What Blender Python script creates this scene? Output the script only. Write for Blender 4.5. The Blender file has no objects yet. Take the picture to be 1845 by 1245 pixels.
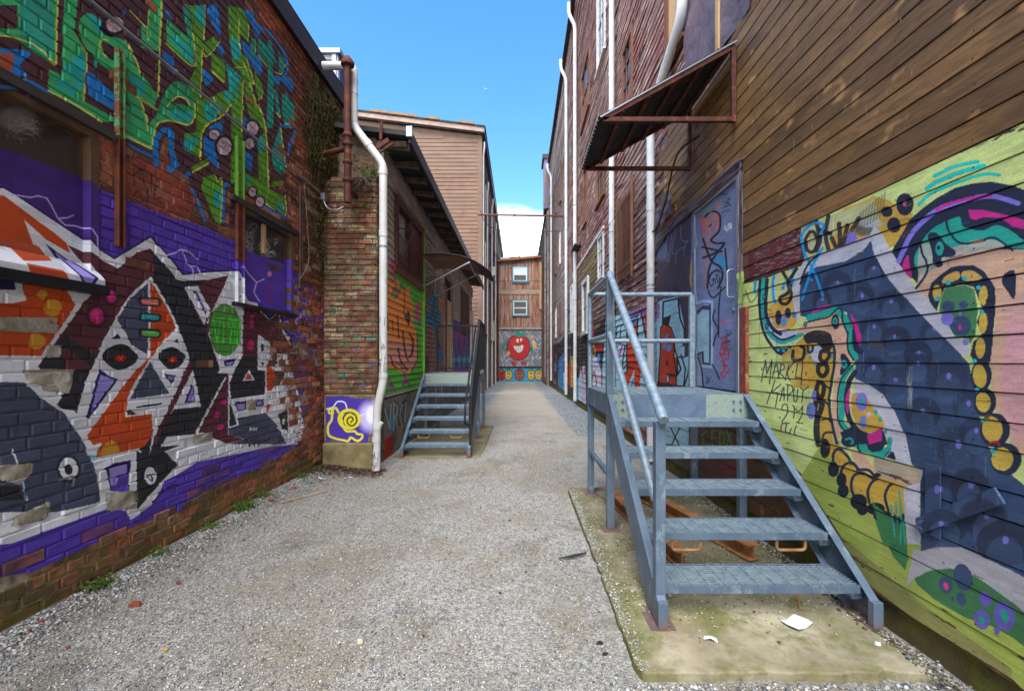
import bpy, math, random
import numpy as np
from mathutils import Vector
R = math.radians
rnd = random.Random(7)
nrnd = np.random.RandomState(11)
scene = bpy.context.scene
C = scene.collection

# ---------------------------------------------------------------- camera, sky, sun, exposure
EYE = 1.5                      # eye height
F, U0, V0 = 800.0, 935.0, 650.0   # focal length and vanishing point in photo pixels (1845 x 1245)
cam_d = bpy.data.cameras.new('camera'); cam = bpy.data.objects.new('camera', cam_d); C.objects.link(cam)
cam.location = (0, 0, EYE); cam.rotation_euler = (R(90), 0, 0)
cam_d.sensor_width = 36.0; cam_d.lens = F/1845*36.0
cam_d.shift_x = (922.5-U0)/1845; cam_d.shift_y = (V0-622.5)/1845
cam_d.clip_start = 0.05; cam_d.clip_end = 3000
scene.camera = cam
SUN_EL, SUN_ROT = R(58), R(188)     # high behind the camera, softened by thin cloud
world = bpy.data.worlds.new('World'); scene.world = world; world.use_nodes = True
nt = world.node_tree; nt.nodes.clear()
sky = nt.nodes.new('ShaderNodeTexSky'); sky.sky_type = 'NISHITA'; sky.sun_disc = False
sky.sun_elevation = SUN_EL; sky.sun_rotation = SUN_ROT; sky.air_density = 1.3; sky.dust_density = 0.3; sky.ozone_density = 2.5
bg = nt.nodes.new('ShaderNodeBackground'); bg.inputs[1].default_value = 0.15
out = nt.nodes.new('ShaderNodeOutputWorld')
tc = nt.nodes.new('ShaderNodeTexCoord'); sep = nt.nodes.new('ShaderNodeSeparateXYZ')
mp = nt.nodes.new('ShaderNodeMapping'); mp.inputs['Scale'].default_value = (1, 1, 3.2); mp.inputs['Location'].default_value = (4.3, 2.1, 1.2)
no = nt.nodes.new('ShaderNodeTexNoise'); no.inputs['Scale'].default_value = 2.6; no.inputs['Detail'].default_value = 7; no.inputs['Roughness'].default_value = .55
nt.links.new(tc.outputs['Generated'], mp.inputs[0]); nt.links.new(mp.outputs[0], no.inputs[0]); nt.links.new(tc.outputs['Generated'], sep.inputs[0])
# clouds: thick bank near the horizon, thinning upwards
mr = nt.nodes.new('ShaderNodeMapRange'); mr.inputs[1].default_value = 0.20; mr.inputs[2].default_value = 0.36; mr.inputs[3].default_value = 0.75; mr.inputs[4].default_value = 0.0
nt.links.new(sep.outputs[2], mr.inputs[0])
nm = nt.nodes.new('ShaderNodeMath'); nm.operation = 'MULTIPLY'; nm.inputs[1].default_value = .62; nt.links.new(no.outputs[0], nm.inputs[0])
ad = nt.nodes.new('ShaderNodeMath'); ad.operation = 'ADD'; nt.links.new(nm.outputs[0], ad.inputs[0]); nt.links.new(mr.outputs[0], ad.inputs[1])
cr = nt.nodes.new('ShaderNodeMapRange'); cr.inputs[1].default_value = 0.46; cr.inputs[2].default_value = 0.86; nt.links.new(ad.outputs[0], cr.inputs[0])
mx = nt.nodes.new('ShaderNodeMix'); mx.data_type = 'RGBA'; nt.links.new(cr.outputs[0], mx.inputs[0])
gm = nt.nodes.new('ShaderNodeHueSaturation'); gm.inputs['Saturation'].default_value = 1.32; gm.inputs['Value'].default_value = 0.66
nt.links.new(sky.outputs[0], gm.inputs['Color']); nt.links.new(gm.outputs[0], mx.inputs[6])
mx.inputs[7].default_value = (13, 13.3, 13.8, 1)
nt.links.new(mx.outputs[2], bg.inputs[0]); nt.links.new(bg.outputs[0], out.inputs[0])
sd = bpy.data.lights.new('sun', 'SUN'); sd.energy = 2.3; sd.angle = R(38); sd.color = (1, .965, .92)
so = bpy.data.objects.new('sun', sd); C.objects.link(so)
_az = SUN_ROT; _d = Vector((math.sin(_az)*math.cos(SUN_EL), math.cos(_az)*math.cos(SUN_EL), math.sin(SUN_EL)))
so.rotation_euler = (-_d).to_track_quat('-Z', 'Y').to_euler(); so.location = (0, -5, 30)
vs = scene.view_settings; vs.view_transform = 'Standard'; vs.look = 'None'; vs.gamma = 1; vs.use_curve_mapping = False
vs.exposure = 1.82

# ---------------------------------------------------------------- helpers
def lin(c):
    return tuple(((x/255)/12.92 if x/255 <= .04045 else (((x/255)+.055)/1.055)**2.4) for x in c)
MATS = {}
def node(t, ty, **k):
    n = t.nodes.new(ty)
    for a, b in k.items(): setattr(n, a, b)
    return n
def new_mat(name, rough=.8, metal=0.0, spec=.3):
    m = bpy.data.materials.new(name); m.use_nodes = True; t = m.node_tree
    b = t.nodes['Principled BSDF']; b.inputs['Roughness'].default_value = rough; b.inputs['Metallic'].default_value = metal
    b.inputs['Specular IOR Level'].default_value = spec
    return m, t, b
def pos(t, scale=(1, 1, 1), loc=(0, 0, 0)):
    g = node(t, 'ShaderNodeNewGeometry'); m = node(t, 'ShaderNodeMapping')
    m.inputs['Scale'].default_value = scale; m.inputs['Location'].default_value = loc
    t.links.new(g.outputs['Position'], m.inputs[0]); return m.outputs[0]
def noise(t, vec, scale, detail=4, rough=.55, dist=0):
    n = node(t, 'ShaderNodeTexNoise'); n.inputs['Scale'].default_value = scale; n.inputs['Detail'].default_value = detail
    n.inputs['Roughness'].default_value = rough; n.inputs['Distortion'].default_value = dist
    t.links.new(vec, n.inputs[0]); return n.outputs[0]
def rng(t, v, a, b, c=0., d=1.):
    n = node(t, 'ShaderNodeMapRange'); n.inputs[1].default_value = a; n.inputs[2].default_value = b
    n.inputs[3].default_value = c; n.inputs[4].default_value = d; t.links.new(v, n.inputs[0]); return n.outputs[0]
def mixc(t, f, a, b, bt='MIX'):
    n = node(t, 'ShaderNodeMix'); n.data_type = 'RGBA'; n.blend_type = bt
    for s, v in ((0, f), (6, a), (7, b)):
        if hasattr(v, 'is_linked') or isinstance(v, bpy.types.NodeSocket): t.links.new(v, n.inputs[s])
        elif s == 0: n.inputs[0].default_value = v
        else: n.inputs[s].default_value = (*lin(v), 1)
    return n.outputs[2]
def mth(t, op, a, b=0.):
    n = node(t, 'ShaderNodeMath'); n.operation = op
    for i, v in enumerate((a, b)):
        if isinstance(v, bpy.types.NodeSocket): t.links.new(v, n.inputs[i])
        else: n.inputs[i].default_value = v
    return n.outputs[0]
def bump(t, b, h, strength=.3, dist=.01):
    n = node(t, 'ShaderNodeBump'); n.inputs['Strength'].default_value = strength; n.inputs['Distance'].default_value = dist
    t.links.new(h, n.inputs['Height']); t.links.new(n.outputs[0], b.inputs['Normal'])
def gmat(name, c1, c2, scale=8, rough=.8, metal=0., bs=.3, bd=.004, stretch=(1, 1, 1), c3=None, s3=3, lo=.35, hi=.65, bscale=60, spec=.3, t3=(.55, .7)):
    """two colours mixed by noise, an optional third colour in patches (rust, moss, dirt)"""
    if name in MATS: return MATS[name]
    m, t, b = new_mat(name, rough, metal, spec)
    v = pos(t, stretch)
    col = mixc(t, rng(t, noise(t, v, scale, 6), lo, hi), c1, c2)
    if c3: col = mixc(t, rng(t, noise(t, pos(t, (1, 1, 1), (3, 5, 7)), s3, 7, .65), *t3), col, c3)
    t.links.new(col, b.inputs['Base Color'])
    if bs: bump(t, b, noise(t, v, bscale, 3), bs, bd)
    MATS[name] = m; return m

WO = {}        # world origin of every object built
def worigin(o): return WO.get(o.name, Vector((0, 0, 0))) if o else Vector((0, 0, 0))
class MB:
    def __init__(s): s.v = []; s.f = []
    def add(s, vs, fs):
        n = len(s.v); s.v += [tuple(p) for p in vs]; s.f += [tuple(i+n for i in f) for f in fs]; return s
    def box(s, a, b):
        x0, x1 = sorted((a[0], b[0])); y0, y1 = sorted((a[1], b[1])); z0, z1 = sorted((a[2], b[2]))
        return s.add([(x0,y0,z0),(x1,y0,z0),(x1,y1,z0),(x0,y1,z0),(x0,y0,z1),(x1,y0,z1),(x1,y1,z1),(x0,y1,z1)],
                     [(0,3,2,1),(4,5,6,7),(0,1,5,4),(1,2,6,5),(2,3,7,6),(3,0,4,7)])
    def beam(s, p, q, w, h, up=(0, 0, 1)):
        """box beam from p to q, w wide, h high"""
        p = Vector(p); q = Vector(q); d = (q-p).normalized(); u = Vector(up)
        if abs(d.dot(u)) > .98: u = Vector((1, 0, 0))
        a = d.cross(u).normalized()*(w/2); c = a.cross(d).normalized()*(h/2)
        vs = [p-a-c, p+a-c, p+a+c, p-a+c, q-a-c, q+a-c, q+a+c, q-a+c]
        return s.add(vs, [(0,1,2,3),(4,7,6,5),(0,4,5,1),(1,5,6,2),(2,6,7,3),(3,7,4,0)])
    def tube(s, pts, r, n=10, cap=True, radii=None):
        P = [Vector(p) for p in pts]; m = len(P); base = len(s.v); ref = None
        for i, p in enumerate(P):
            d = (P[min(i+1, m-1)]-P[max(i-1, 0)]).normalized()
            if ref is None:
                ref = Vector((0, 0, 1)) if abs(d.z) < .9 else Vector((1, 0, 0))
            a = d.cross(ref).normalized(); c = a.cross(d).normalized(); ref = c
            rr = radii[i] if radii else r
            for k in range(n):
                th = 2*math.pi*k/n; s.v.append(tuple(p+a*math.cos(th)*rr+c*math.sin(th)*rr))
        for i in range(m-1):
            for k in range(n):
                k2 = (k+1) % n; s.f.append((base+i*n+k, base+i*n+k2, base+(i+1)*n+k2, base+(i+1)*n+k))
        if cap:
            s.f.append(tuple(base+k for k in reversed(range(n)))); s.f.append(tuple(base+(m-1)*n+k for k in range(n)))
        return s
    def prism(s, poly, a, b):
        """poly: list of 3D points (planar); extruded by vector b-a"""
        d = Vector(b)-Vector(a); n = len(poly); P = [Vector(p) for p in poly]
        s.add(P+[p+d for p in P], [tuple(reversed(range(n))), tuple(range(n, 2*n))]+[(i, (i+1) % n, (i+1) % n+n, i+n) for i in range(n)])
        return s
    def build(s, name, mat, parent=None, bevel=0, smooth=False, kind=None, label=None, recalc=True):
        V = np.array(s.v, dtype=float); lo = V.min(0); hi = V.max(0)
        o0 = Vector(((lo[0]+hi[0])/2, (lo[1]+hi[1])/2, lo[2]))
        me = bpy.data.meshes.new(name); me.from_pydata([tuple(p) for p in (V-np.array(o0))], [], s.f); me.materials.append(mat)
        if smooth:
            me.polygons.foreach_set('use_smooth', [True]*len(me.polygons))
            me.set_sharp_from_angle(angle=R(40))
        if recalc:
            import bmesh
            bm = bmesh.new(); bm.from_mesh(me); bmesh.ops.recalc_face_normals(bm, faces=bm.faces); bm.to_mesh(me); bm.free()
        o = bpy.data.objects.new(name, me); C.objects.link(o)
        if parent: o.parent = parent
        o.location = o0-worigin(parent); WO[o.name] = o0
        if bevel:
            md = o.modifiers.new('b', 'BEVEL'); md.width = bevel; md.segments = 2; md.limit_method = 'ANGLE'
        if kind: o['kind'] = kind
        if label: o['label'] = label
        return o
def tag(o, label, cat, group=None, kind=None):
    if label: o['label'] = label
    if cat: o['category'] = cat
    if group: o['group'] = group
    if kind: o['kind'] = kind
    return o
def thing(name, label, cat, loc, group=None):
    o = bpy.data.objects.new(name, None); C.objects.link(o); o.location = loc; WO[o.name] = Vector(loc)
    o.empty_display_size = .1
    return tag(o, label, cat, group)
def curve_pts(pts, n=6):
    P = [Vector(p) for p in pts]; o = []
    for i in range(len(P)-1):
        a = P[max(i-1, 0)]; b = P[i]; c = P[i+1]; d = P[min(i+2, len(P)-1)]
        for k in range(n):
            t = k/n; o.append(.5*((2*b)+(c-a)*t+(2*a-5*b+4*c-d)*t*t+(3*b-a-3*c+d)*t**3))
    o.append(P[-1]); return o
def gh(x, y):                 # height of the ground sheet
    z = gz(y) if y < 60 else gz(60)
    if -3.2 < x < 3.2 and 0 < y < 42:
        z += .012*math.sin(x*2.3+y*.9)*math.cos(y*1.3-x)+.006*math.sin(x*7+1.3*y)*math.sin(y*5.1)
        edge = max(0, abs(x-.1)-(1.9 if y > 6.3 else 2.3 if x < 0 else 9)); z += min(.05, edge*.12)
        if y > 16: z += .02*max(0, abs(x-.1)-.9)
    return z-.012
def gz(y):                    # the lane falls gently away
    return -0.009*max(0.0, y-5)

# ---------------------------------------------------------------- painter: flat paint on walls, kept in wall coordinates
S3 = 300/1845
CR = {'A1': (20,340,S3), 'A2': (20,540,S3), 'A3': (300,400,S3), 'A4': (300,600,S3), 'A5': (20,740,S3), 'A6': (20,20,S3), 'A7': (300,20,S3), 'A8': (250,200,S3),
      'R1': (1330,400,S3), 'R2': (1330,600,S3), 'R3': (1540,240,S3), 'R4': (1540,440,S3), 'R5': (1540,640,S3), 'R6': (1540,1000,S3), 'R7': (1440,780,S3),
      'C2': (0,400,.3373), 'C3': (0,800,.3573), 'C7': (1420,780,.3735), 'L': (1100,520,240/1494), 'D': (1180,320,165/1027), 'M': (970,540,140/726),
      'N': (680,480,220/1191), 'O': (580,680,200/1245), 'E': (890,440,100/479), 'P': (0,0,1)}
def px(*a):
    """px('A1','x y x y ...','P','...') -> list of photo pixel points"""
    o = []
    for i in range(0, len(a), 2):
        ox, oy, s = CR[a[i]]; q = [float(x) for x in a[i+1].replace(',', ' ').split()]
        o += [(ox+q[k]*s, oy+q[k+1]*s) for k in range(0, len(q), 2)]
    return o
def cat2(pts, n=5, closed=False):
    m = len(pts); o = []
    g = (lambda i: pts[i % m]) if closed else (lambda i: pts[min(max(i, 0), m-1)])
    for i in range(m if closed else m-1):
        a, b, c, d = g(i-1), g(i), g(i+1), g(i+2)
        for k in range(n):
            t = k/n
            o.append(tuple(.5*((2*b[j])+(c[j]-a[j])*t+(2*a[j]-5*b[j]+4*c[j]-d[j])*t*t+(3*b[j]-a[j]-3*c[j]+d[j])*t**3) for j in (0, 1)))
    if not closed: o.append(pts[-1])
    return o
class Paint:
    def __init__(s, name, plane, D, a0, a1, z0, z1, res):
        s.name, s.plane, s.D, s.a0, s.a1, s.z0, s.z1, s.res = name, plane, D, a0, a1, z0, z1, res
        s.W = int((a1-a0)*res); s.H = int((z1-z0)*res)
        s.a = a0+(np.arange(s.W)+.5)/res; s.z = z0+(np.arange(s.H)+.5)/res
        dist = s.a if plane == 'x' else np.full(s.W, D)
        s.dist = dist
        s.U = U0+(D if plane == 'x' else s.a)*F/dist
        s.img = np.zeros((s.H, s.W, 4), np.float32)
    def win(s, u0, u1, v0, v1):
        ii = np.nonzero((s.U >= u0) & (s.U <= u1))[0]
        if len(ii) == 0: return None
        i0, i1 = ii[0], ii[-1]+1; d = s.dist[[i0, i1-1]]
        zs = [EYE+(V0-v)*k/F for v in (v0, v1) for k in d]
        j0 = max(0, int((min(zs)-s.z0)*s.res)-1); j1 = min(s.H, int((max(zs)-s.z0)*s.res)+2)
        if j1 <= j0: return None
        U = np.broadcast_to(s.U[i0:i1], (j1-j0, i1-i0)); V = V0-(s.z[j0:j1, None]-EYE)*F/s.dist[None, i0:i1]
        return i0, i1, j0, j1, U, V
    def put(s, w, mask, col, op):
        i0, i1, j0, j1, _, _ = w; t = s.img[j0:j1, i0:i1]
        k = (mask*op)[..., None].astype(np.float32)
        if col is None: t[..., 3:] *= (1-k)
        else:
            c = np.array([*[x/255 for x in col], 1], np.float32)
            na = t[..., 3:]*(1-k)+k
            t[..., :3] = np.where(na > 0, (t[..., :3]*t[..., 3:]*(1-k)+c[:3]*k)/np.maximum(na, 1e-5), t[..., :3]); t[..., 3:] = na
    def poly(s, pts, col, op=1., sm=False):
        if sm: pts = cat2(pts, 5, True)
        P = np.array(pts); w = s.win(P[:, 0].min(), P[:, 0].max(), P[:, 1].min(), P[:, 1].max())
        if w is None: return
        U, V = w[4], w[5]; ins = np.zeros(U.shape, bool); n = len(P)
        for i in range(n):
            x0, y0 = P[i]; x1, y1 = P[(i+1) % n]
            if y0 == y1: continue
            ins ^= ((V >= min(y0, y1)) & (V < max(y0, y1))) & (U < x0+(V-y0)*(x1-x0)/(y1-y0))
        s.put(w, ins, col, op)
    def ell(s, c, cx, cy, rx, ry, col, op=1., rot=0, soft=0.):
        ox, oy, k = CR[c]; cx = ox+cx*k; cy = oy+cy*k; rx *= k; ry *= k; m = max(rx, ry)*(1.05+soft)
        w = s.win(cx-m, cx+m, cy-m, cy+m)
        if w is None: return
        du = w[4]-cx; dv = w[5]-cy; ca, sa = math.cos(rot), math.sin(rot)
        q = ((du*ca+dv*sa)/rx)**2+((-du*sa+dv*ca)/ry)**2
        s.put(w, (q < 1).astype(float) if not soft else np.clip((1+soft-q)/(soft*1.5), 0, 1), col, op)
    def stroke(s, pts, wd, col, op=1., sm=True, soft=False):
        if sm and len(pts) > 2: pts = cat2(pts, 4)
        P = np.array(pts); w = s.win(P[:, 0].min()-wd, P[:, 0].max()+wd, P[:, 1].min()-wd, P[:, 1].max()+wd)
        if w is None: return
        U, V = w[4], w[5]; best = np.full(U.shape, 1e9, np.float32)
        for i in range(len(P)-1):
            x0, y0 = P[i]; dx, dy = P[i+1]-P[i]; L = dx*dx+dy*dy+1e-9
            t = np.clip(((U-x0)*dx+(V-y0)*dy)/L, 0, 1); best = np.minimum(best, (U-x0-t*dx)**2+(V-y0-t*dy)**2)
        h = wd/2
        s.put(w, (best < h*h) if not soft else np.clip(1-np.sqrt(best)/h, 0, 1), col, op)
    def scrib(s, c, cx, cy, rx, ry, col, wd=1.2, n=9, seed=1, op=.9):
        r = random.Random(seed); ox, oy, k = CR[c]
        s.stroke([(ox+(cx+r.uniform(-rx, rx))*k, oy+(cy+r.uniform(-ry, ry))*k) for _ in range(n)], wd, col, op)
    def text(s, c, glyphs, wd, col):
        for g in glyphs: s.stroke(px(c, g), wd, col, sm=False)
    def image(s):
        if getattr(s, 'im', None): return s.im
        im = bpy.data.images.new(s.name, s.W, s.H, alpha=True); im.alpha_mode = 'CHANNEL_PACKED'
        im.pixels.foreach_set(np.clip(s.img, 0, 1).ravel()); im.update(); im.pack(); s.im = im
        return im
    def node(s, t):
        g = node(t, 'ShaderNodeNewGeometry'); se = node(t, 'ShaderNodeSeparateXYZ'); t.links.new(g.outputs['Position'], se.inputs[0])
        co = node(t, 'ShaderNodeCombineXYZ')
        t.links.new(rng(t, se.outputs[1 if s.plane == 'x' else 0], s.a0, s.a0+s.W/s.res), co.inputs[0])
        t.links.new(rng(t, se.outputs[2], s.z0, s.z0+s.H/s.res), co.inputs[1])
        im = node(t, 'ShaderNodeTexImage'); im.image = s.image(); im.extension = 'CLIP'; t.links.new(co.outputs[0], im.inputs[0])
        # outside the painted rectangle nothing is painted
        ins = mth(t, 'MULTIPLY', mth(t, 'GREATER_THAN', se.outputs[1 if s.plane == 'x' else 0], s.a0+.01), mth(t, 'LESS_THAN', se.outputs[1 if s.plane == 'x' else 0], s.a1-.02))
        ins = mth(t, 'MULTIPLY', ins, mth(t, 'LESS_THAN', se.outputs[2], s.z1-.02))
        return im.outputs[0], mth(t, 'MULTIPLY', im.outputs[1], ins), se
# ---------------------------------------------------------------- wall positions
XA, XB, XC, XR = -2.78, -2.04, -1.85, 2.05
BH = .0735      # brick course
PU=(82,56,166); PD=(62,36,112); WH=(212,214,220); OR=(184,70,24); MA=(84,40,50); BK=(38,38,44); SL=(68,72,94); LI=(150,136,208); NV=(34,22,84); PK=(188,28,112)
MU=(200,146,42); TE=(40,165,172); GR=(76,136,58); NG=(62,205,50); PL=(158,153,140)
UG=(58,172,108); UT=(32,172,164); UO=(88,148,38); UM=(78,46,52); UB=(26,120,196); UY=(206,212,92); UP=(190,162,172)
def brick_rows():
    """brick layout of the left wall: list of rows; every brick (y0, y1, z0, z1)"""
    r = random.Random(3); rows = []
    for k in range(78):
        z0 = k*BH-.03; head = (k % 6 == 3); L = .112 if head else .221
        y = -.6+(.11 if k % 2 else 0)+r.uniform(-.02, .02); row = []
        while y < 6.99:
            l = L+r.uniform(-.006, .006); row.append((y, min(y+l-.011, 7.0), z0, z0+BH-.0105+r.uniform(-.0015, .0015))); y += l
        rows.append(row)
    return rows
ROWS = brick_rows()
HOLES = [px('A2', '-200 190 520 200 520 375 -200 345'), px('A2', '130 775 715 770 690 900 640 1040 360 1010 345 930 200 930'), px('A2','400 495 570 510 540 640 400 640'),
         px('A5','-200 610 250 575 240 690 100 820 -200 740'), px('A5','60 1165 430 1000 450 1100 370 1220 0 1280'), px('A4','310 1130 520 1090 520 1190 300 1220'),
         px('A4','890 740 1005 730 1005 850 890 850'), px('A5','1060 910 1400 880 1400 1080 1060 1110')]
def inpoly(p, P):
    ins = False; n = len(P)
    for i in range(n):
        (x0, y0), (x1, y1) = P[i], P[(i+1) % n]
        if (y0 > p[1]) != (y1 > p[1]) and p[0] < x0+(p[1]-y0)*(x1-x0)/(y1-y0): ins = not ins
    return ins
def uvA(y, z, X=-2.78): return (U0+X*F/y, V0-(z-EYE)*F/y)
def erosion(y, z):
    e = max(0., min(1., (y-5.0-.25*math.sin(z*3.1))/1.0))
    if z > 3.1: e = max(e*.5, max(0, (y-5.9)*2.0))
    return e

PA = Paint('left_mural', 'x', XA, 1.75, 7.0, 0.0, 5.76, 280)
def paint_A():
    px = lambda *a: [(u-240, v) if u < 15 else (u, v) for u, v in globals()['px'](*a)]     # shapes run on past the picture's edge
    p = PA; q = p.poly; st = p.stroke
    # ---- lower mural ground
    q(px('P','-60 300 177 340 218 356 320 394 372 410 412 432 437 430 527 470 560 520 588 560 588 640 560 690 540 800 480 838 400 870 300 925 200 965 60 1030 -60 1085'), PU)
    q(px('P','-60 275 22 268 155 318 178 345 178 400 150 520 -60 520'), PD)
    q(px('P','-60 120 22 180 155 252 155 318 22 268 -60 240'), (58,50,46))
    for k in range(9): p.scrib('P', 50+rnd.random()*30, 225+rnd.random()*20, 25, 18, (120,118,110), 1.2, 6, k)
    p.ell('P', 45, 215, 30, 20, (120,120,118), .6, soft=.6); p.ell('P', 110, 240, 22, 14, (34,30,30), .7, soft=.6)
    for k in range(14):
        yy = 1.9+rnd.random()*3.5; zz = rnd.uniform(.3, .6); u, v = uvA(yy, zz); st([(u-9, v+3), (u+9, v-3)], 7, (45,100,110), .55, soft=True)
    # ---- outer outline and white body
    O = px('A1','-300 -160 10 0 130 70 870 570 940 650 1150 785 1550 545','A3','0 365 180 590 450 560 790 545 810 570 945 860 1005 905 1020 950 1140 1080 1240 1000 1255 1010 1285 1180 1310 1228','A4','1365 50 1380 150 1440 205 1450 320 1390 420')
    st(O, 6, NV, sm=False)
    q(O+px('P','540 720 548 770 540 800 493 804 357 832 297 868 275 911 238 943 229 921 200 914 43 971 22 979 -60 1005'), WH)
    # ---- left side
    q(px('A1','-300 -120 13 80 340 330 560 490 690 600 740 720 480 570 230 345 330 620 390 640 450 720 455 800 80 800 30 650 0 600 -300 500'), OR)
    q(px('A1','0 570 380 640 450 720 455 745 30 640 -300 560 -300 500'), (176,80,52))
    q(px('A1','80 820 500 905 560 1020 620 1130 690 1230','A2','715 60 690 110 520 360 440 480 390 540 340 620 -300 620 -300 60 15 40 170 10','A1','165 1180 120 960'), OR)
    q(px('A1','-300 850 15 940 55 1120 -300 1120'), NV)
    p.ell('A2',470,90,100,95,MU); p.ell('A2',290,462,97,88,MU); p.ell('A1',355,1175,56,52,MU)
    q(px('A1','460 605 680 770 790 870 895 985 760 1165 590 790'), NV); q(px('A1','565 695 670 780 760 870 850 985 765 1110 620 800'), LI)
    # ---- maroon and black bands
    q(px('A1','700 620 880 705 1060 820 1180 885 1220 865 1400 710 1550 665 1845 1010','P','330 520 400 620 300 800 150 760 135 740','A2','750 1225 300 740 380 640 490 480 830 10','A1','850 1230 1000 1015 870 830'), MA)
    q(px('A3','350 715 430 650 700 590 500 1000 420 1180'), MA)
    q(px('A3','430 1230 500 990 520 1000 470 1230'), MA)
    q(px('P','273 449 300 480 321 505 333 517 350 556 367 586 378 610 390 640 399 668 407 681 380 730 354 780 330 800 300 812 262 832 250 800 240 700 280 480'), BK)
    q(px('A3','120 640 200 655 450 640 350 712 200 722'), BK)
    q(px('A2','500 480 620 400 940 620 890 750 720 600'), BK); q(px('A2','310 750 380 640 590 640 600 770'), BK)
    q(px('A2','690 770 890 770 780 1130 740 1230 480 1200 620 1000 640 900'), BK)
    for c, cx, cy, rx, ry in (('C2',598,398,28,33),('C2',520,502,38,44)):
        p.ell(c,cx,cy,rx*1.35,ry*1.35,BK,.8,soft=.5); p.ell(c,cx,cy,rx,ry,PK); p.ell(c,cx-4,cy-5,rx*.5,ry*.5,(225,90,170),.6,soft=.6)
    # ---- slate arc
    arc = px('A2','-300 870 100 900 200 940 330 1060 450 1150 590 1230','A5','640 60 760 250 860 410 950 650 1000 850 1020 1000')
    q(arc+px('A5','700 1090 400 1215 -300 1330'), SL); st(arc, 5, WH)
    q(px('A5','-300 820 100 830 135 985 -300 1080'), BK); st(px('A5','20 430 70 575'), 4, WH); st(px('A5','130 770 180 985'), 4, (170,200,220))
    p.ell('A5',645,645,132,152,BK); p.ell('A5',645,640,103,122,WH); p.ell('A5',645,650,44,58,BK)
    st(px('A5','540 770 620 745 700 730 690 830'), 4, (120,140,140))
    q(px('A5','0 1120 520 1120 1115 985 1130 1070 700 1190 400 1240 -60 1400 -60 1180'), WH)
    q(px('A5','-60 980 120 1020 1020 1000 700 1090 410 1210 120 1120'), SL, 0)
    # ---- orange block, drips
    q(px('A5','835 270 920 150 1070 0 1290 0 1275 60 1565 25 1565 280 1480 400 1250 455 960 520 870 330'), OR)
    p.ell('A5',1055,240,60,76,MU); p.ell('A5',1190,255,33,40,MU); q(px('A5','1010 500 1030 400 1100 330 1170 350 1210 440 1200 455'), MU, sm=True)
    p.ell('A5',918,440,60,85,TE,.9,soft=.5)
    q(px('A5','1045 630 1150 580 1335 545 1300 910 1110 870'), NV); q(px('A5','1085 640 1290 590 1290 800 1110 830'), LI); q(px('A5','1185 720 1300 690 1295 905 1110 885 1120 830 1180 820'), (86,66,170))
    q(px('A5','1115 985 1190 950 1190 1050 1120 1078'), LI); q(px('A5','1105 985 1130 985 1130 1078 1110 1078'), NV)
    q(px('A5','1395 440 1500 485 1560 380 1740 470 1845 600 1640 820 1400 1095 1395 760'), BK); p.ell('A5',1550,720,66,98,WH)
    st(px('A5','1510 715 1600 700'), 2.4, (20,70,80)); st(px('A5','1568 705 1572 780'), 2.4, (20,70,80)); st(px('A5','1520 730 1545 770'), 2, (20,70,80))
    q(px('A5','1560 1050 1845 820 1900 900 1900 1100 1380 1230 1300 1230'), PU); st(px('A5','1580 1010 1740 850 1845 815'), 3, NV)
    # ---- face
    q(px('C2','805 300 700 400 620 520 540 680 460 850 400 1070 450 1150 470 1245 520 1245 600 1040 700 1000 820 1110 800 1245 830 1180 870 1090 930 1000 1075 985 1040 830 1000 680 950 560 880 420'), WH)
    q(px('C2','797 322 700 410 625 522 672 590 700 650 785 705 795 705'), SL)
    q(px('C2','808 320 880 430 945 565 870 640 815 720 805 715'), OR)
    q(px('C2','810 715 720 800 600 960 465 1140 500 1190 820 1110 812 1020 680 1040 690 960 680 945 720 860 800 740'), OR)
    q(px('C2','800 740 905 915 690 948'), SL)
    st(px('C2','800 740 690 948 672 1038 812 1020'), 3, WH, sm=False)
    q(px('C2','1015 735 1030 790 975 900 880 1090 800 1245 850 1090 900 1000'), MA)
    q(px('C2','547 715 590 670 640 652 690 665 742 722 700 770 640 790 590 770'), BK, sm=True); p.ell('C2',648,728,30,17,(205,30,18)); p.ell('C2',650,731,6,6,(240,190,90))
    q(px('C2','847 715 880 680 920 668 960 685 992 718 965 765 920 788 880 765'), BK, sm=True); p.ell('C2',925,735,24,15,(205,30,18)); p.ell('C2',926,737,5,6,(240,190,90))
    st(px('C2','797 320 797 700'), 3, WH); st(px('C2','792 330 792 500'), 1.2, (40,70,150)); st(px('C2','805 300 880 420 950 565'), 4, WH); st(px('C2','805 300 700 400 622 520 540 680'), 4, WH)
    for cy, col in ((427,(212,112,108)),(510,(32,158,168)),(595,(84,168,78))):
        st(px('C2','765 %d 840 %d' % (cy-2, cy+2)), 17, BK, .85); st(px('C2','772 %d 838 %d' % (cy-2, cy+2)), 9.5, col); st(px('C2','790 %d 825 %d' % (cy-5, cy-3)), 3, tuple(min(255,k+50) for k in col), .6)
    q(px('C2','628 595 650 624 604 624'), NV); q(px('C2','945 622 960 645 934 643'), NV)
    q(px('C2','540 785 580 820 635 840 560 940 480 1050 465 1040 500 920 520 830'), NV); q(px('C2','540 815 620 845 550 930 490 1020 512 920'), LI)
    q(px('C2','875 810 940 820 920 868'), NV); q(px('C2','893 822 932 826 918 852'), LI)
    q(px('C2','1030 850 1043 962 985 966 1010 900'), NV); q(px('C2','1028 880 1036 955 1000 958'), LI); q(px('C2','728 985 865 965 865 975 728 993'), NV)
    # ---- parallelogram and the right figure
    q(px('A3','200 720 345 710 490 975 480 1020 415 1140'), WH); q(px('A3','305 765 335 765 445 1000 430 1025'), NV); st(px('A3','328 790 432 985'), 1.6, LI)
    q(px('A4','560 440 690 450 690 1125 860 1180 660 1225 400 1100 350 1105 655 500'), MA)
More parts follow.
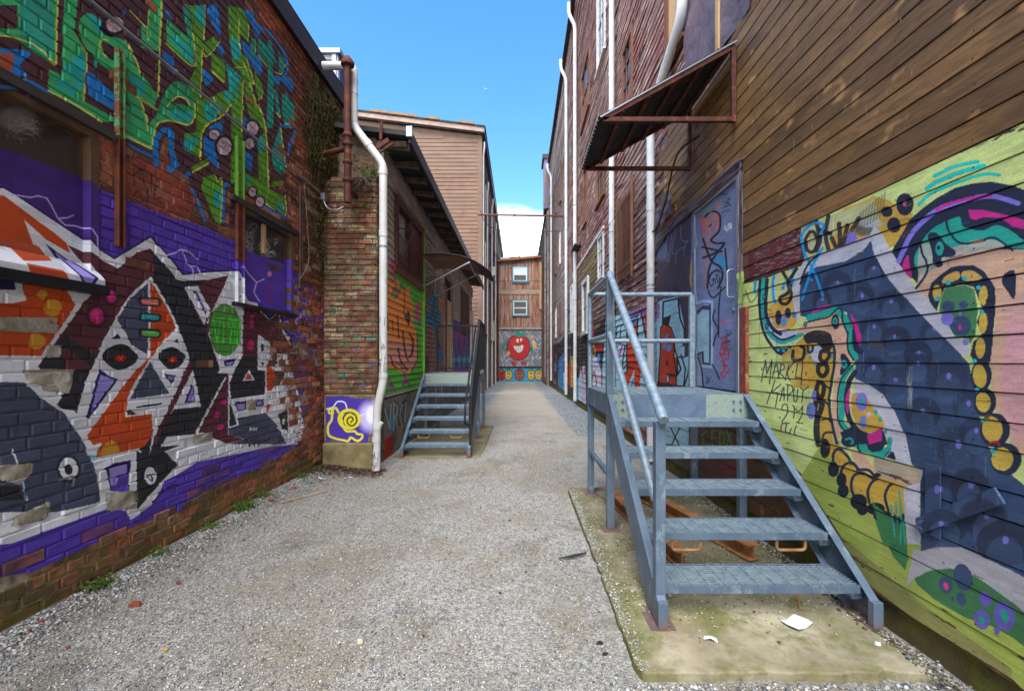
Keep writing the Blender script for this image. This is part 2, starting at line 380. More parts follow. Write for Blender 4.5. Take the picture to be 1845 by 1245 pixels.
    q(px('A3','700 560 780 580 850 830 860 940 845 1230','A4','845 260 740 440 700 530 690 450 560 440 600 410 460 0','A3','470 1230 500 1060 580 880'), WH)
    p.ell('C2',1203,577,84,139,GR)
    for l in ('1140 515 1160 645','1178 515 1160 645','1195 515 1195 640','1140 515 1200 515','1150 642 1200 642','1218 520 1232 645','1245 520 1232 645','1255 520 1255 645','1268 520 1268 645','1280 520 1280 645','1215 520 1285 520','1220 648 1285 648'): st(px('C2',l), 2.4, NG)
    for l in ('1135 530 1205 530','1215 532 1288 532'): st(px('C2',l), 5, (110,190,80), .4)
    q(px('A4','635 310 770 280 800 240 730 365 645 365'), NV); q(px('A4','660 330 750 315 715 355 660 355'), LI)
    q(px('A4','840 260 1010 260 1010 410 1100 420 1090 690 730 730 705 700 705 530 750 430'), BK); q(px('A4','705 740 780 1010 695 1045'), BK)
    for l in ('655 500 430 910 330 1110','697 430 693 1120 900 1075','705 700 795 1022 690 1050'): st(px('A4',l), 3.2, WH, sm=False)
    q(px('A4','915 405 980 525 838 530'), WH); q(px('A4','912 440 955 515 865 515'), OR)
    q(px('A3','860 920 1010 960 1140 1085 1240 1010 1285 1230','A4','1370 130 1440 210 1200 235 1130 110 1015 20 1010 260 845 260','A3','845 1230'), MA)
    q(px('A4','1025 20 1130 100 1240 270 1110 400 1020 410'), WH); q(px('A4','1050 110 1080 130 1075 200 1050 200'), NV); q(px('A4','1140 210 1240 330 1200 340'), NV); q(px('A4','1045 320 1085 330 1065 370'), NV)
    q(px('A4','1110 330 1200 420 1230 540 1160 640 1110 640'), OR); q(px('A4','1110 790 1165 790 1110 900'), OR); st(px('A4','1103 400 1103 900'), 2.4, WH)
    q(px('A4','1190 420 1310 420 1290 560 1230 520'), BK); p.ell('A4',1287,540,18,34,WH)
    q(px('A4','720 730 1100 680 1100 880 790 935'), WH); q(px('A4','755 765 1078 728 1078 803 790 866'), NV); q(px('A4','778 788 880 775 880 845 798 850'), LI); q(px('A4','1010 745 1060 740 1060 792 1010 797'), LI)
    q(px('A4','790 940 1100 885 1250 1045 1330 1230 700 1230 880 1180 690 1125 690 1055 800 1020'), SL); q(px('A4','1240 900 1340 850 1350 1080 1280 1060'), BK)
    for cx, ry in ((932,24),(968,20),(998,18)): p.ell('A4',cx,1065,13,ry,WH)
    st(px('A4','1230 1045 1270 1080 1300 1150'), 3, WH); p.ell('A4',1298,980,16,34,WH); p.ell('A4',1342,965,9,18,WH)
    for g in ('1322 1165 1335 1200 1345 1165','1352 1165 1372 1163','1362 1165 1360 1200','1390 1163 1378 1172 1390 1185 1376 1198'): st(px('C2',g), 1.8, BK, sm=False)
    for cx, cy, rx, ry in ((945,1045,22,25),(945,1135,24,50),(932,135,40,55)): p.ell('A3' if cy > 1040 and cx == 945 else 'A4',cx,cy,rx,ry,PK)
    for cx, cy, r in ((638,765,34),(560,905,44),(600,1045,40)): p.ell('A4',cx,cy,r,r*.7,PK,rot=-.5)
    q(px('A4','0 1150 310 1120 280 1230 -60 1260'), WH); q(px('A4','1310 1185 1475 1130 1475 1170 1320 1220'), (180,190,220))
    # ---- windows of this wall carry the paint too
    q(px('A3','826 -60 1040 -60 1345 110 1345 470 820 272'), (46,44,50))
    for k in range(16): p.scrib('A3', rnd.uniform(880,1000), rnd.uniform(40,320), 60, 55, (150,150,150), 1.0, 7, k+40, .7)
    for k in range(13): p.scrib('A3', rnd.uniform(1110,1250), rnd.uniform(200,380), 55, 45, (170,170,172), 1.0, 7, k+80, .8)
    q(px('A3','820 275 1330 460 1330 960 1010 900 940 850 810 560'), PU)
    p.ell('A3',1185,578,24,32,(190,120,150)); 
    for k in range(5): p.scrib('A3', 1160+rnd.random()*80, 700+k*45, 60, 16, (140,30,70), 1.0, 8, k+9, .7)
    # lightning
    LB = (196,186,226)
    for w, o in ((7,.25),(1.8,.95)):
        for c, l in (('A1','-60 10 130 70 300 100 385 80 480 110 530 190 600 330 680 405 800 415 890 450 945 540 950 700'),('A1','620 330 700 325 770 295'),('A3','820 505 890 465 960 580 1045 670 1015 780 1075 880'),('A3','1045 670 1125 635'),
                     ('A3','0 370 100 345 170 305 250 330 345 410'),('A3','180 320 230 460 290 520 300 570'),('A3','270 490 340 490 375 570'),('A3','1310 1110 1340 1100 1390 1165 1430 1090 1480 1060 1490 1010'),('A3','1430 1110 1480 1228')):
            st(px(c,l), w, LB, o, sm=False, soft=(w > 3))
    for h in HOLES: q(h, PL)
    # ---- upper mural
    q(px('P','-60 -60 430 -60 445 22 463 52 510 90 528 160 532 230 520 300 518 394 437 350 437 420 386 400 345 335 330 310 250 278 200 245 22 165 -60 120'), UM)
    G = lambda c, s_, col=UG, sm=False: q(px(c, s_), col, sm=sm)
    Y = lambda c, s_, w=3.6: st(px(c, s_), w, UY, .95)
    G('A6','-400 -300 530 -300 520 10 500 610 15 290 -400 60'); G('A6','-60 -60 80 -60 80 210 0 200 -60 180', UM); G('A6','100 -300 380 -300 490 100 480 480 370 500 100 320', (44,154,132), False); Y('A6','520 -100 500 605'); Y('A6','500 605 15 290 -200 180')
    G('A6','590 -300 760 -300 705 230 835 450 845 560 815 1000 1160 1190 1200 1240 1000 1230 415 885 425 650 570 715 580 400')
    Y('A6','800 410 842 480 835 700 812 1000'); Y('A6','415 885 700 1030 1010 1230')
    G('A6','760 90 850 20 1000 120 1010 230 1150 290 1280 330 1420 680 1640 930 1640 700 1650 450 1440 410 1450 160 1530 180 1560 -300 1700 -300 1640 940 1590 1060 1390 930 1510 1210 1420 1230 1290 1000 1270 700 1160 700 1000 600 900 470 850 440 790 330 750 200')
    G('A6','1010 340 1190 450 1180 560 1060 500', UM, True); Y('A6','1060 510 985 400 1010 325 1075 325', 3)
    Y('A6','1285 340 1410 600 1430 690'); Y('A6','1675 -200 1635 945'); Y('A6','1390 930 1440 1010 1510 1210'); Y('A6','1400 950 1640 1110'); Y('A6','1330 0 1500 180', 3); Y('A6','1530 0 1520 330', 3)
    for s_ in ('690 520 760 480 830 500 815 830 740 850 690 700','590 600 650 590 690 680 620 720','1330 720 1480 820 1470 940 1350 850','870 30 1000 120 1010 250 930 200','520 740 620 780 600 890 520 850','640 810 730 830 720 960 640 920','930 540 960 560 950 640 920 600'): G('A6',s_,UT,True)
    p.ell('A6',1120,180,125,112,(38,30,42)); p.ell('A6',1155,155,98,86,UP); p.ell('A6',1140,110,40,30,UM,.5,soft=.5)
    G('A6','850 670 960 740 1160 940 1140 1110 860 930',UB); G('A6','-60 430 100 430 100 600 60 740 -60 700',UB,True); G('A6','-60 470 40 470 40 660 -60 640',(160,80,50))
    st(px('A6','-300 600 0 740 500 1000 880 1230'), 8, UB); st(px('A6','-200 760 0 850 180 940'), 6, UB); G('A6','1690 430 1810 520 1810 700 1690 580',UB); G('A6','1700 0 1740 0 1800 110 1760 100',UB); G('A6','1220 0 1270 0 1270 80',UB)
    G('A7','0 90 180 250 310 370 300 620 0 370'); Y('A7','0 360 300 620 315 420 290 270 210 -60',3.2); G('A7','70 260 290 430 280 580 60 330',UT); G('A7','175 -60 245 -60 300 380 310 640 230 250',(44,150,120))
    G('A7','250 -60 430 -60 410 330 395 600 380 970 300 1000 240 800 330 640 320 400',UO); Y('A7','430 -60 415 320',2.6); Y('A7','400 450 380 960',2.8); G('A7','300 60 330 -60 430 -60 420 180 400 180',UT)
    G('A7','400 370 530 280 590 350 450 510',UO); Y('A7','405 420 450 510 590 350',2.2); G('A7','500 450 650 560 665 780 640 800 500 680',UO); Y('A7','505 670 630 790',2.2)
    G('A7','640 880 740 880 830 740 860 800 830 1300 720 1300 730 1040 600 1150 400 1100 300 1000 520 950',UO); G('A7','660 580 830 740 740 900 730 1020 690 1010 690 740',UT); G('A7','640 900 680 900 680 1000 650 1000',UT,True); G('A7','760 760 800 770 790 960 765 960',UT)
    Y('A7','520 960 590 1150 650 1130 720 1040',2.8); Y('A7','855 780 835 1230',2.8)
    G('A7','680 -60 850 -20 915 150 900 340 820 260 820 480 870 490 970 790 940 860 1070 1300 960 1300 880 990 870 780 730 560 700 320',UO)
    for l in ('810 90 800 300 830 480','915 150 905 340','880 500 970 800 930 820 1070 1230','765 630 870 625','1170 530 1160 960','1020 490 1120 620','1215 680 1275 700 1315 600','990 320 985 490 960 540','1195 880 1260 1170 1220 1130','1070 870 1050 970 1020 985','840 540 910 720'): Y('A7',l,2.0)
    G('A7','700 310 790 300 830 470 800 560 740 550',UT); G('A7','975 650 1050 790 1070 880 1050 970 1020 980 980 800',UO)
    for s_ in ('450 0 560 -60 600 270 540 200','850 0 960 20 1000 150 1050 160 1030 270 990 290 940 150','840 330 920 400 1050 570 1040 710 930 580 850 440','560 430 610 370 640 510','410 640 520 750 430 830','1180 720 1260 740 1240 830 1190 790','1270 750 1380 740 1400 900 1300 800'): G('A7',s_,UB,True)
    st(px('A7','1040 180 1120 230 1250 370 1330 540 1330 690 1240 770'), 4.5, UB)
    for s_ in ('1020 290 1130 400 1120 330 1160 330 1230 640 1180 540 1190 960 1180 1300 1110 1300 1130 600 1010 450','1240 450 1310 550 1305 680 1250 680','940 300 990 320 985 490 960 540 930 500','1195 880 1230 880 1260 1170 1220 1120','1280 930 1330 910 1410 1050 1425 1300 1320 1300 1280 1110'): G('A7',s_,(28,148,128))
    G('A8','-200 -100 90 60 110 220 150 420 -200 280'); G('A8','100 230 130 130 220 30 300 -80 620 -80 630 60 560 160 350 110 220 150 150 420'); G('A8','380 -60 600 -60 590 40 560 120 380 90',UT,True); G('A8','330 -260 430 -330 560 -260 620 -120 600 0 300 0 200 60 250 -100',(50,150,100),True); G('A8','360 -90 430 -150 540 -110 560 -50 480 -70',UM,True)
    Y('A8','150 420 190 180 300 110 420 125 560 155 625 60 620 -80',3.6); Y('A8','-200 235 0 350 150 422',3.6); Y('A8','90 60 110 220',3); Y('A8','320 -50 420 -150 520 -130 560 -60',2.6)
    st(px('A8','200 590 200 330 290 215 360 245 365 430 420 600'), 10, UB); p.ell('A8',360,625,50,60,UB); p.ell('A8',540,715,32,35,UB); q(px('A8','235 500 290 265 330 300 325 500 370 610 230 600'), None)
    st(px('A8','-100 370 0 430 190 520'), 6, UB)
    G('A8','650 -80 720 -80 740 100 790 130 700 280 690 530 600 480 500 430 510 250 640 240',UO); G('A8','720 -80 900 -80 860 90 790 130 740 100',UT); Y('A8','985 0 900 80 780 140 700 260 685 540',3)
    p.ell('A8',565,370,66,86,(34,158,150)); p.ell('A8',640,320,28,38,(34,158,150)); G('A8','790 170 930 110 930 260 860 380 860 480 900 660 830 600 720 470 720 320',UB)
    G('A8','580 630 770 520 780 580 600 690',UO); Y('A8','600 680 780 580',3.6)
    G('A8','700 740 850 700 870 790 925 770 915 1260 850 1230 690 840 720 770',UO); p.ell('A8',870,980,42,105,(34,158,150)); Y('A8','850 710 875 790 925 770 912 1230',2.2)
    st(px('A8','570 840 650 1000 740 1230'), 5, UB); st(px('A8','1000 830 950 840 940 1230'), 5, UB); q(px('A8','975 870 1010 870 1010 1240 960 1240'), None)
    G('A8','1030 -80 1150 -80 1160 800 1020 800',UO); Y('A8','1145 0 1140 230',2.6)
    G('A8','1220 -60 1330 -60 1420 250 1450 860 1620 960 1620 1170 1390 1000 1160 860 1160 670 1330 760 1330 300 1400 240',UO); Y('A8','1335 -60 1415 240 1440 860',2.6); Y('A8','1390 1010 1620 1170 1625 940',2.6)
    G('A8','1150 680 1220 740 1200 860 1160 840',(34,158,150),True); p.ell('A8',1355,370,42,88,(34,158,150)); p.ell('A8',1580,1070,30,66,(34,158,150))
    G('A8','1160 60 1210 110 1190 270 1160 200',UB); G('A8','1170 440 1265 490 1250 670 1170 620',UB)
    G('A8','1420 -60 1500 -60 1450 60 1430 230',(28,148,128)); G('A8','1570 150 1600 380 1635 620 1600 730 1510 650 1470 540 1490 400',(28,148,128)); Y('A8','1570 150 1600 400 1635 620',2); G('A8','1590 -60 1730 -60 1730 140 1620 140',(28,148,128)); Y('A8','1620 150 1730 145',2)
    st(px('A8','1580 170 1740 190 1690 330 1650 480'), 5, UB); st(px('A8','1380 1050 1640 1190'), 5, UB); G('A8','1480 780 1610 780 1610 830 1480 840',UO)
    for cx, cy, rx, ry in ((835,265,58,54),(950,395,78,98),(1262,195,64,80),(1230,365,52,60),(1262,900,42,52),(1345,1010,44,54)):
        p.ell('A8',cx,cy,rx*1.3,ry*1.25,(34,28,38),.9,soft=.3); p.ell('A8',cx,cy,rx,ry,UP); p.scrib('A8',cx,cy,rx*.4,ry*.5,(90,60,80),1,5,int(cx))
    # ---- bare red bricks under the letters: pale wash, black tag
    r = random.Random(31)
    q(px('A8','-200 560 0 500 300 700 560 840 640 1000 560 1180 430 1220 0 1040 -200 900'), (150,58,44), .5)
    for k in range(40): x = r.uniform(-150, 420); y = 560+x*.45+r.uniform(0, 330); st(px('A8','%f %f %f %f' % (x, y, x+r.uniform(10,40), y+r.uniform(20,90))), r.uniform(2,5), r.choice(((176,124,116),(160,96,84),(190,150,140))), .45, soft=True)
    for g in ('-60 640 -40 840','-40 720 30 640 20 760','60 640 60 800 120 900','140 700 150 900','150 720 200 700 190 880','20 900 60 1010 -20 1000 -40 920 20 880','110 900 100 1040','180 860 190 980 250 960','60 1040 130 1090'): st(px('A8', g), 2.2, (34,30,34), .85)
    # ---- per brick: tint, chipping, erosion; joints keep a darker tone
    r = random.Random(5)
    for row in ROWS:
        for (y0, y1, z0, z1) in row:
            if y1 < p.a0 or z1 < 0 or z0 > p.z1: continue
            i0 = max(0, int((y0-p.a0)*p.res)); i1 = max(0, int((y1-p.a0)*p.res)+1); j0 = max(0, int((z0-p.z0)*p.res)); j1 = max(0, int((z1-p.z0)*p.res)+1)
            if i1 <= i0 or j1 <= j0: continue
            p.img[j0:j1, i0:i1, :3] *= r.uniform(.9, 1.06)
            e = erosion((y0+y1)/2, z0)
            if r.random() < e*.8: p.img[j0:j1, i0:i1, 3] *= r.choice((0, 0, 0, .3))
            elif e > .25 and r.random() < .5: p.img[j0:j1, i0:i0+max(1, int((i1-i0)*r.random())), 3] = 0
            elif z0 < .5 and r.random() < .25: p.img[j0:j1, i0:i1, 3] *= r.uniform(.1, .7)
            elif r.random() < .008: p.img[j0:j1, i0:i1, 3] = 0
    ev = np.array([[erosion(y, z) for y in p.a[::8]] for z in p.z[::8]]); ev = np.kron(ev, np.ones((8, 8)))[:p.H, :p.W]
    joint = np.ones((p.H, p.W), bool)
    for row in ROWS:
        for (y0, y1, z0, z1) in row:
            if y1 < p.a0: continue
            joint[max(0, int((z0-p.z0)*p.res)):max(0, int((z1-p.z0)*p.res)+1), max(0, int((y0-p.a0)*p.res)):int((y1-p.a0)*p.res)+1] = False
    p.img[..., 3] *= 1-joint[:ev.shape[0], :ev.shape[1]]*np.clip(ev*2.2, 0, 1)
    nz = nrnd.rand(p.H//6+2, p.W//6+2).repeat(6, 0).repeat(6, 1)[:p.H, :p.W]
    p.img[..., 3] *= 1-((nz < ev*.4))*1.0
    p.img[..., :3] *= (0.95+.1*nrnd.rand(p.H, p.W, 1)).astype(np.float32)
paint_A()
# ---------------------------------------------------------------- right wall paint
LM=(204,216,132); LD=(158,170,78); NB=(58,76,106); ND=(40,46,66); NL=(72,94,128); LV=(132,118,205); GD=(204,160,64); TQ=(40,165,145); CY=(38,180,190); MG=(205,45,135); PE=(216,172,140); LG=(72,128,84); LW=(196,192,198)
def letters(p):
    q = p.poly; st = p.stroke
    pc = (164,204,212); og = (200,62,26); bk = (26,26,34)
    q(px('L','-60 520 -60 300 180 300 330 240 520 170 600 120 770 90 840 430 840 770 900 760 880 1160 -120 1160'), pc)
    q(px('L','100 330 150 280 330 210 440 190 560 160 560 330 440 380 300 300 150 340'), (150,130,170))
    q(px('L','570 430 620 390 680 440 720 560 720 770 750 770 750 1160 545 1160 565 770'), og); q(px('L','595 330 690 295 660 430 600 400'), (44,40,44)); q(px('L','370 270 435 250 420 560 400 570'), og); q(px('L','180 420 300 370 290 600 340 900 320 1160 265 1160 260 900 170 1160 110 1160 120 950 180 940'), og)
    q(px('L','185 370 290 330 270 400 230 450 190 410'), (40,150,210)); q(px('L','75 820 100 680 140 620 110 760'), (205,60,170)); q(px('L','320 640 350 620 345 700 325 705'), (205,60,170))
    for cx, cy, rx, ry in ((640,545,18,48),(615,640,16,42),(665,665,26,40),(240,1060,14,70)): p.ell('L',cx,cy,rx,ry,(60,150,205),rot=.3)
    q(px('L','625 860 645 790 665 860'), (60,40,44)); q(px('L','640 950 740 960 740 990 680 980 660 1080 635 1070'), (50,36,40)); p.ell('L',652,1010,10,40,pc)
    for l, w in (('565 780 572 430 620 390 690 440 730 560 720 770 750 960 745 1110',2.2),('595 400 600 150 770 110 790 330 840 460 840 560 830 640',3),('770 110 775 200',3),('545 1110 560 780',2.4),('180 420 180 940 120 950 160 640',2.4),('300 300 300 600 340 900',2.4),('340 250 400 570 440 400 440 250',3),('180 350 310 300',3),
                 ('400 680 470 640 420 700 470 740 400 760 450 800 400 850 440 900 430 980 400 1000',2.4),('760 780 800 900 760 970 760 800',3),('800 740 850 900 830 1110',2.6),('900 740 880 960 830 1110',2.6),('720 640 760 770 840 770',2.4),('60 500 60 700 90 620 180 640',2),('110 940 170 860 260 900',2.2),('200 380 70 430 60 560',1.6),('120 420 100 560',1.6)): st(px('L',l), w, bk, sm=False)
    for k in range(14): x = 120+k*32; st(px('L','%d %d %d %d %d %d' % (x, 330-k*8, x+12, 250-k*6, x+24, 330-k*8)), 1.4, (96,50,120), .8, sm=False)
PR = Paint('right_mural', 'x', XR, 1.55, 6.62, 0.0, 3.5, 300)
def paint_R():
    p = PR; q = p.poly; st = p.stroke; el = p.ell
    q(px('P','1337 512 1368 505 1445 478 1442 408 1560 353 1822 232 2100 104 2100 1500 1822 1222 1640 1110 1560 1050 1510 960 1478 890 1420 830 1337 740'), LM)
    q(px('P','1478 800 1540 880 1700 1000 2100 1250 2100 1500 1822 1222 1640 1110 1560 1050 1510 960 1470 900 1440 860'), LD)
    q(px('P','1480 940 1560 1050 1640 1110 1822 1222 1822 1205 1650 1080 1570 1010'), (120,105,80), .5)
    # weathered red boards
    q(px('R1','100 330 690 60 690 470 480 530 110 650'), (96,42,42)); r = random.Random(4)
    for k in range(210):
        x = r.uniform(160, 690); y = 330-(x-100)*.42+r.uniform(-20, 330); L = r.uniform(10, 60)
        st(px('R1','%f %f %f %f' % (x, y, x+L, y-L*.4)), r.uniform(.7, 2.2), r.choice(((165,150,150),(140,125,125),(60,45,42),(120,60,58))), .75)
    # gold and grey at the top
    q(px('R3','-120 830 80 760 200 700 380 750 440 800 640 900 560 1100 450 1240 320 1300 -100 1250 -300 1000'), GD)
    q(px('R1','700 50 1000 -60 1500 -250 1560 0 1500 130 1100 280 800 400 720 430'), (186,184,130)); q(px('R1','1000 240 1150 60 1330 40 1400 150 1100 330'), GD, sm=True)
    el('R1',1240,180,70,80,LV); el('R1',1400,80,120,70,(70,70,74),.7,soft=.6); el('R1',1460,20,130,40,(190,190,196),.8,soft=.6)
    for l in ('850 -20 900 180 860 320','990 -60 960 150 1000 310','900 90 1010 130','1110 20 1120 320 1030 180','1150 300 1200 40','1330 -40 1250 90','740 260 700 420'): st(px('R1',l), 8, (38,36,42), .85)
    st(px('R1','790 110 740 200 760 310 830 330 870 220 840 120 790 110'), 6, (38,36,42), .9)
    # navy body
    q(px('R1','680 1040 670 700 690 600 860 500 1180 440 1380 320 1460 205','R4','215 130 340 320 560 600 760 820 980 1040 1170 1230','R5','1245 80 1290 250 1340 450 1390 800 1500 1080 1733 1330','P','2000 1000 2000 1250',
         'C7','1076 665 960 610 830 550 700 550 635 570 632 230 600 150','R5','630 1230 550 880 430 620 300 430 150 330 0 255','R2','1290 500 1290 300 1200 0','R1','1200 1000 1000 960 780 1060'), NB)
    for c, cx, cy, rr in (('R1',1095,730,105),('R1',920,900,80),('R1',1500,560,90),('R1',1345,850,110),('R1',800,680,70),('R1',1690,930,100),('R4',390,690,90),('R4',75,620,90),('R4',200,960,90),('R4',440,1080,100),('R4',870,1000,110),('R5',200,190,100),
                          ('R4',700,1270,110),('R5',445,340,115),('R5',690,140,90),('R5',1030,310,140),('R5',740,690,130),('R5',1250,600,120),('R5',1130,1080,170),('R5',1330,900,120),('C7',730,310,70),('C7',870,290,70),('C7',950,440,70),('C7',760,470,60),('C7',1040,560,80)):
        k_ = r.uniform(.8, 1.12); el(c,cx+r.uniform(-8,8),cy-rr*.35,rr*1.55*k_,rr*1.4,ND,r.uniform(.4,.8),rot=r.uniform(-.3,.3),soft=r.choice((0,.25))); el(c,cx,cy+rr*.45,rr*1.0*k_,rr*1.25,NL,r.uniform(.4,.75),rot=r.uniform(-.2,.2)); el(c,cx+r.uniform(-6,6),cy-rr*.55,rr*.2,rr*r.uniform(.2,.34),LV,.85)
    for k in range(90):
        x = r.uniform(0, 1300); y = r.uniform(100, 1200); st(px('R5','%f %f %f %f' % (x, y, x+2, y+r.uniform(10, 60))), .9, (120,130,150), .5)
    for k in range(40): st(px('R5','%f %f %f %f' % (r.uniform(560,640), r.uniform(100,600), 600+r.uniform(-30,30), r.uniform(200,650))), .8, (150,150,150), .5)
    # white diagonal
    q(px('R1','610 640 720 430 860 370 1050 300 1450 150 1500 40 1600 150 1690 330 1820 520 1845 560','R4','390 80 510 260 660 480 740 530 900 740 1050 870 1080 1020 1200 1060 1260 1140 1245 1235 1170 1230 980 1040 760 820 560 600 340 320 215 130',
         'R1','1460 205 1380 320 1180 440 860 500 690 600 670 900 680 1040 640 1110 600 1000'), LW)
    q(px('R1','1480 170 1480 300 1560 470 1660 640 1845 850 1845 560 1690 330 1600 150'), LW)
    # gold capsule, letters
    q(px('R1','330 640 430 570 600 520 600 700 590 900 640 1100 560 1180 430 1180 350 1080 320 900'), (192,196,130)); q(px('R1','330 950 460 860 560 780 600 900 640 1100 560 1190 430 1180 350 1080'), GD, sm=True)
    for l in ('185 660 180 780','390 600 378 760 400 895','740 380 695 180 760 60 850 10 940 40 910 130','930 290 820 480 700 860','760 400 860 620 930 820','610 520 590 700','500 690 490 740'): st(px('R1',l), 5, (16,150,214), .95)
    for l, w in (('490 560 570 700 540 790 460 840 470 900 540 900 585 800 540 680 590 600 640 520',6),('680 690 760 480 870 370',3.6),('80 760 130 890 200 820 215 740',2.4)): st(px('R1',l), w, (32,30,36), .92 if w > 3 else .5)
    el('R1',440,1060,36,84,ND); el('R1',545,1010,34,60,ND); el('R1',500,1100,34,62,LV); el('R1',500,1100,18,36,TQ); el('R1',610,1030,25,36,(70,130,170))
    # left arm of the tentacle
    q(px('R1','240 640 320 640 320 1000 400 1170 700 1230','R2','700 0 640 90 430 140 340 60 290 0','R1','245 1100 228 900'), (195,188,205))
    st(px('R1','275 640 268 900 290 1080 330 1225','R2','400 60 480 100 600 60 700 10'), 8, TQ); st(px('R1','315 640 300 1000 370 1170 460 1240'), 6.5, ND)
    st(px('R1','238 640 228 900 250 1110','R2','290 20 345 110 430 215 520 240 600 205'), 5, ND); st(px('R2','370 10 480 75 620 30'), 3.6, ND)
    for cx, cy in ((440,190),(500,200),(560,183)): el('R2',cx,cy,36,36,ND); el('R2',cx-4,cy-4,18,18,CY)
    for cx, cy in ((283,830),(312,1155)): el('R1',cx,cy,20,34,ND); el('R1',cx,cy,9,17,TQ)
    # peach tentacle
    q(px('R1','640 1230 700 1130 820 1060 1000 1000 1100 1000 1180 1090 1235 1230','R2','1220 80 1200 200 1280 310 1190 420 1110 600 1100 950 1130 1060 1100 1240 1070 1240 1020 900 1060 500 1080 200 1050 50 940 0 700 0'), PE)
    q(px('R2','480 240 640 120 720 40 900 -20 1040 60 1060 200 1050 500 1000 750 1050 1230 900 1200 890 900 860 700 820 620 600 600 540 500 480 330'), GD)
    el('R2',560,420,110,150,LM,.5,soft=.6)
    st(px('R1','780 1060 900 1035 1000 995 1080 975 1160 1050 1215 1150 1235 1230','R2','1238 0 1235 130 1290 270'), 12, TQ); st(px('R2','1240 390 1180 460 1140 600 1140 900 1130 1000 1210 1090'), 11, TQ)
    st(px('R1','760 1110 880 1080 1000 1050 1090 960','R1','1140 990 1150 1100 1200 1225','R2','1210 0 1205 180 1275 300'), 3, ND); st(px('R2','1290 330 1190 440 1105 600 1100 960 1180 1090'), 2.6, ND)
    st(px('R2','1290 -60 1290 150 1350 210'), 10, ND); st(px('R2','1290 430 1215 560 1190 760 1230 960 1340 1100 1500 1130 1600 1090'), 9, ND)
    st(px('R1','820 1000 920 950 1010 925'), 5, MG); q(px('R1','1235 1010 1300 1100 1345 1235','R2','1365 60 1350 140 1320 130 1290 0'), MG); q(px('R2','1230 590 1190 680 1175 800 1200 900 1215 890 1225 750'), MG)
    q(px('R2','1145 230 1180 240 1240 330 1200 400 1140 465 1120 430 1140 330 1125 260'), ND, sm=True); el('R2',1166,345,34,48,TQ); el('R2',1160,345,12,17,ND)
    el('R1',1070,1105,44,86,ND); el('R1',1068,1100,27,44,TQ); el('R1',1068,1100,10,16,ND); el('R1',738,1135,20,30,ND); el('R1',738,1135,12,18,TQ)
    q(px('R2','790 170 920 140 920 250 890 330 830 300'), LW, sm=True)
    for cx, cy in ((755,220),(790,275),(838,350),(1030,270)): el('R2',cx,cy,13,22,TQ)
    BL = (34,32,38)
    q(px('R2','720 30 850 -30 1000 0 1040 90 1010 190 930 180 860 110 760 120'), BL, .92, sm=True)
    for l, w in (('600 200 600 290 650 300 710 280 725 180 690 150',6),('760 150 770 210 810 200 820 140',4.5),('910 210 900 280 950 320 1000 260 990 210 920 200',7),('880 350 880 430 930 480 980 420 960 350 890 350',8),('880 540 860 640 890 710 930 690 940 580 890 540',8),('860 740 840 860 880 920 920 800 900 740',10),('870 940 860 1060 880 1230',11),
                 ('1010 60 1060 200 1050 400 1030 520 1000 760 1030 1000 1090 1235',5),('1050 210 1000 230','',) if 0 else ('1000 215 1060 225',3),('940 570 1010 620',3.6),('940 750 990 790',3.6),('920 960 980 950 1030 1000',3.6),('920 1210 950 1110 1040 1100',4)): st(px('R2',l), w, BL if w > 5.5 else ND, .93)
    # MARK II KAPUT 2M 21
    TXT = ['250 540 296 300','296 300 312 450','312 450 368 300','368 300 340 560','372 500 416 340 446 490','386 430 436 425','470 345 440 500','455 345 495 350 500 400 455 430 515 505','555 350 515 520','610 320 540 430 570 530','650 330 630 495','710 290 690 570','635 495 700 500',
           '255 390 257 412','598 425 600 440','745 430 747 465','400 520 365 650','465 570 375 655 430 660','300 655 450 670','345 670 315 780','430 670 410 820','455 750 500 600 500 745','470 690 510 690','545 580 540 750','530 570 590 590 595 650 545 690','615 610 610 740 640 750 655 620','680 600 720 630 770 590','715 640 695 770','745 720 746 728',
           '480 850 490 800 530 790 545 850 520 920 480 990 560 1000','620 830 605 940','600 800 660 870 710 810','710 810 700 900 660 980','640 990 710 1000','470 1080 480 1010 530 1000 520 1080 560 1110 585 1060','640 1030 620 1090 630 1130','455 930 457 940']
    for g in TXT: st(px('R2',g), 2.1, (48,56,66), .92)
    el('R2',800,860,50,92,LV); el('R2',800,850,20,34,TQ); q(px('R2','810 700 820 640 860 640 860 750 825 750'), LV)
    for cx in (690,712,730): el('R2',cx,1155,8,16,(220,225,215))
    # white leg with the gold capsule
    q(px('R2','1290 500 1265 640 1240 700 1250 900 1330 1060 1450 1120 1600 1090 1640 1230','R7','960 60 1010 150 1000 230 1050 250 1250 360 1360 410 1330 540 1320 1230 1200 1230 1150 800 1140 600 1190 560','C7','632 290 600 160','R5','630 1230 550 880 430 620 300 430 150 330 0 255'), LW)
    q(px('R5','0 255 150 330 300 430 430 620 550 880 630 1235 400 1150 380 900 300 800 240 650 100 560'), LW)
    q(px('R2','1270 670 1400 690 1500 850 1590 950 1600 1060 1450 1110 1330 1040 1250 850'), GD, sm=True)
    for cx, cy, rx, ry in ((1360,760,66,102),(1378,985,38,70)): el('R2',cx,cy,rx,ry,LV); el('R2',cx,cy-5,rx*.4,ry*.4,TQ)
    for cx, cy, rr in ((1515,880,32),(1565,960,32),(1620,1090,26),(1670,1190,42)): el('R2',cx,cy,rr*.65,rr,TQ)
    el('R2',1440,905,20,30,(190,180,215))
    q(px('R2','1120 1100 1250 1040 1360 1110 1500 1150 1600 1090 1650 1235 1180 1235'), ND); q(px('R5','-60 790 100 860 180 870 300 830 330 960 200 1080 -60 1000'), ND); q(px('R5','125 880 290 845 292 950 220 960 150 992'), MG)
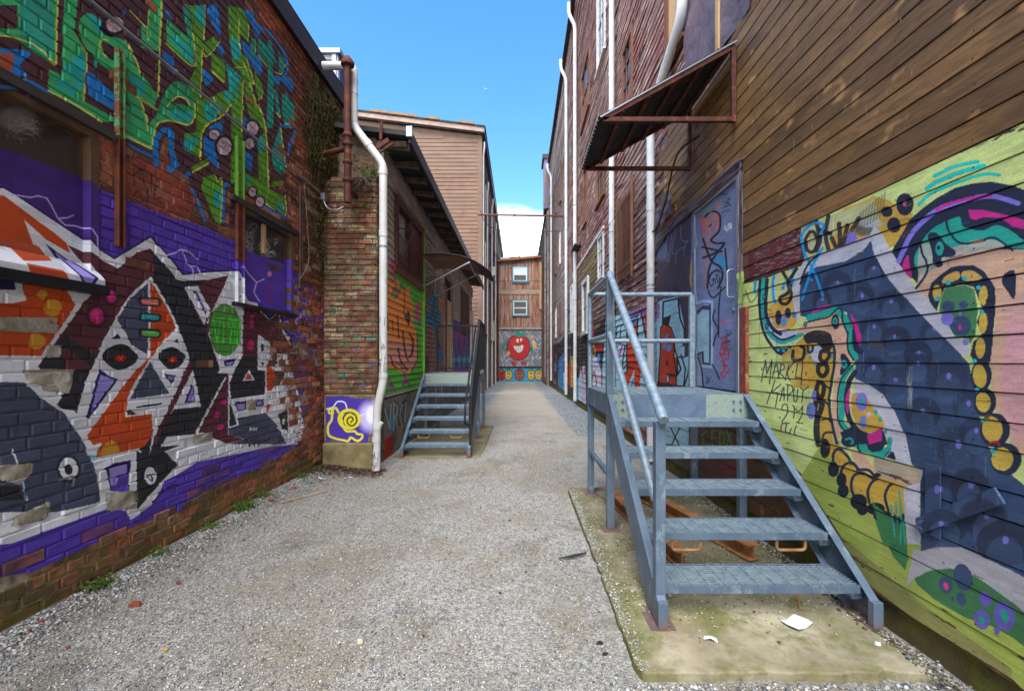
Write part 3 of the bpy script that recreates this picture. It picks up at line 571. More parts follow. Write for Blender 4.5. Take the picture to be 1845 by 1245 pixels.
    q(px('R7','600 130 740 120 760 190 950 160 1010 70 1010 200 940 280 820 245 640 190'), TQ); el('R7',550,85,92,72,ND); st(px('R7','510 70 560 60 590 100 570 115'), 4, TQ); q(px('R7','930 260 980 200 1040 210 1065 300'), ND); st(px('R7','950 270 1000 210'), 2.5, (150,160,170)); st(px('R7','640 130 665 200 790 370'), 3, ND)
    q(px('R7','740 30 905 -60 905 90 850 100 770 130'), MG); q(px('R7','740 140 950 120 900 200 800 215'), ND)
    # gold worm below
    q(px('R7','560 200 700 220 810 380 830 460 700 420 600 330'), PE); q(px('R7','820 262 1350 412 1325 545 1180 600 850 480 810 380'), (176,158,134)); q(px('R7','1180 600 1325 545 1330 1230 1190 1230 1150 800'), LW)
    q(px('R7','220 90 430 130 560 300 700 440 830 470 1140 560 1160 900 1090 930 960 880 900 780 740 790 600 640 530 620 440 470 370 300 240 210'), (200,160,62))
    for l in ('370 300 375 220 430 175 520 250 580 340','445 460 480 370 570 325 650 400 690 450','600 700 568 600 590 480 690 440 800 500','770 770 750 650 790 550 850 505','980 860 940 700 980 590 1010 570','640 410 760 410 830 480'): st(px('R7',l), 5, ND)
    for cx, cy, rx, ry in ((280,170,55,110),(370,400,60,85),(460,520,55,80),(480,640,60,75),(650,760,95,85),(690,850,60,60),(840,840,100,70),(920,920,110,60),(860,465,40,25)): el('R7',cx,cy,rx,ry,(30,33,44))
    q(px('C7','400 330 480 400 555 400 575 600 560 660 500 590 440 470'), (60,118,70)); q(px('R7','830 960 1000 960 1160 960 1180 1230 920 1230'), (60,118,70))
    for l in ('1095 640 1120 900 1110 1228','1058 770 1072 900','1005 800 1050 1150','1140 980 1165 1225'): st(px('R7',l), 3.2, (34,160,140))
    el('R7',1050,950,20,50,ND); el('R7',1100,970,18,40,ND); el('R7',1145,930,16,40,ND)
    # bottom white shape and leaf
    q(px('C7','565 740 600 560 640 570 700 550 830 550 960 610 1076 665 1250 760 1250 1000 1076 815 900 690 700 655 605 700'), (172,168,172))
    q(px('C7','605 700 680 662 780 652 900 690 1076 815 1250 960 1250 1120 1080 985 980 930 850 890 700 800 620 730'), (64,112,70))
    el('R6',1190,245,100,152,NB,rot=-.3); el('R6',998,330,74,98,NB,rot=-.3); el('R6',1000,342,26,45,(205,70,110),rot=-.3); el('R6',1168,485,50,82,NB,rot=-.3); el('R6',1075,485,18,34,NB)
    for cx, cy, rx, ry in ((1435,485,66,86),(1400,710,84,112),(1645,670,112,165),(1565,835,28,46)):
        el('R6',cx,cy,rx,ry,(100,88,170),rot=-.3)
        if rx > 80: el('R6',cx,cy+5,rx*.34,ry*.5,(34,150,125),rot=-.3)
    # upper right creature
    q(px('R3','450 1230 600 960 750 830 900 720 1100 610 1300 560 1500 540 1720 580 2000 680 2000 1400','R4','2000 300 1100 150 850 200 680 430 500 240 400 90'), ND)
    q(px('R4','750 200 1100 150 1400 60 1733 60 2100 60 2100 1400 1480 1400 1540 900 1550 600 1500 420 1400 280 1150 240 950 340 830 470 800 620 760 560 670 490'), PE)
    q(px('R5','1490 -60 2100 -60 2100 1200 1733 1060 1690 850 1540 620 1500 300'), PE); el('R5',1800,300,180,600,(214,150,170),.6,soft=.6); el('R4',1800,900,150,300,(222,160,175),.5,soft=.6)
    q(px('R3','850 1060 1020 970 1150 930 1200 1040 1400 1080 1550 1020 1733 1090 2000 1300','R4','2000 60 1100 30 1000 150 740 330 650 170 720 0'), TQ, sm=True)
    q(px('R4','730 0 1050 40 1400 -60 1700 20 1400 80 1000 170 800 300 700 460 690 330'), (196,186,170), .85, sm=True)
    st(px('R3','560 1235 640 1090 800 930 950 830 1200 750 1500 700 1800 780'), 9, LV); st(px('R4','570 0 520 90 480 190'), 9, LV); st(px('R3','900 850 1050 780 1240 730 1500 690'), 5, MG)
    q(px('R3','1245 850 1400 850 1680 910 2000 1000 2000 1100 1733 1035 1600 940 1400 935 1330 970 1265 940'), MG)
    st(px('R3','1000 960 1030 1080 1120 1200 1230 1225 1400 1190 1530 1160 1640 1220 1733 1300'), 4, ND); st(px('R4','710 -20 740 110 790 200 780 330 670 490'), 4, ND)
    q(px('R4','575 120 600 200 620 360 595 370 520 260'), MG, sm=True); q(px('R4','800 -100 900 -120 1000 0 1110 80 1080 140 960 150 960 230 900 260 860 200 850 100'), ND, sm=True); el('R4',930,50,46,78,TQ); el('R4',918,40,20,24,ND)
    q(px('R4','1150 240 1300 235 1420 300 1540 480 1550 620 1530 900 1500 1240 1270 1240 1300 1080 1400 1000 1340 860 1400 700 1310 480 1180 440 990 470 940 600 900 740 820 640 800 560 840 430 930 350 1050 260'), ND)
    q(px('R4','990 480 1200 450 1310 500 1350 690 1330 1000 1260 1100 1240 1050 1100 1020 930 740 940 620'), LG)
    for cx, cy, rx, ry in ((1030,690,72,62),(1195,672,50,42),(1165,905,112,112)): el('R4',cx,cy,rx,ry,NB)
    el('R4',1157,920,20,30,MG); el('R4',1012,825,70,74,LV); el('R4',1215,1085,30,36,LV); el('R4',1155,770,20,30,LV)
    for c, cx, cy, rx, ry in (('R5',1390,230,115,175),('R5',1430,520,125,160),('R5',1540,830,165,190),('R5',1660,1150,170,180),('R5',1400,30,100,90)): el(c,cx,cy,rx,ry,ND)
    for s_ in ('955 430 1000 350 1130 300 1150 380 1040 425','1190 300 1300 295 1400 380 1230 410 1170 360'): q(px('R4',s_), (206,166,84), sm=True)
    for c, cx, cy, rx, ry in (('R4',1415,570,50,110),('R4',1410,870,48,120),('R4',900,540,48,92),('R4',1380,1150,55,115),('R5',1375,230,76,132),('R5',1410,520,82,112),('R5',1510,820,112,145),('R5',1620,1150,120,130)): el(c,cx,cy,rx,ry,(204,170,72),rot=-.2 if c == 'R5' else 0)
    for c, cx, cy in (('R4',1025,430),('R4',1205,380),('R4',1358,480),('R4',908,605),('R4',1392,750),('R5',1320,65),('R5',1350,385),('R5',1410,725),('R5',1520,1065)): el(c,cx,cy,27,25,CY)
    el('R4',1462,628,18,18,(25,22,22)); st(px('R5','1490 970 1560 960 1590 990'), 4, (190,40,40)); q(px('R4','1760 300 1640 340 1620 430 1680 520 1760 600'), ND, sm=True)
    # dots, cyan dashes
    for cx, cy, rx, ry in ((545,790,95,122),(345,872,64,58),(425,1020,74,84)): el('R3',cx,cy,rx,ry,(38,42,58))
    el('R3',540,780,22,36,(205,80,130))
    for l, w in (('870 480 1050 390 1200 345 1350 320',6.5),('790 620 900 540 1150 440 1420 360',8),('700 790 850 660 1100 560 1400 460 1590 465',6)): st(px('R3',l), w, (42,196,176))
    for k in range(9): st(px('R3','%d %d %d %d' % (20+k*35, 1080-k*20, 60+k*33, 880-k*28)), 5, (60,60,64), .5, soft=True)
    # ---- door and the panel beside it
    q(px('P','1183 520 1183 418 1210 396 1245 378 1255 372 1255 700 1183 700'), (76,64,78))
    for k in range(26): x = r.uniform(60, 400); y = r.uniform(420, 1240); st(px('D','%f %f %f %f %f %f' % (x, y, x+r.uniform(-20,20), y+60, x+r.uniform(-20,20), y+r.uniform(80,200))), 3, r.choice(((88,44,40),(70,40,50),(100,56,44),(60,60,90))), .5, soft=True)
    for l in ('160 650 130 780 170 900','200 640 160 940','250 560 200 820 240 860','300 540 310 700 380 720','240 960 260 830 340 780','330 880 350 760 380 700','120 870 150 950'): st(px('D',l), 2.2, (120,124,160), .7)
    el('D',80,820,60,110,(110,130,170),.6,soft=.7)
    q(px('D','405 400 470 380 470 2400 405 2400'), (56,80,120)); q(px('D','440 730 470 700 470 1240 420 1240 400 1100'), (196,150,40), sm=True); st(px('D','440 520 445 610'), 1.6, (190,190,200))
    letters(p)
    q(px('P','1248 378 1330 326 1332 706 1246 702'), (118,130,164))
    ORG = (226,104,70)
    for l, w in (('500 470 530 500',3),('555 430 550 640',3.4),('580 450 580 620',3.4),('540 480 590 440',3),('610 470 615 600 650 610',3.2),('650 440 610 470',3),('690 380 660 450 670 560 710 560 720 440 695 370',3.4),('735 260 715 330 740 340',3),
                 ('560 640 565 1240',2.6),('590 620 595 900',1.8),('605 640 600 1240',1.6),('630 620 640 820',1.6),('690 590 688 900',1.8)): st(px('D',l), w, ORG, .9 if w > 2.8 else .6)
    for l, w in (('575 440 640 380 720 400 745 470 730 600 640 700 700 740 790 740 700 840 550 900',4),('540 780 760 830',3.6),('550 690 640 930 740 1000 770 1100 720 1240',4),('650 930 790 740',3.6),('640 960 610 1060 600 1240',3.6),('800 800 820 1040',3.4),
                 ('610 1160 640 1080 700 1040 740 1060',3.6),('620 550 640 530',3)): st(px('D',l), w, (28,28,40), .9)
    q(px('D','700 870 740 860 790 900 800 1030 760 1010 740 960 700 950'), (44,150,200), .8, sm=True)
    for l in ('620 1170 640 1220 660 1200','650 1150 670 1140 660 1210','680 1130 690 1190','700 1110 720 1180 740 1120','690 1090 730 1100'): st(px('D',l), 1.6, (24,24,32))
    for k in range(6): p.scrib('D', 780+r.random()*60, 200+k*35, 50, 24, (40,44,64), 1.1, 6, k+200, .8)
    for l in ('800 540 795 580 820 585','818 560 815 610','830 520 845 520 832 545 850 560 830 590','858 510 856 570 872 545 862 512','868 572 870 573'): st(px('D',l), 1.8, (215,220,228))
    for k in range(5): p.scrib('D', 600+r.random()*40, 340+r.random()*50, 50, 30, (130,140,110), 1.1, 6, k+300, .6)
    q(px('L','978 250 1060 170 1130 190 1150 200 1150 850 1045 840 1050 720 990 740 975 740'), (150,170,205), .9, sm=False); q(px('L','985 310 1060 255 1115 250 1115 830 1060 825 1050 710 985 730'), (148,186,200))
    q(px('L','978 250 1050 185 1120 190 1122 240 1040 235 978 300'), (58,66,80)); st(px('L','1128 180 1125 845 1050 835 1045 710 985 740'), 2.6, (28,30,40), sm=False); st(px('L','985 160 1060 140 1150 150 1150 600 1150 880 1030 870'), 4.5, (168,186,222), .8, sm=False)
    q(px('L','985 750 1020 850 1040 1100 980 1100'), (140,160,180)); st(px('L','990 770 1030 900 1050 1100'), 2.4, (28,30,40))
    for l in ('1180 240 1160 340 1220 460 1180 560 1165 640','1250 -20 1225 240 1225 540','1300 -20 1170 100 1120 60 1110 20','1150 850 1200 940 1230 1010'): st(px('L',l), 2.8, (30,34,50), .9)
    for k in range(9): p.scrib('L', 1290+r.random()*40, 480+k*26, 55, 40, (48,56,84), 1.0, 6, k+400, .8)
    for k in range(7): p.scrib('L', 1270+r.random()*40, 560+k*70, 60, 60, (196,36,44), 1.7, 6, k+500, .85)
    for l in ('1245 350 1250 390','1262 350 1258 385 1275 372','1290 345 1290 385','1285 345 1310 345','1315 345 1320 390','1330 350 1325 388'): st(px('L',l), 1.4, (205,90,110))
    p.scrib('L', 1120, 1000, 40, 70, (60,70,90), 1.2, 10, 77)
    # below the landing
    q(px('P','1120 762 1240 762 1244 800 1236 815 1120 800'), (150,190,198)); q(px('P','1240 762 1345 765 1350 880 1250 900 1240 830'), (96,66,56), .8); q(px('P','1120 800 1236 815 1250 900 1130 900'), (78,66,60), .8)
    for l in ('1150 765 1160 800','1180 765 1172 800 1190 806','1205 765 1225 806','1225 768 1210 800','1135 790 1235 806'): st(px('P',l), 2.4, (30,34,44))
    for l in ('1272 776 1264 784 1266 800 1276 802','1282 776 1282 802','1282 776 1290 776','1282 789 1289 789','1282 802 1291 802','1296 776 1296 802 1304 796 1304 782 1296 776','1308 776 1318 802','1318 776 1308 802'): st(px('P',l), 2, (70,140,60), sm=False)
    for k in range(7): p.scrib('P', 1290+r.random()*30, 835+r.random()*30, 18, 12, (150,50,60), 1.1, 6, k+60, .8)
    # stains, runs and brushwork
    for k in range(260):
        y = r.uniform(1.7, 4.0); z = r.uniform(.2, 2.4); u = U0+XR*F/y; v = V0-(z-EYE)*F/y; a = r.uniform(-.5, .5); L = r.uniform(4, 22)
        i_ = int((y-p.a0)*p.res); j_ = int((z-p.z0)*p.res); c_ = p.img[min(j_, p.H-1), min(i_, p.W-1)]
        if c_[3] > .5: st([(u, v), (u+L*math.cos(a), v+L*math.sin(a))], r.uniform(1.5, 6), tuple(min(255, 255*x*r.choice((.78, .86, 1.14, 1.22))) for x in c_[:3]), .35, soft=True)
    for k in range(46):
        y = r.uniform(1.8, 4.0); z = r.uniform(.9, 2.3); u = U0+XR*F/y; v = V0-(z-EYE)*F/y; st([(u, v), (u+r.uniform(-1,1), v+r.uniform(12, 60))], r.uniform(.7, 1.6), r.choice(((200,200,196),(60,56,60),(150,140,120))), .28)
    # noise over paint
    p.img[..., :3] *= (0.94+.12*nrnd.rand(p.H, p.W, 1)).astype(np.float32)
    n1 = nrnd.rand(p.H//3+2, p.W//30+2).repeat(3, 0).repeat(30, 1)[:p.H, :p.W, None]; p.img[..., :3] *= (.96+.08*n1).astype(np.float32)
    def field(h, w):
        g = nrnd.rand(p.H//h+3, p.W//w+3); yi = np.arange(p.H)/h; xi = np.arange(p.W)/w; y0 = yi.astype(int); x0 = xi.astype(int); fy = (yi-y0)[:, None]; fx = (xi-x0)[None]
        A_ = g[y0][:, x0]; B_ = g[y0][:, x0+1]; C_ = g[y0+1][:, x0]; D_ = g[y0+1][:, x0+1]
        return (A_*(1-fx)+B_*fx)*(1-fy)+(C_*(1-fx)+D_*fx)*fy
    p.img[..., :3] *= (.86+.28*(.5*field(40, 60)+.3*field(12, 30)+.2*field(4, 14)))[..., None].astype(np.float32)
    n2 = .45*field(9, 60)+.33*field(4, 24)+.22*field(2, 9); low = np.clip((.55-p.z)/.5, 0, 1)[:, None]
    p.img[..., 3] *= np.where(n2 < .22+low*.15, 0., 1.)
paint_R()
# far part of the right wall: letters, black band with figures
PF = Paint('right_far_mural', 'x', XR, 6.6, 31, -.35, 3.4, 70)
def paint_F():
    p = PF; q = p.poly; st = p.stroke; r = random.Random(8)
    q(px('M','720 0 600 190 500 220 400 350 270 350 230 350 200 400 100 440 40 470 0 480 0 1000 720 1400'), (34,31,36), .92)
    letters(p)
    q(px('M','480 440 488 240 503 180 520 260 522 440 600 420 600 480 480 480'), (196,26,26)); q(px('M','470 900 474 600 485 540 505 520 560 540 590 650 600 900'), (206,204,216)); q(px('M','370 1040 375 730 400 640 425 610 440 640 445 1060 420 1060'), (188,184,206))
    for l in ('485 640 490 740','505 740 510 690 525 680 540 760 540 820','590 700 590 820','560 560 600 720','400 640 410 700','440 620 430 690'): st(px('M',l), 1.8, (150,30,50))
    p.ell('M',512,480,22,48,(200,160,30)); p.ell('M',512,485,14,34,(100,90,50)); p.ell('M',562,550,14,44,(60,150,200)); q(px('M','570 600 590 640 590 700'), (40,120,180))
    q(px('M','180 820 190 560 235 490 235 840'), (58,110,160)); q(px('M','235 680 272 670 275 860 260 880 235 860'), (200,214,224)); q(px('M','232 740 275 780 272 860 235 850'), (90,190,220)); st(px('M','312 540 310 810'), 4.5, (204,160,40)); st(px('M','292 600 290 790'), 4, (170,34,40)); q(px('M','322 895 375 895 375 990 322 990'), (80,180,220)); st(px('M','368 740 362 900'), 3, (80,180,220))
    q(px('M','92 480 118 470 108 700 92 710'), (170,40,110)); q(px('M','130 470 140 470 140 700 130 690'), (150,30,50)); q(px('M','85 560 170 500 180 800 110 790'), (70,44,60), .7)
    for k in range(40): x = r.uniform(60, 420); y = r.uniform(480, 760)*(1 if x > 150 else .97); st(px('M','%f %f %f %f' % (x, y, x+r.uniform(-3,3), y+r.uniform(20,80))), r.uniform(.8,2.4), r.choice(((150,40,50),(190,190,200),(70,110,160),(90,60,110),(40,120,90),(200,150,60))), .6)
    for k in range(25): x = r.uniform(230, 430); y = r.uniform(400, 600); p.scrib('M', x, y, 12, 22, r.choice(((200,200,205),(30,30,34),(120,60,70))), .9, 4, k, .7)
paint_F()
# left low building, pillar panel, end wall
PB = Paint('low_building_mural', 'x', XB, 6.55, 20, -.2, 4.3, 110)
def paint_B():
    p = PB; q = p.poly; st = p.stroke; r = random.Random(12)
    GRN = (88,184,54)
    q(px('N','-60 -60 90 0 200 60 300 110 440 180 440 1020 400 1180 90 1250 -60 1280'), GRN); q(px('N','-60 120 90 100 180 160 230 230 270 220 320 190 330 300 360 380 350 560 390 650 390 960 320 1040 150 1000 -60 990'), (236,140,56)); q(px('N','90 700 390 780 385 950 330 1030 220 990 130 960 -60 960 -60 690'), (222,148,122))
    q(px('N','-60 100 60 100 120 180 100 300 -60 300'), (110,104,100), .6); q(px('N','200 120 260 170 230 260 180 330 140 300 150 230'), (110,96,90), .7); q(px('N','140 260 190 270 160 330'), GRN); q(px('N','180 150 210 130 230 190 210 210'), (220,150,60), sm=True)
    q(px('N','375 380 430 320 430 560 370 520'), (196,96,110)); q(px('N','130 -60 180 0 170 120 150 160 130 110'), (196,80,130), sm=True); q(px('N','260 480 320 430 320 560 300 560'), (90,70,60))
    for l, w in (('300 440 315 500 305 570',3.4),('200 480 215 700',2.6),('255 640 270 800 300 920',3.4),('320 660 350 720 345 840 320 880',4.2),('135 880 160 960 190 990',3.2),('210 800 230 920 300 1010',3.4),('200 940 260 1000',2),('390 650 395 900 330 1030',2),('100 470 110 620',2),('270 220 265 460',2),('150 520 160 640',1.6)): st(px('N',l), w, (62,48,54), .85)
    for s_ in ('120 1060 160 1150 190 1240 150 1180 110 1245 120 1150','240 1020 280 1020 290 1090 335 1165 280 1140 240 1170 260 1090'): q(px('N',s_), (186,80,120)); 
    for l in ('130 1180 150 1160 180 1230','250 1165 280 1135 330 1160','430 520 410 560 450 580','440 640 420 680 450 690','420 750 450 770 440 790'): st(px('N',l), 2.4, (104,56,170))
    q(px('N','428 180 457 180 452 1022 428 1022'), (120,200,50))
    # second section: grey-brown with a teal figure and a face
    q(px('N','457 100 610 100 640 280 640 1020 455 1020'), (128,104,92)); q(px('N','600 300 660 320 650 620 600 460'), (176,110,62)); q(px('N','540 250 600 230 590 420 630 440 620 560 590 640 640 900 620 930 555 600 470 550 480 480 530 420 510 360'), (28,112,138)); q(px('N','600 720 650 900 640 930 600 900 580 820'), (44,104,180))
    for l in ('480 500 540 480 560 300','600 430 560 500 610 560','560 600 620 820','500 560 600 540','540 380 600 400'): st(px('N',l), 1.6, (24,34,50))
    for l in ('480 150 485 250','500 140 505 250','520 150 515 260','470 300 500 280 490 380','470 420 490 460'): st(px('N',l), 1.8, (60,52,50))
    p.ell('N',475,700,24,100,(110,104,116)); st(px('N','475 590 450 700 475 810 500 700 475 590'), 1.6, (40,36,44)); q(px('N','490 590 530 580 520 1020 500 1020'), (150,74,56)); q(px('N','450 860 500 860 510 1020 450 1020'), (70,58,76))
    for k in range(14): x = r.uniform(460,640); y = r.uniform(600,980); p.scrib('N', x, y, 20, 60, r.choice(((60,50,60),(140,120,120),(150,70,60))), 1.2, 4, k, .7)
    # purple to magenta with blue letters
    q(px('N','738 515 925 590 930 1040 738 1040'), (78,58,136)); q(px('N','738 620 930 690 930 1040 738 1040'), (148,52,122), .8)
    for cx in (755, 800, 850, 900):
        q(px('N','%d 990 %d 690 %d 680 %d 990' % (cx-22, cx-6, cx+8, cx+20)), (44,110,170), .9); st(px('N','%d 990 %d 700 %d 990' % (cx-20, cx, cx+18)), 1.2, (24,30,60))
        p.ell('N',cx,910,18,28,(60,170,190))
    # concrete base
    q(px('O','655 640 790 640 790 930 655 1000'), (168,26,30), .95); q(px('O','655 560 700 480 760 600 790 660 655 720'), (120,110,110), .8)
    SV = (150,156,160)
    for l in ('665 500 700 340','700 340 760 580','760 580 770 300','800 600 800 280','800 290 845 330 840 420 800 440','820 430 850 600','900 300 870 420 900 560','940 280 930 500','900 300 940 260'): st(px('O',l), 5.2, (40,44,50), sm=False)
    for l in ('665 500 700 340','700 340 760 580','760 580 770 300','800 600 800 280','800 290 845 330 840 420 800 440','820 430 850 600','900 300 870 420 900 560','940 280 930 500'): st(px('O',l), 3.2, SV, sm=False)
    q(px('O','740 480 830 440 820 600 770 600'), (90,150,180), .6); q(px('O','840 520 900 560 880 720 850 640'), (190,110,84), .6)
    q(px('N','480 1100 940 1100 940 1400 480 1400'), (84,80,84), .8)
    for k in range(22): x = r.uniform(560, 930); st(px('N','%f %f %f %f' % (x, r.uniform(1100,1160), x+r.uniform(-8,8), r.uniform(1220,1400))), 2, r.choice(((190,190,190),(40,36,40),(160,50,100),(60,60,70))), .85)
    p.img[..., :3] *= (0.92+.14*nrnd.rand(p.H, p.W, 1)).astype(np.float32)
paint_B()
PP = Paint('pillar_panel', 'y', 6.3, -2.79, -2.0, 0, 1.3, 320)
def paint_P():
    p = PP; q = p.poly; st = p.stroke
    q(px('O','50 215 240 205 400 235 560 235 555 500 510 790 300 740 90 700 60 760 50 690'), (70,48,150)); p.ell('O',530,440,110,150,(196,188,232),.95,soft=.9); p.ell('O',555,420,55,90,(236,234,246),.9,soft=.7)
    YE = (216,206,44)
    p.ell('O',310,465,130,118,YE); p.ell('O',320,470,86,86,(58,46,96)); p.ell('O',325,480,74,80,YE)
    st(px('O','385 430 395 490 350 540 300 520 290 470 330 440 355 470 330 500'), 3.2, (96,78,20)); st(px('O','250 400 310 390 370 420'), 1.6, (110,90,30))
    st(px('O','190 390 160 340 120 370 115 470 75 540 80 640 150 680 240 700 300 710 330 670 400 710 450 680 455 640 400 630 370 600 280 600 240 540 230 480'), 4.2, YE); st(px('O','90 400 80 370 110 350 130 400'), 4, YE)
    st(px('O','60 350 130 330 180 270 260 280 285 350'), 2.6, (205,205,235)); st(px('O','430 430 500 400'), 2, (220,220,240))
paint_P()
PW = Paint('pillar_upper', 'y', 6.3, -2.79, -2.0, 1.1, 2.9, 160)
def paint_PW():
    p = PW; q = p.poly; r = random.Random(2)
    for k in range(46):
        x = -2.78+r.randrange(4)*.2+r.uniform(0, .08); z = 1.13+int(r.uniform(0, 1.0)**1.0*22)*BH
        u = U0+x*F/6.3; v = V0-(z-EYE)*F/6.3; w = r.uniform(8, 22)
        q([(u, v), (u+w, v), (u+w, v-8), (u, v-8)], r.choice(((60,140,110),(70,120,70),(80,64,130),(120,84,110),(130,90,90),(140,90,74),(110,74,80),(150,140,70))), r.uniform(.2, .6))
paint_PW()
PE_ = Paint('end_wall_mural', 'y', 37.95, -1.9, 2.1, -.35, 4.9, 90)
def paint_E():
    p = PE_; q = p.poly; st = p.stroke; r = random.Random(21)
    q(px('P','880 560 1000 560 1000 720 880 720'), (120,121,128))
    for k in range(170):
        x = r.uniform(45, 410); y = r.uniform(730, 1050); a = r.choice(((12,0),(0,14),(9,12),(-9,12))); st(px('E','%f %f %f %f' % (x, y, x+a[0]*1.8, y+a[1]*1.6)), .85, (196,198,204), .9, sm=False)
    RD = (186,44,46)
    st(px('E','120 840 70 890 130 930'), 3.4, (34,130,110), sm=False); st(px('E','290 870 320 920 340 860'), 4.4, (34,130,110), sm=False)
    p.ell('E',212,890,102,114,(60,20,24)); p.ell('E',212,890,96,108,RD); p.ell('E',190,850,40,40,(206,76,70),.5,soft=.6)
    q(px('E','185 790 180 765 215 740 220 765 255 765 275 800 240 790 215 800'), (34,140,116), sm=True)
    q(px('E','170 880 210 880 250 870 245 915 215 935 185 915'), (226,224,220), sm=True)
    for x in (190, 208, 226): st(px('E','%d 880 %d 925' % (x, x)), .7, (40,24,30))
    p.ell('E',205,832,12,16,(232,230,226)); p.ell('E',235,825,10,14,(232,230,226)); p.ell('E',210,836,5,6,(20,20,24)); p.ell('E',238,828,4,5,(20,20,24)); st(px('E','190 860 220 868 262 850'), 1, (60,16,20))
    p.ell('E',125,940,14,18,(222,160,90)); p.ell('E',350,870,18,28,(222,170,90)); p.ell('E',328,800,14,18,(206,150,110)); p.ell('E',340,845,10,20,(190,190,194))
    for cx in (172, 258): p.ell('E',cx,1028,26,20,(176,60,50)); st(px('E','%d 1000 %d 1020' % (cx+8, cx+8)), 2, (34,130,110))
    q(px('P','880 660.5 1000 660.5 1000 663.5 880 663.5'), (26,22,26)); q(px('P','880 663.5 1000 663.5 1000 720 880 720'), (64,150,190))
    for cx, rr, a, b in ((65,28,(176,44,50),(60,20,30)),(125,30,(206,176,96),(120,50,40)),(220,38,(150,96,70),(60,30,34)),(320,28,(214,180,70),(80,50,36)),(385,30,(206,170,90),(110,60,30))):
        p.ell('E',cx,1125,rr*1.12,52,(24,20,26)); p.ell('E',cx,1125,rr,46,a); p.ell('E',cx-7,1115,5,8,b); p.ell('E',cx+9,1115,5,8,b); st(px('E','%d 1148 %d 1150' % (cx-8, cx+10)), 1.2, b); p.ell('E',cx,1090,rr*.6,12,r.choice(((170,40,60),(70,140,60),(150,30,60))),.8)
paint_E()
# ---------------------------------------------------------------- materials
def paint_mat(name, paint, base, rough=.62, bs=.35, bscale=45, bd=.004, spec=.35, stretch=(1, 1, 1)):
    """real wall colour by base(t); flat paint over it"""
    m, t, b = new_mat(name, rough, 0, spec)
    col, fac, se = paint.node(t)
    bc = base(t)
    # small chips and dust on the paint
    v = pos(t); chip = rng(t, noise(t, v, 55, 5, .7), .66, .72, 1, .25)
    f = mth(t, 'MULTIPLY', fac, chip)
    c = mixc(t, f, bc, col)
    t.links.new(c, b.inputs['Base Color'])
    rr = mth(t, 'MULTIPLY', fac, -.18); t.links.new(mth(t, 'ADD', rr, .82), b.inputs['Roughness'])
    h = mth(t, 'ADD', noise(t, pos(t, stretch), bscale, 4), mth(t, 'MULTIPLY', noise(t, v, 9, 2), 1.5))
    bump(t, b, h, bs, bd); return m
def brick_cols(t, cols, axis=1, L=.221, H=BH, off=.11, dirt=(60, 40, 28), low=(92, 92, 40)):
    g = node(t, 'ShaderNodeNewGeometry'); se = node(t, 'ShaderNodeSeparateXYZ'); t.links.new(g.outputs['Position'], se.inputs[0])
    row = mth(t, 'FLOOR', mth(t, 'DIVIDE', mth(t, 'ADD', se.outputs[2], .03), H)); odd = mth(t, 'MULTIPLY', mth(t, 'MODULO', row, 2), off)
    cell = mth(t, 'FLOOR', mth(t, 'DIVIDE', mth(t, 'ADD', se.outputs[axis], odd), L))
    co = node(t, 'ShaderNodeCombineXYZ'); t.links.new(row, co.inputs[0]); t.links.new(cell, co.inputs[1])
    w = node(t, 'ShaderNodeTexWhiteNoise'); w.noise_dimensions = '3D'; t.links.new(co.outputs[0], w.inputs[0])
    r = node(t, 'ShaderNodeValToRGB'); r.color_ramp.interpolation = 'CONSTANT'
    el = r.color_ramp.elements
    while len(el) < len(cols): el.new(.5)
    for i, c in enumerate(cols): el[i].position = i/len(cols); el[i].color = (*lin(c), 1)
    t.links.new(w.outputs[0], r.inputs[0])
    c = mixc(t, rng(t, noise(t, pos(t), 30, 5), .4, .85), r.outputs[0], dirt)
    c = mixc(t, mth(t, 'MULTIPLY', rng(t, noise(t, pos(t, (1, 1, .6)), 2.6, 6, .65), .48, .62), .7), c, dirt)
    # moss just above the ground
    zz = rng(t, se.outputs[2], .05, .42, 1, 0); mo = mth(t, 'MULTIPLY', zz, rng(t, noise(t, pos(t), 5, 6, .6), .36, .5))
    return mixc(t, mth(t, 'MULTIPLY', mo, .8), c, low)
RED = ((166,84,60),(142,70,54),(184,100,70),(116,66,54),(176,122,92),(150,92,70),(96,62,54),(168,104,68))
def ab(t):
    c = brick_cols(t, RED)
    se = node(t, 'ShaderNodeSeparateXYZ'); g = node(t, 'ShaderNodeNewGeometry'); t.links.new(g.outputs['Position'], se.inputs[0])
    # wet dark growth towards the inner corner, high up
    k = mth(t, 'MULTIPLY', rng(t, se.outputs[1], 5.3, 6.1), rng(t, se.outputs[2], 2.2, 3.2))
    k = mth(t, 'MULTIPLY', k, rng(t, noise(t, pos(t), 4.5, 7, .7), .34, .58))
    return mixc(t, k, c, (44, 30, 18))
m_brickA = paint_mat('painted brick', PA, ab, bs=.5, bd=.006)
m_backA = paint_mat('painted mortar', PA, lambda t: mixc(t, rng(t, noise(t, pos(t), 14, 6), .35, .65), (176,164,142), (112,98,80)), bs=.6, bd=.012, bscale=25)
m_plaster = gmat('rough plaster', (176,170,154), (140,134,118), 9, .9, bs=.8, bd=.012, bscale=18, c3=(120,110,92))
m_boardA = paint_mat('painted board', PA, lambda t: mixc(t, rng(t, noise(t, pos(t, (1,1,.3)), 6, 5), .4, .6), (96,70,48), (70,54,42)), bs=.1, bscale=20)
PALE = ((160,138,108),(136,106,82),(140,90,68),(172,154,116),(112,84,64),(138,92,70),(112,74,60),(100,88,66))
m_pier = paint_mat('pillar brick', PW, lambda t: mixc(t, mth(t, 'MULTIPLY', rng(t, noise(t, pos(t), 3.4, 7, .7), .48, .56), .9), brick_cols(t, PALE, 0, .2, BH, .1, (70,58,40)), (88,46,28)), bs=.6, bd=.008)
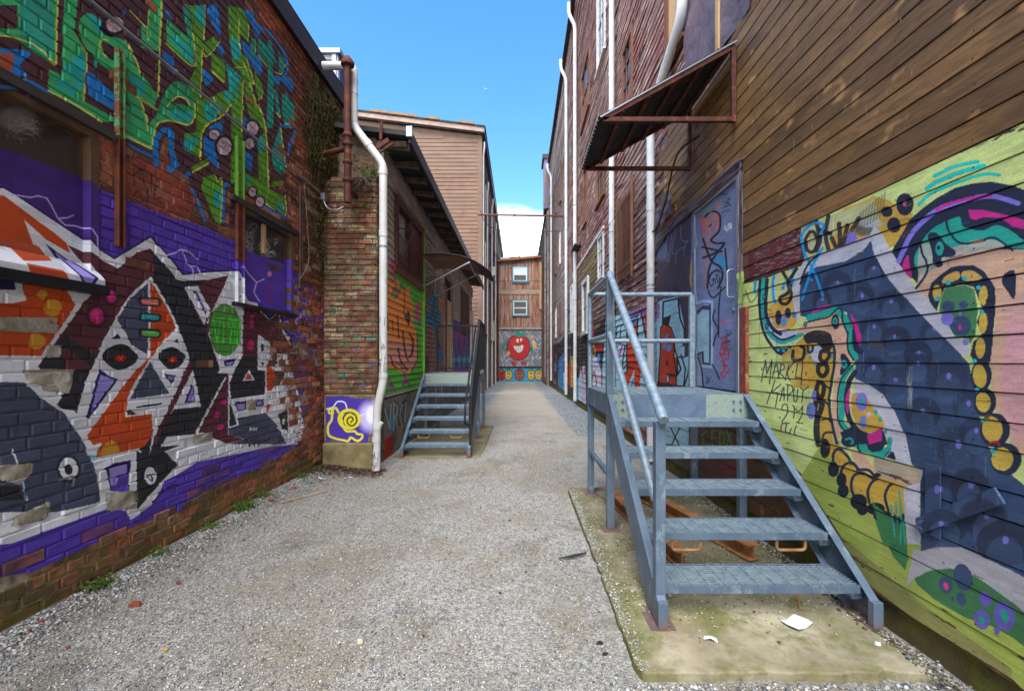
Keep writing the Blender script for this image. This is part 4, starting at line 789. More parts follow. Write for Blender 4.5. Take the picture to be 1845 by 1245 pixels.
m_pierback = gmat('pillar mortar', (120,108,84), (78,60,42), 8, .95, bs=.6, bd=.01, bscale=30, c3=(60,36,22), s3=4)
m_panelP = paint_mat('painted pillar panel', PP, lambda t: mixc(t, rng(t, noise(t, pos(t), 7, 6), .4, .6), (130,124,84), (96,78,50)), bs=.4, bscale=25)
def wood(t, a, b_, knot=(150,104,62), dark=(60,42,30), axis='y', kn=True):
    st = (1, .12, 1) if axis == 'y' else (.12, 1, 1) if axis == 'x' else (1, 1, .1)
    oi = node(t, 'ShaderNodeObjectInfo'); v = pos(t, st)
    c = mixc(t, rng(t, noise(t, v, 34, 6, .62, 1.2), .34, .66), a, b_)
    g = node(t, 'ShaderNodeNewGeometry'); se = node(t, 'ShaderNodeSeparateXYZ'); t.links.new(g.outputs['Position'], se.inputs[0])
    row = mth(t, 'FLOOR', mth(t, 'DIVIDE', mth(t, 'SUBTRACT', se.outputs[2], .009), .1232)); w = node(t, 'ShaderNodeTexWhiteNoise'); w.noise_dimensions = '2D'
    cv = node(t, 'ShaderNodeCombineXYZ'); t.links.new(row, cv.inputs[0]); t.links.new(mth(t, 'FLOOR', mth(t, 'DIVIDE', mth(t, 'ADD', se.outputs[1], mth(t, 'MULTIPLY', row, .77)), 2.9)), cv.inputs[1]); t.links.new(cv.outputs[0], w.inputs[0])
    c = mixc(t, rng(t, w.outputs[0], 0, 1, 0, .6), c, dark)
    c = mixc(t, rng(t, noise(t, pos(t, (1, .35, 1) if axis != 'x' else (.35, 1, 1)), 5, 5), .52, .72, 0, .6), c, dark)
    if kn: c = mixc(t, rng(t, noise(t, pos(t, (1, .6, 1)), 9, 2, .4), .66, .74, 0, .8), c, knot)
    return c
m_mural = paint_mat('mural boards', PR, lambda t: wood(t, (122,88,58), (94,68,48)), bs=.4, stretch=(1, .08, 1), bscale=70, bd=.003)
m_muralF = paint_mat('old red boards', PF, lambda t: mixc(t, rng(t, noise(t, pos(t, (1, .10, 1)), 16, 6, .7), .52, .62, 0, .8), mixc(t, rng(t, noise(t, pos(t, (1,.5,.5)), 1.1, 4), .4, .6), wood(t, (142,76,64), (104,62,56), dark=(84,50,44), kn=False), wood(t, (150,114,98), (112,88,80), dark=(90,66,58), kn=False)), (196,172,156)), bs=.6, stretch=(1, .08, 1), bscale=60, bd=.006)
m_grey = paint_mat('old grey boards', PF, lambda t: mixc(t, rng(t, noise(t, pos(t, (1, .10, 1)), 12, 6, .7), .54, .64, 0, .7), wood(t, (164,146,136), (126,110,104), dark=(104,84,76), kn=False), (190,176,166)), bs=.6, stretch=(1, .08, 1), bscale=60, bd=.006)
m_brown = None
m_brown, t, b = new_mat('brown stained boards', .62, 0, .35); t.links.new(wood(t, (166,122,70), (118,84,50), (206,152,94), (76,54,36)), b.inputs['Base Color']); bump(t, b, noise(t, pos(t, (1, .08, 1)), 80, 4), .35, .003)
m_olive = gmat('olive boards', (134,114,72), (108,90,60), 9, .75, stretch=(1,.1,1))
m_lowb = paint_mat('low building boards', PB, lambda t: mixc(t, rng(t, noise(t, pos(t, (1,.12,1)), 20, 6, .6), .4, .64), (176,164,148), (128,116,108)), bs=.4, stretch=(1, .1, 1))
m_lowc = paint_mat('low building concrete', PB, lambda t: mixc(t, rng(t, noise(t, pos(t), 6, 6), .4, .6), (128,120,112), (92,84,76)), bs=.4)
m_tan = gmat('tan siding', (124,96,76), (108,84,68), 3, .7, bs=.1, stretch=(.3,1,1.5), c3=(104,74,60), s3=1.2)
m_tantrim = gmat('tan trim', (120,94,76), (108,84,68), 3, .7)
m_white = gmat('white plastic pipe', (200,200,197), (186,186,182), 4, .45, bs=0, c3=(160,156,144), s3=6, t3=(.58,.75))
m_whitep = gmat('white paint', (214,212,206), (180,176,168), 14, .6, bs=.1, c3=(120,106,92), s3=9, t3=(.6,.75))
m_rust = gmat('rusty pipe', (92,50,40), (66,38,34), 7, .75, .3, bs=.4, c3=(130,70,40), s3=9)
m_rustbar = gmat('rusty angle iron', (96,54,42), (66,42,38), 12, .7, .4, bs=.3, c3=(138,78,40), s3=12)
m_chan = gmat('rusty channel', (112,60,42), (84,46,40), 10, .7, .2, bs=.3)
def blue(name, ra):
    m, t, b = new_mat(name, .5, .15, .3); c = mixc(t, rng(t, noise(t, pos(t), 5, 6), .35, .65), (80,97,114), (98,114,129))
    c = mixc(t, rng(t, noise(t, pos(t, (1,1,.5), (2,3,4)), 9, 6, .7), .56, .66, 0, .7), c, (134,150,156)); c = mixc(t, rng(t, noise(t, pos(t), 60, 3), .64, .72, 0, .8), c, (66,74,84))
    c = mixc(t, rng(t, noise(t, pos(t, (1,1,.35), (8,1,4)), 13, 6, .7), ra, ra+.06, 0, .9), c, (122,72,44))
    g = node(t, 'ShaderNodeNewGeometry'); se = node(t, 'ShaderNodeSeparateXYZ'); t.links.new(g.outputs['Position'], se.inputs[0])
    c = mixc(t, mth(t, 'MULTIPLY', rng(t, mth(t, 'ADD', se.outputs[2], mth(t, 'MULTIPLY', noise(t, pos(t), 22, 4), .12)), .17, .07), .85), c, (116,74,48))
    t.links.new(c, b.inputs['Base Color']); bump(t, b, noise(t, pos(t), 90, 4), .2, .002); return m
m_blue = blue('blue-grey painted steel', .66); m_bluer = blue('blue painted steel with rust', .62)
m_galv = gmat('galvanised steel', (148,166,176), (120,138,152), 18, .5, .45, bs=.2, c3=(164,176,180), s3=22, t3=(.5,.7))
m_black = gmat('black painted steel', (26,26,30), (36,36,40), 12, .45, .2, bs=.05)
m_dark = gmat('dark gap', (22,20,20), (28,25,24), 8, .95, bs=0)
m_fascia = gmat('dark flashing', (50,46,46), (38,35,36), 4, .5, .3, bs=.1)
m_roof = gmat('roof felt', (60,58,58), (46,44,44), 6, .9)
m_tarp = gmat('grey membrane', (112,94,98), (88,74,84), 3, .6, bs=.8, bd=.05, bscale=5, c3=(70,60,90), s3=2)
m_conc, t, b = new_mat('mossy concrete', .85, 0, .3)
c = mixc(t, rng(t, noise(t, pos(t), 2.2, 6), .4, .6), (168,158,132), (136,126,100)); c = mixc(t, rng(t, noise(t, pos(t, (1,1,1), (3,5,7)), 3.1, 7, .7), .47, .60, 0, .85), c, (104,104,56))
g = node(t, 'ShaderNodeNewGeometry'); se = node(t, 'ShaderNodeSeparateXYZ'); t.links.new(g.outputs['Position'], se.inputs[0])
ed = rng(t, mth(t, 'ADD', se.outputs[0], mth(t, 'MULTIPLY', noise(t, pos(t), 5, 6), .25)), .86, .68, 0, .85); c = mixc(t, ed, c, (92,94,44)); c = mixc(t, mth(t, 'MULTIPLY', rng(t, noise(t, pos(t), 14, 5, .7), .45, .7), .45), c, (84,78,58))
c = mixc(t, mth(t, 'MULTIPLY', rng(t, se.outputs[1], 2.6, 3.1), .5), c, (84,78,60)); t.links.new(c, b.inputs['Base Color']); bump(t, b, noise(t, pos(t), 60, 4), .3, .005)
m_found = gmat('mossy footing', (104,90,56), (78,66,40), 4, .95, bs=.5, bd=.01, c3=(98,100,36), s3=5, t3=(.45,.6))
m_wood_raw = gmat('raw timber', (190,156,112), (168,132,92), 8, .75, stretch=(1,1,.15))
m_timber = gmat('weathered timber', (128,108,90), (92,76,64), 10, .85, stretch=(1,.15,1), bs=.4)
m_rtrim = gmat('brown window trim', (126,84,62), (96,64,50), 12, .8, stretch=(1,1,.2), bs=.3)
m_redwood = gmat('red-brown paint', (84,42,34), (64,34,30), 5, .65, bs=.1)
m_orange = gmat('orange-brown frame', (120,62,38), (92,50,36), 8, .65)
m_darkb = gmat('charred board', (64,58,56), (42,38,38), 7, .85, stretch=(1,.2,1), bs=.4)
m_silver = gmat('aluminium', (160,164,172), (144,148,156), 5, .4, .6, bs=0)
m_meter = gmat('grey cabinet', (150,152,160), (130,132,140), 5, .5, .2, bs=0)
m_cblue = gmat('blue cabinet side', (36,70,130), (28,58,112), 5, .5, bs=0)
m_steelbeam = gmat('rusted steel beam', (176,124,74), (132,88,56), 9, .75, .1, bs=.4, c3=(100,76,60), s3=7)
m_leafg = gmat('green leaf', (62,86,30), (86,100,40), 20, .6, bs=0)
m_leafd = gmat('dead growth', (70,52,34), (48,36,26), 20, .9, bs=0)
m_vine = gmat('mossy vine', (74,68,30), (50,44,24), 14, .85, bs=0, c3=(98,96,44), s3=8)
m_twig = gmat('grey twig', (104,84,72), (70,56,50), 20, .9, bs=0)
m_paper = gmat('white paper', (222,222,226), (206,206,212), 6, .8, bs=0)
m_redch = gmat('red brick chip', (150,62,40), (112,50,38), 20, .9)
m_yel = gmat('yellow chip', (190,150,50), (170,130,40), 20, .9)
m_tealc = gmat('blue litter', (50,130,160), (60,150,170), 20, .7)
m_cable = gmat('black cable', (22,22,24), (30,30,32), 20, .5, bs=0)
m_cond = gmat('grey conduit', (146,148,150), (124,126,128), 12, .45, .4, bs=0)
m_blackchip = gmat('dark stone', (34,34,36), (50,48,48), 20, .7)
m_maroonawn = gmat('dark violet awning sheet', (74,66,88), (60,54,74), 5, .5, .2, bs=.05)
m_awnund = gmat('brown awning lining', (140,92,68), (110,72,56), 5, .8, c3=(150,130,114), s3=4)
def glass(name, c, rough=.08):
    m, t, b = new_mat(name, rough, 0, .9); b.inputs['Base Color'].default_value = (*lin(c), 1)
    bump(t, b, noise(t, pos(t), 3, 2), .05, .02); return m
m_glass = glass('window glass', (34,44,58), .04); m_glassd = glass('dark window glass', (20,24,28), .35)
m_corr, t, b = new_mat('rusty corrugated iron', .75, .1, .3)
c = mixc(t, rng(t, noise(t, pos(t, (1, 1, .12)), 7, 6, .65), .4, .6), (170,156,144), (150,90,60))
c = mixc(t, rng(t, noise(t, pos(t, (1, 1, .05)), 14, 4, .6), .55, .62, 0, .8), c, (116,58,36)); t.links.new(c, b.inputs['Base Color']); bump(t, b, noise(t, pos(t), 30), .2, .004)
# panels: the wall beside the door
m_blocks = paint_mat('end wall blocks', PE_, lambda t: mixc(t, .5, (130,128,126), (110,108,106)), bs=.3, bscale=12)

# ---------------------------------------------------------------- ground
def ground():
    xs = np.concatenate([[-400, -60, -12, -6, -4], np.linspace(-3.2, 3.2, 90), [4, 6, 12, 60, 400]])
    ys = np.concatenate([[-200, -40, -8, -3], np.linspace(0, 9, 130), np.linspace(9.3, 40, 110), [60, 150, 600]])
    V = []; 
    for y in ys:
        for x in xs: V.append((x, y, gh(x, y)))
    n = len(xs); Fc = [(j*n+i, j*n+i+1, (j+1)*n+i+1, (j+1)*n+i) for j in range(len(ys)-1) for i in range(n-1)]
    me = bpy.data.meshes.new('ground'); me.from_pydata(V, [], Fc); me.polygons.foreach_set('use_smooth', [True]*len(Fc))
    m, t, b = new_mat('gravel', .9, 0, .25)
    vo = node(t, 'ShaderNodeTexVoronoi'); vo.inputs['Scale'].default_value = 105; t.links.new(pos(t), vo.inputs['Vector'])
    vb = node(t, 'ShaderNodeTexVoronoi'); vb.inputs['Scale'].default_value = 48; t.links.new(pos(t), vb.inputs['Vector'])
    se = node(t, 'ShaderNodeSeparateColor'); t.links.new(vo.outputs['Color'], se.inputs[0])
    c = mixc(t, se.outputs[0], (112,110,103), (176,173,165))
    se2 = node(t, 'ShaderNodeSeparateColor'); t.links.new(vb.outputs['Color'], se2.inputs[0])
    c = mixc(t, rng(t, se2.outputs[1], .55, .95, 0, .55), c, (96,96,96))
    c = mixc(t, rng(t, noise(t, pos(t), 240, 2), .6, .75, 0, .7), c, (70,66,60))
    c = mixc(t, rng(t, noise(t, pos(t), 1.1, 6, .6), .48, .62, 0, .65), c, (126,114,92))
    c = mixc(t, rng(t, noise(t, pos(t, (1,1,1), (4,2,0)), 2.1, 5), .62, .74, 0, .55), c, (84,80,72))
    c = mixc(t, rng(t, noise(t, pos(t, (1,.45,1), (9,1,0)), .9, 5, .6), .52, .68, 0, .55), c, (112,104,90))
    c = mixc(t, rng(t, noise(t, pos(t), 28, 3), .56, .68, 0, .4), c, (94,90,82))
    gg = node(t, 'ShaderNodeNewGeometry'); sg = node(t, 'ShaderNodeSeparateXYZ'); t.links.new(gg.outputs['Position'], sg.inputs[0]); dl = mth(t, 'MULTIPLY', rng(t, mth(t, 'ADD', sg.outputs[0], mth(t, 'MULTIPLY', noise(t, pos(t), 4, 6), .5)), -2.2, -2.5), .75); c = mixc(t, dl, c, (84,72,52))
    c = mixc(t, rng(t, noise(t, pos(t, (1,.6,1), (2,8,0)), 1.7, 6, .65), .56, .64, 0, .5), c, (88,86,74))
    # bluish loose stone along the far edges, a trodden buff strip in the middle
    g = node(t, 'ShaderNodeNewGeometry'); s2 = node(t, 'ShaderNodeSeparateXYZ'); t.links.new(g.outputs['Position'], s2.inputs[0])
    ax = mth(t, 'ABSOLUTE', mth(t, 'SUBTRACT', s2.outputs[0], .1)); e = mth(t, 'MULTIPLY', rng(t, mth(t, 'ADD', ax, mth(t, 'MULTIPLY', noise(t, pos(t), .9, 4), .5)), 1.25, 1.5), rng(t, s2.outputs[1], 8, 12))
    c = mixc(t, mth(t, 'MULTIPLY', e, .75), c, (120,128,134))
    mid = mth(t, 'MULTIPLY', rng(t, s2.outputs[1], 7, 14), rng(t, ax, .9, 1.3, .5, 0)); c = mixc(t, mid, c, (162,154,140))
    t.links.new(c, b.inputs['Base Color'])
    h = mth(t, 'ADD', mth(t, 'MULTIPLY', vo.outputs['Distance'], -1.0), mth(t, 'MULTIPLY', vb.outputs['Distance'], -.8))
    bump(t, b, h, .7, .008); me.materials.append(m)
    o = bpy.data.objects.new('ground', me); C.objects.link(o); o['kind'] = 'structure'; return o
ground()
def pebbles(name, n, area, sz, label, wgt=None, cols=None, z=None, cat='gravel'):
    """n loose stones as one mesh; every stone an eight-sided chip with its own tint"""
    base = np.array([(1,0,0),(0,1,0),(-1,0,0),(0,-1,0),(0,0,.75),(0,0,-.6)], float)
    fc = np.array([(0,1,4),(1,2,4),(2,3,4),(3,0,4),(1,0,5),(2,1,5),(3,2,5),(0,3,5)])
    X, Y = area(n); n = len(X)
    s = nrnd.uniform(sz[0], sz[1], n)*(nrnd.rand(n)**1.5*1.2+.5); th = nrnd.rand(n)*6.28
    B = base[None]*(1+.35*(nrnd.rand(n, 6, 1)-.5))*np.stack([s*nrnd.uniform(.8, 1.4, n), s, s*nrnd.uniform(.5, .95, n)], 1)[:, None, :]
    tl = nrnd.normal(0, .35, n); B2 = B.copy(); B2[..., 0] = B[..., 0]*np.cos(tl)[:, None]-B[..., 2]*np.sin(tl)[:, None]; B2[..., 2] = B[..., 0]*np.sin(tl)[:, None]+B[..., 2]*np.cos(tl)[:, None]
    V = B2.copy(); V[..., 0] = B2[..., 0]*np.cos(th)[:, None]-B2[..., 1]*np.sin(th)[:, None]+X[:, None]; V[..., 1] = B2[..., 0]*np.sin(th)[:, None]+B2[..., 1]*np.cos(th)[:, None]+Y[:, None]
    zz = np.array([gh(x_, y_)+.006 for x_, y_ in zip(X, Y)]) if z is None else np.full(n, z)
    V[..., 2] += (zz+s*.1-.004)[:, None]
    me = bpy.data.meshes.new(name); me.vertices.add(n*6); me.vertices.foreach_set('co', V.ravel())
    L = (fc[None]+np.arange(n)[:, None, None]*6).ravel(); me.loops.add(len(L)); me.loops.foreach_set('vertex_index', L.astype(np.int32))
    me.polygons.add(n*8); me.polygons.foreach_set('loop_start', np.arange(0, n*24, 3, dtype=np.int32)); me.update(calc_edges=True)
    at = me.color_attributes.new('tint', 'FLOAT_COLOR', 'POINT'); cs = np.array([lin(c) for c in (cols or ((168,167,163),(142,141,138),(190,189,186),(120,119,116),(134,141,147),(156,149,135),(96,96,98),(178,172,162)))])
    cc = cs[nrnd.randint(0, len(cs), n)]*nrnd.uniform(.8, 1.12, (n, 1)); at.data.foreach_set('color', np.concatenate([np.repeat(cc, 6, 0), np.ones((n*6, 1))], 1).astype(np.float32).ravel())
    if 'stone' not in MATS:
        m, t, b = new_mat('loose stone', .85, 0, .3); a = node(t, 'ShaderNodeAttribute'); a.attribute_name = 'tint'; t.links.new(a.outputs[0], b.inputs['Base Color']); MATS['stone'] = m
    me.materials.append(MATS['stone']); o = bpy.data.objects.new(name, me); C.objects.link(o); tag(o, label, cat, kind='stuff'); return o
def ar(n):
    Y = 1.3+nrnd.rand(n)**1.7*8.5; X = nrnd.uniform(-2.76, .72, n); k = ~((X > .50) & (Y > 2.05) & (Y < 5.15)) & (X < np.where(Y > 5.2, 1.9, .9)) & ~((Y > 6.2) & (X < -1.95)); return X[k], Y[k]
pebbles('gravel', 105000, ar, (.0026, .0062), 'loose pale grey gravel covering the lane between the walls')
def ae(n):
    Y = 1.4+nrnd.rand(n)**1.3*4.9; X = -2.76+np.abs(nrnd.normal(0, .16, n)); return X, Y
pebbles('gravel', 9000, ae, (.004, .010), 'coarser loose gravel banked against the foot of the painted brick wall')
def aw(n):
    Y = nrnd.uniform(1.6, 2.07, n); X = nrnd.uniform(.5, 2.0, n); return X, Y
pebbles('gravel', 3000, aw, (.005, .012), 'gravel in front of the near edge of the concrete pad')
def apd(n):
    Y = nrnd.uniform(2.35, 5.0, n); X = nrnd.uniform(.6, 1.95, n); k = (nrnd.rand(n) < np.clip((Y-2.3)*1.2, .02, 1)) & (nrnd.rand(n) < np.where(np.abs(Y-2.75) < .25, 1, .35)); return X[k], Y[k]
pebbles('grit', 11000, apd, (.003, .007), 'grit and fine gravel strewn on the mossy pad under the metal steps', cols=((176,170,140),(156,150,112),(196,190,176),(134,128,96),(104,98,74)), z=.036)
def asp(n):
    Y = nrnd.uniform(2.1, 5.1, n); X = .57+np.abs(nrnd.normal(0, .035, n)); return X, Y
pebbles('gravel', 1500, asp, (.003, .007), 'gravel spilling over the lane edge of the near concrete pad', z=.034)
def awl(n):
    Y = nrnd.uniform(1.5, 5.2, n); X = 1.96+nrnd.normal(0, .025, n); return X, Y
pebbles('grit', 2600, awl, (.004, .011), 'line of stone grit along the foot of the boarded wall', cols=((120,112,90),(90,84,66),(170,166,156),(70,60,44)), z=.036)
def far(n):
    Y = nrnd.uniform(9, 22, n); X = np.where(nrnd.rand(n) < .5, nrnd.uniform(1.2, 2.02, n), nrnd.uniform(-1.8, -1.2, n)); return X, Y
pebbles('gravel', 9000, far, (.008, .018), 'blue-grey loose stone along the far wall edges', cols=((120,128,134),(140,146,150),(100,108,114),(150,150,148)))

# ---------------------------------------------------------------- bricks
def brick_mesh(L, H, D, seed, ch=.005, rag=.0):
    r = random.Random(seed); j = lambda a: r.uniform(-a, a)
    # x: out of the wall 0..D, y along, z up; origin at centre bottom back
    y, h = L/2, H; k = ch
    V = [(0,-y,0),(0,y,0),(0,y,h),(0,-y,h)]
    V += [(D-k+j(.001), -y+j(.001+rag*.5), j(.001)), (D-k, y+j(.001+rag*.5), j(.001)), (D-k, y+j(.001), h+j(.001)), (D-k, -y+j(.001), h+j(.001))]
    V += [(D+j(.0012+rag), -y+k*1.4+j(.002+rag), k+j(.001+rag)), (D+j(.0012+rag), y-k*1.4+j(.002+rag), k+j(.001+rag)), (D+j(.0012+rag), y-k*1.4+j(.002+rag), h-k+j(.001+rag)), (D+j(.0012+rag), -y+k*1.4+j(.002+rag), h-k+j(.001+rag))]
    Fc = [(8,9,10,11),(4,5,9,8),(5,6,10,9),(6,7,11,10),(7,4,8,11),(0,1,5,4),(1,2,6,5),(2,3,7,6),(3,0,4,7)]
    return V, Fc
_bm = {}
def brick_data(L, rag, seed, mat, face):
    kL = round(L/.01)*.01; key = (kL, rag, seed, mat.name, face)
    if key not in _bm:
        V, Fc = brick_mesh(kL, BH-.0105, .02, seed*7+int(kL*1000), .005, rag)
        if face == 'y': V = [(y_, -x_, z_) for x_, y_, z_ in V]
        me = bpy.data.meshes.new('brick'); me.from_pydata(V, [], Fc if face != 'y' else Fc); me.materials.append(mat)
        _bm[key] = me
    return _bm[key]
W = lambda p: Vector(p)
# LEFT BRICK BUILDING
A = thing('brick_building', 'long brick building on the left with a purple, white and orange mural', 'building', (-5.5, 2, 0))
WIN = [(1.2, 2.93, 2.03, 3.0), (4.37, 5.46, 2.08, 3.05)]      # window openings of this wall: y0 y1 z0 z1
bk = MB()
xw = XA-.010
def wallslab(mb, x, y0, y1, z0, z1, holes):
    ys = sorted({y0, y1, *[h[0] for h in holes], *[h[1] for h in holes]})
    for a, b_ in zip(ys[:-1], ys[1:]):
        hs = [h for h in holes if h[0] <= a+1e-6 and h[1] >= b_-1e-6]; zc = z0
        for h in sorted(hs, key=lambda q_: q_[2]): mb.box((x-.2, a, zc), (x, b_, h[2])); zc = h[3]
        mb.box((x-.2, a, zc), (x, b_, z1))
wallslab(bk, xw, -6, 7.0, -.4, 5.7, WIN)
bk.box((-9, -6, -.4), (xw-.21, 6.98, 5.6)); bk.build('wall', m_backA, A)
cand = []
for row in ROWS:
    for (y0, y1, z0, z1) in row:
        if z0 > 5.68 or z1 < -.05: continue
        yc, zc = (y0+y1)/2, (z0+z1)/2
        segs = [(y0, y1)]
        for (a, b_, c_, d_) in WIN:
            if zc > c_ and zc < d_:
                ns = []
                for s0, s1 in segs:
                    if s1 <= a or s0 >= b_: ns.append((s0, s1))
                    else:
                        if a-s0 > .03: ns.append((s0, a-.004))
                        if s1-b_ > .03: ns.append((b_+.004, s1))
                segs = ns
        for s0, s1 in segs:
            yc = (s0+s1)/2; u, v = uvA(max(yc, .3), zc)
            if any(inpoly((u, v), h) for h in HOLES): continue
            e = erosion(yc, zc)
            if e > .3 and rnd.random() < .05*e: continue
            if .2 < zc < 2.2 and rnd.random() < (.02 if zc < .9 else .006): continue
            cand.append((s0, s1, z0, z1, e, u, v))
vis = [c_ for c_ in cand if c_[1] > 2.36 and 0 < c_[5] < 1845 and 0 < c_[6] < 1245]
vis.sort(key=lambda c_: c_[0]); near = set(id(c_) for c_ in vis[:270])
SV_, SF_ = [], []
for c_ in cand:
    s0, s1, z0, z1, e, u, v = c_; L = s1-s0; rag = .004 if e > .3 else (.002 if z0 < .8 else .0006)
    d = -.012+rnd.uniform(-.002, .002)+(rnd.uniform(-.006, .014)*e)
    seed = rnd.randrange(6)
    if id(c_) in near:
        me = brick_data(L, rag, seed, m_brickA, 'x'); o = bpy.data.objects.new('brick', me); C.objects.link(o); o.parent = A
        p_ = Vector((xw+d, (s0+s1)/2, z0)); o.location = p_-worigin(A); o.scale = (1, L/(round(L/.01)*.01 or .01), 1); o.rotation_euler = (0, 0, rnd.uniform(-.008, .008))
    else:
        V, Fc = brick_mesh(L, z1-z0, .022, seed*7+int(L*1000), .005, rag); n = len(SV_)
        SV_ += [(x+xw+d, y+(s0+s1)/2, z+z0) for x, y, z in V]; SF_ += [tuple(i+n for i in f) for f in Fc]
mb = MB(); mb.v = SV_; mb.f = SF_; mb.build('brickwork', m_brickA, A, kind='stuff', recalc=False)
# lumps of render in the holes
def plaster_lump(poly_px, seed):
    r = random.Random(seed); P = [(XA*F/(u-U0) if u < U0 else 0, v) for u, v in poly_px]
    pts = [(y, EYE+(V0-v)*y/F) for (y, v) in P]; y0 = max(1.0, min(p_[0] for p_ in pts)); y1 = max(p_[0] for p_ in pts); z0 = min(p_[1] for p_ in pts); z1 = max(p_[1] for p_ in pts)
    nx, nz = 26, 12; mb = MB(); ids = {}
    for j in range(nz+1):
        for i in range(nx+1):
            y = y0+(y1-y0)*i/nx; z = z0+(z1-z0)*j/nz; e = min(i, nx-i, 3)/3*min(j, nz-j, 2)/2
            mb.v.append((xw-.004+(.012+.006*math.sin(y*31+seed)*math.sin(z*40)+r.uniform(-.0015,.0015))*e, y, z))
    mb.f = [(j*(nx+1)+i, j*(nx+1)+i+1, (j+1)*(nx+1)+i+1, (j+1)*(nx+1)+i) for j in range(nz) for i in range(nx) if inpoly((uvA(y0+(y1-y0)*(i+.5)/nx, z0+(z1-z0)*(j+.5)/nz)), poly_px)]
    if mb.f: mb.build('plaster_patch', m_plaster, A, smooth=True)
for i, h in enumerate(HOLES): plaster_lump(h, i)
# windows of the brick building
def window_A(y0, y1, z0, z1, post, lint):
    x = XA
    f = MB()
    f.box((x-.09, y1-.055, z0), (x+.008, y1, z1)); f.box((x-.09, y0, z1-.05), (x+.006, y1-.056, z1)); f.box((x-.09, y0, z0), (x+.006, y1-.056, z0+.03)); f.box((x-.09, y0, z0+.031), (x+.006, y0+.045, z1-.051))
    w = f.build('window', m_boardA, A)
    p_ = MB().box((x-.06, y0+.046, z0+.031), (x-.045, y1-.056, z1-.051)).build('boarding', m_boardA, w)
    if post: MB().box((x-.044, post, z0+.6), (x-.015, post+.05, z1-.052)).build('mullion', m_wood_raw, w)
    MB().box((x-.02, y0-.1, z1+.002), (x+.030, y1+.10, z1+.06)).build('lintel', m_darkb, w)
    MB().box((x-.05, y0-.05, z0-.001), (x+.012, y1+.02, z0-.03)).build('sill', m_dark, w)
    return w
window_A(1.2, 2.93, 2.03, 3.0, None, 1); window_A(4.37, 5.46, 2.08, 3.05, 4.86, 1)
# wooden sill ledges below
l = MB(); l.prism([(XA-.02, 1.2, 2.12), (XA+.05, 1.2, 2.03), (XA+.05, 1.2, 1.995), (XA-.02, 1.2, 1.995)], (0, 1.2, 0), (0, 2.93, 0)); l.build('window_ledge', m_boardA, A)
MB().box((XA-.02, 1.2, 1.93), (XA+.065, 2.95, 1.993)).build('ledge_angle', m_black, A, bevel=.003)
MB().box((XA-.02, 4.3, 2.035), (XA+.05, 5.48, 2.07)).build('ledge_angle', m_black, A, bevel=.003)
# steel channels bolted up the wall
def channel(u, v0, v1, w, mat, name='steel_channel'):
    y = XA*F/(u-U0); za = EYE+(V0-v1)*y/F; zb = EYE+(V0-v0)*y/F; c = MB()
    c.box((XA-.01, y-w/2, za), (XA+.010, y+w/2, zb)); c.box((XA+.0101, y-w/2, za), (XA+.030, y-w/2+.008, zb)); c.box((XA+.0101, y+w/2-.008, za), (XA+.030, y+w/2, zb))
    o = c.build(name, mat, A); k = 0; z = za+.06; bo = MB()
    while z < zb-.03: bo.tube([(XA+.0122, y, z), (XA+.02, y, z)], .008, 6); z += .17
    bo.build('bolts', m_rust, o); return y, za, zb
channel(213, 250, 445, .052, m_chan); channel(213, 90, 248, .052, gmat('green flecked channel', (84,150,96), (120,70,46), 26, .7, lo=.46, hi=.54))
channel(430, 250, 358, .11, gmat('green painted channel', (96,146,46), (84,130,44), 8, .55, bs=.1)); channel(430, 360, 470, .11, m_chan); channel(430, 472, 545, .11, m_boardA)
channel(540, 335, 520, .06, gmat('dull channel', (88,62,48), (70,50,42), 8, .7))
channel(213, 362, 440, .1, gmat('lilac channel', (112,92,170), (96,76,150), 8, .55, bs=.1)) if False else None
# roof edge
fb = MB(); fb.box((-9, -6, 5.701), (XA+.05, 7.1, 5.76)); fb.build('roof', m_roof, A)
MB().box((XA+.004, -6, 5.47), (XA+.06, 7.08, 5.70)).build('roof_flashing', m_fascia, A, bevel=.006)
# ---------------------------------------------------------------- brick pillar at the inner corner
P_ = thing('brick_pillar', 'mossy pale brick pillar with a yellow snail painted on purple near its foot', 'pillar', (-2.4, 6.45, 0))
MB().box((-2.775, 6.325, -.1), (-2.03, 6.70, 4.08)).build('wall', m_pierback, P_)
MB().box((-2.765, 6.24, -.1), (-2.035, 6.324, .34)).build('concrete_base', gmat('stained concrete', (140,128,88), (100,86,58), 5, .9, bs=.5, bd=.01, c3=(88,84,40), s3=4), P_, bevel=.015)
MB().box((-2.76, 6.285, .341), (-2.04, 6.3245, 1.02)).build('rendered_panel', m_panelP, P_, bevel=.004)
r_ = random.Random(9); k = 0; nb = 0; SV_, SF_ = [], []
z = 1.03
while z < 4.1:
    x = -2.775+(.1 if k % 2 else 0)-.001
    if k % 2: x = -2.775; first = .09
    else: first = .19
    while x < -2.05:
        L = min(first, -2.034-x); first = .19
        if L < .03: break
        if not (z > 3.6 and r_.random() < .12) and r_.random() > .015:
            d = r_.uniform(-.008, .006)
            if nb < 160:
                me = brick_data(L, .003, r_.randrange(5), m_pier, 'y'); o = bpy.data.objects.new('brick', me); C.objects.link(o); o.parent = P_
                o.location = Vector((x+L/2, 6.326-d, z))-worigin(P_); o.scale = (L/(round(L/.01)*.01), 1, 1); nb += 1
            else:
                V, Fc = brick_mesh(L, BH-.0105, .022, r_.randrange(40), .005, .003); n = len(SV_)
                SV_ += [(x+L/2+y2, 6.326-d-x2, z+z2) for x2, y2, z2 in V]; SF_ += [tuple(i+n for i in reversed(f)) for f in Fc]
        x += L+.01
    z += BH; k += 1
if SV_:
    mb = MB(); mb.v = SV_; mb.f = SF_; mb.build('brickwork', m_pier, P_, kind='stuff')
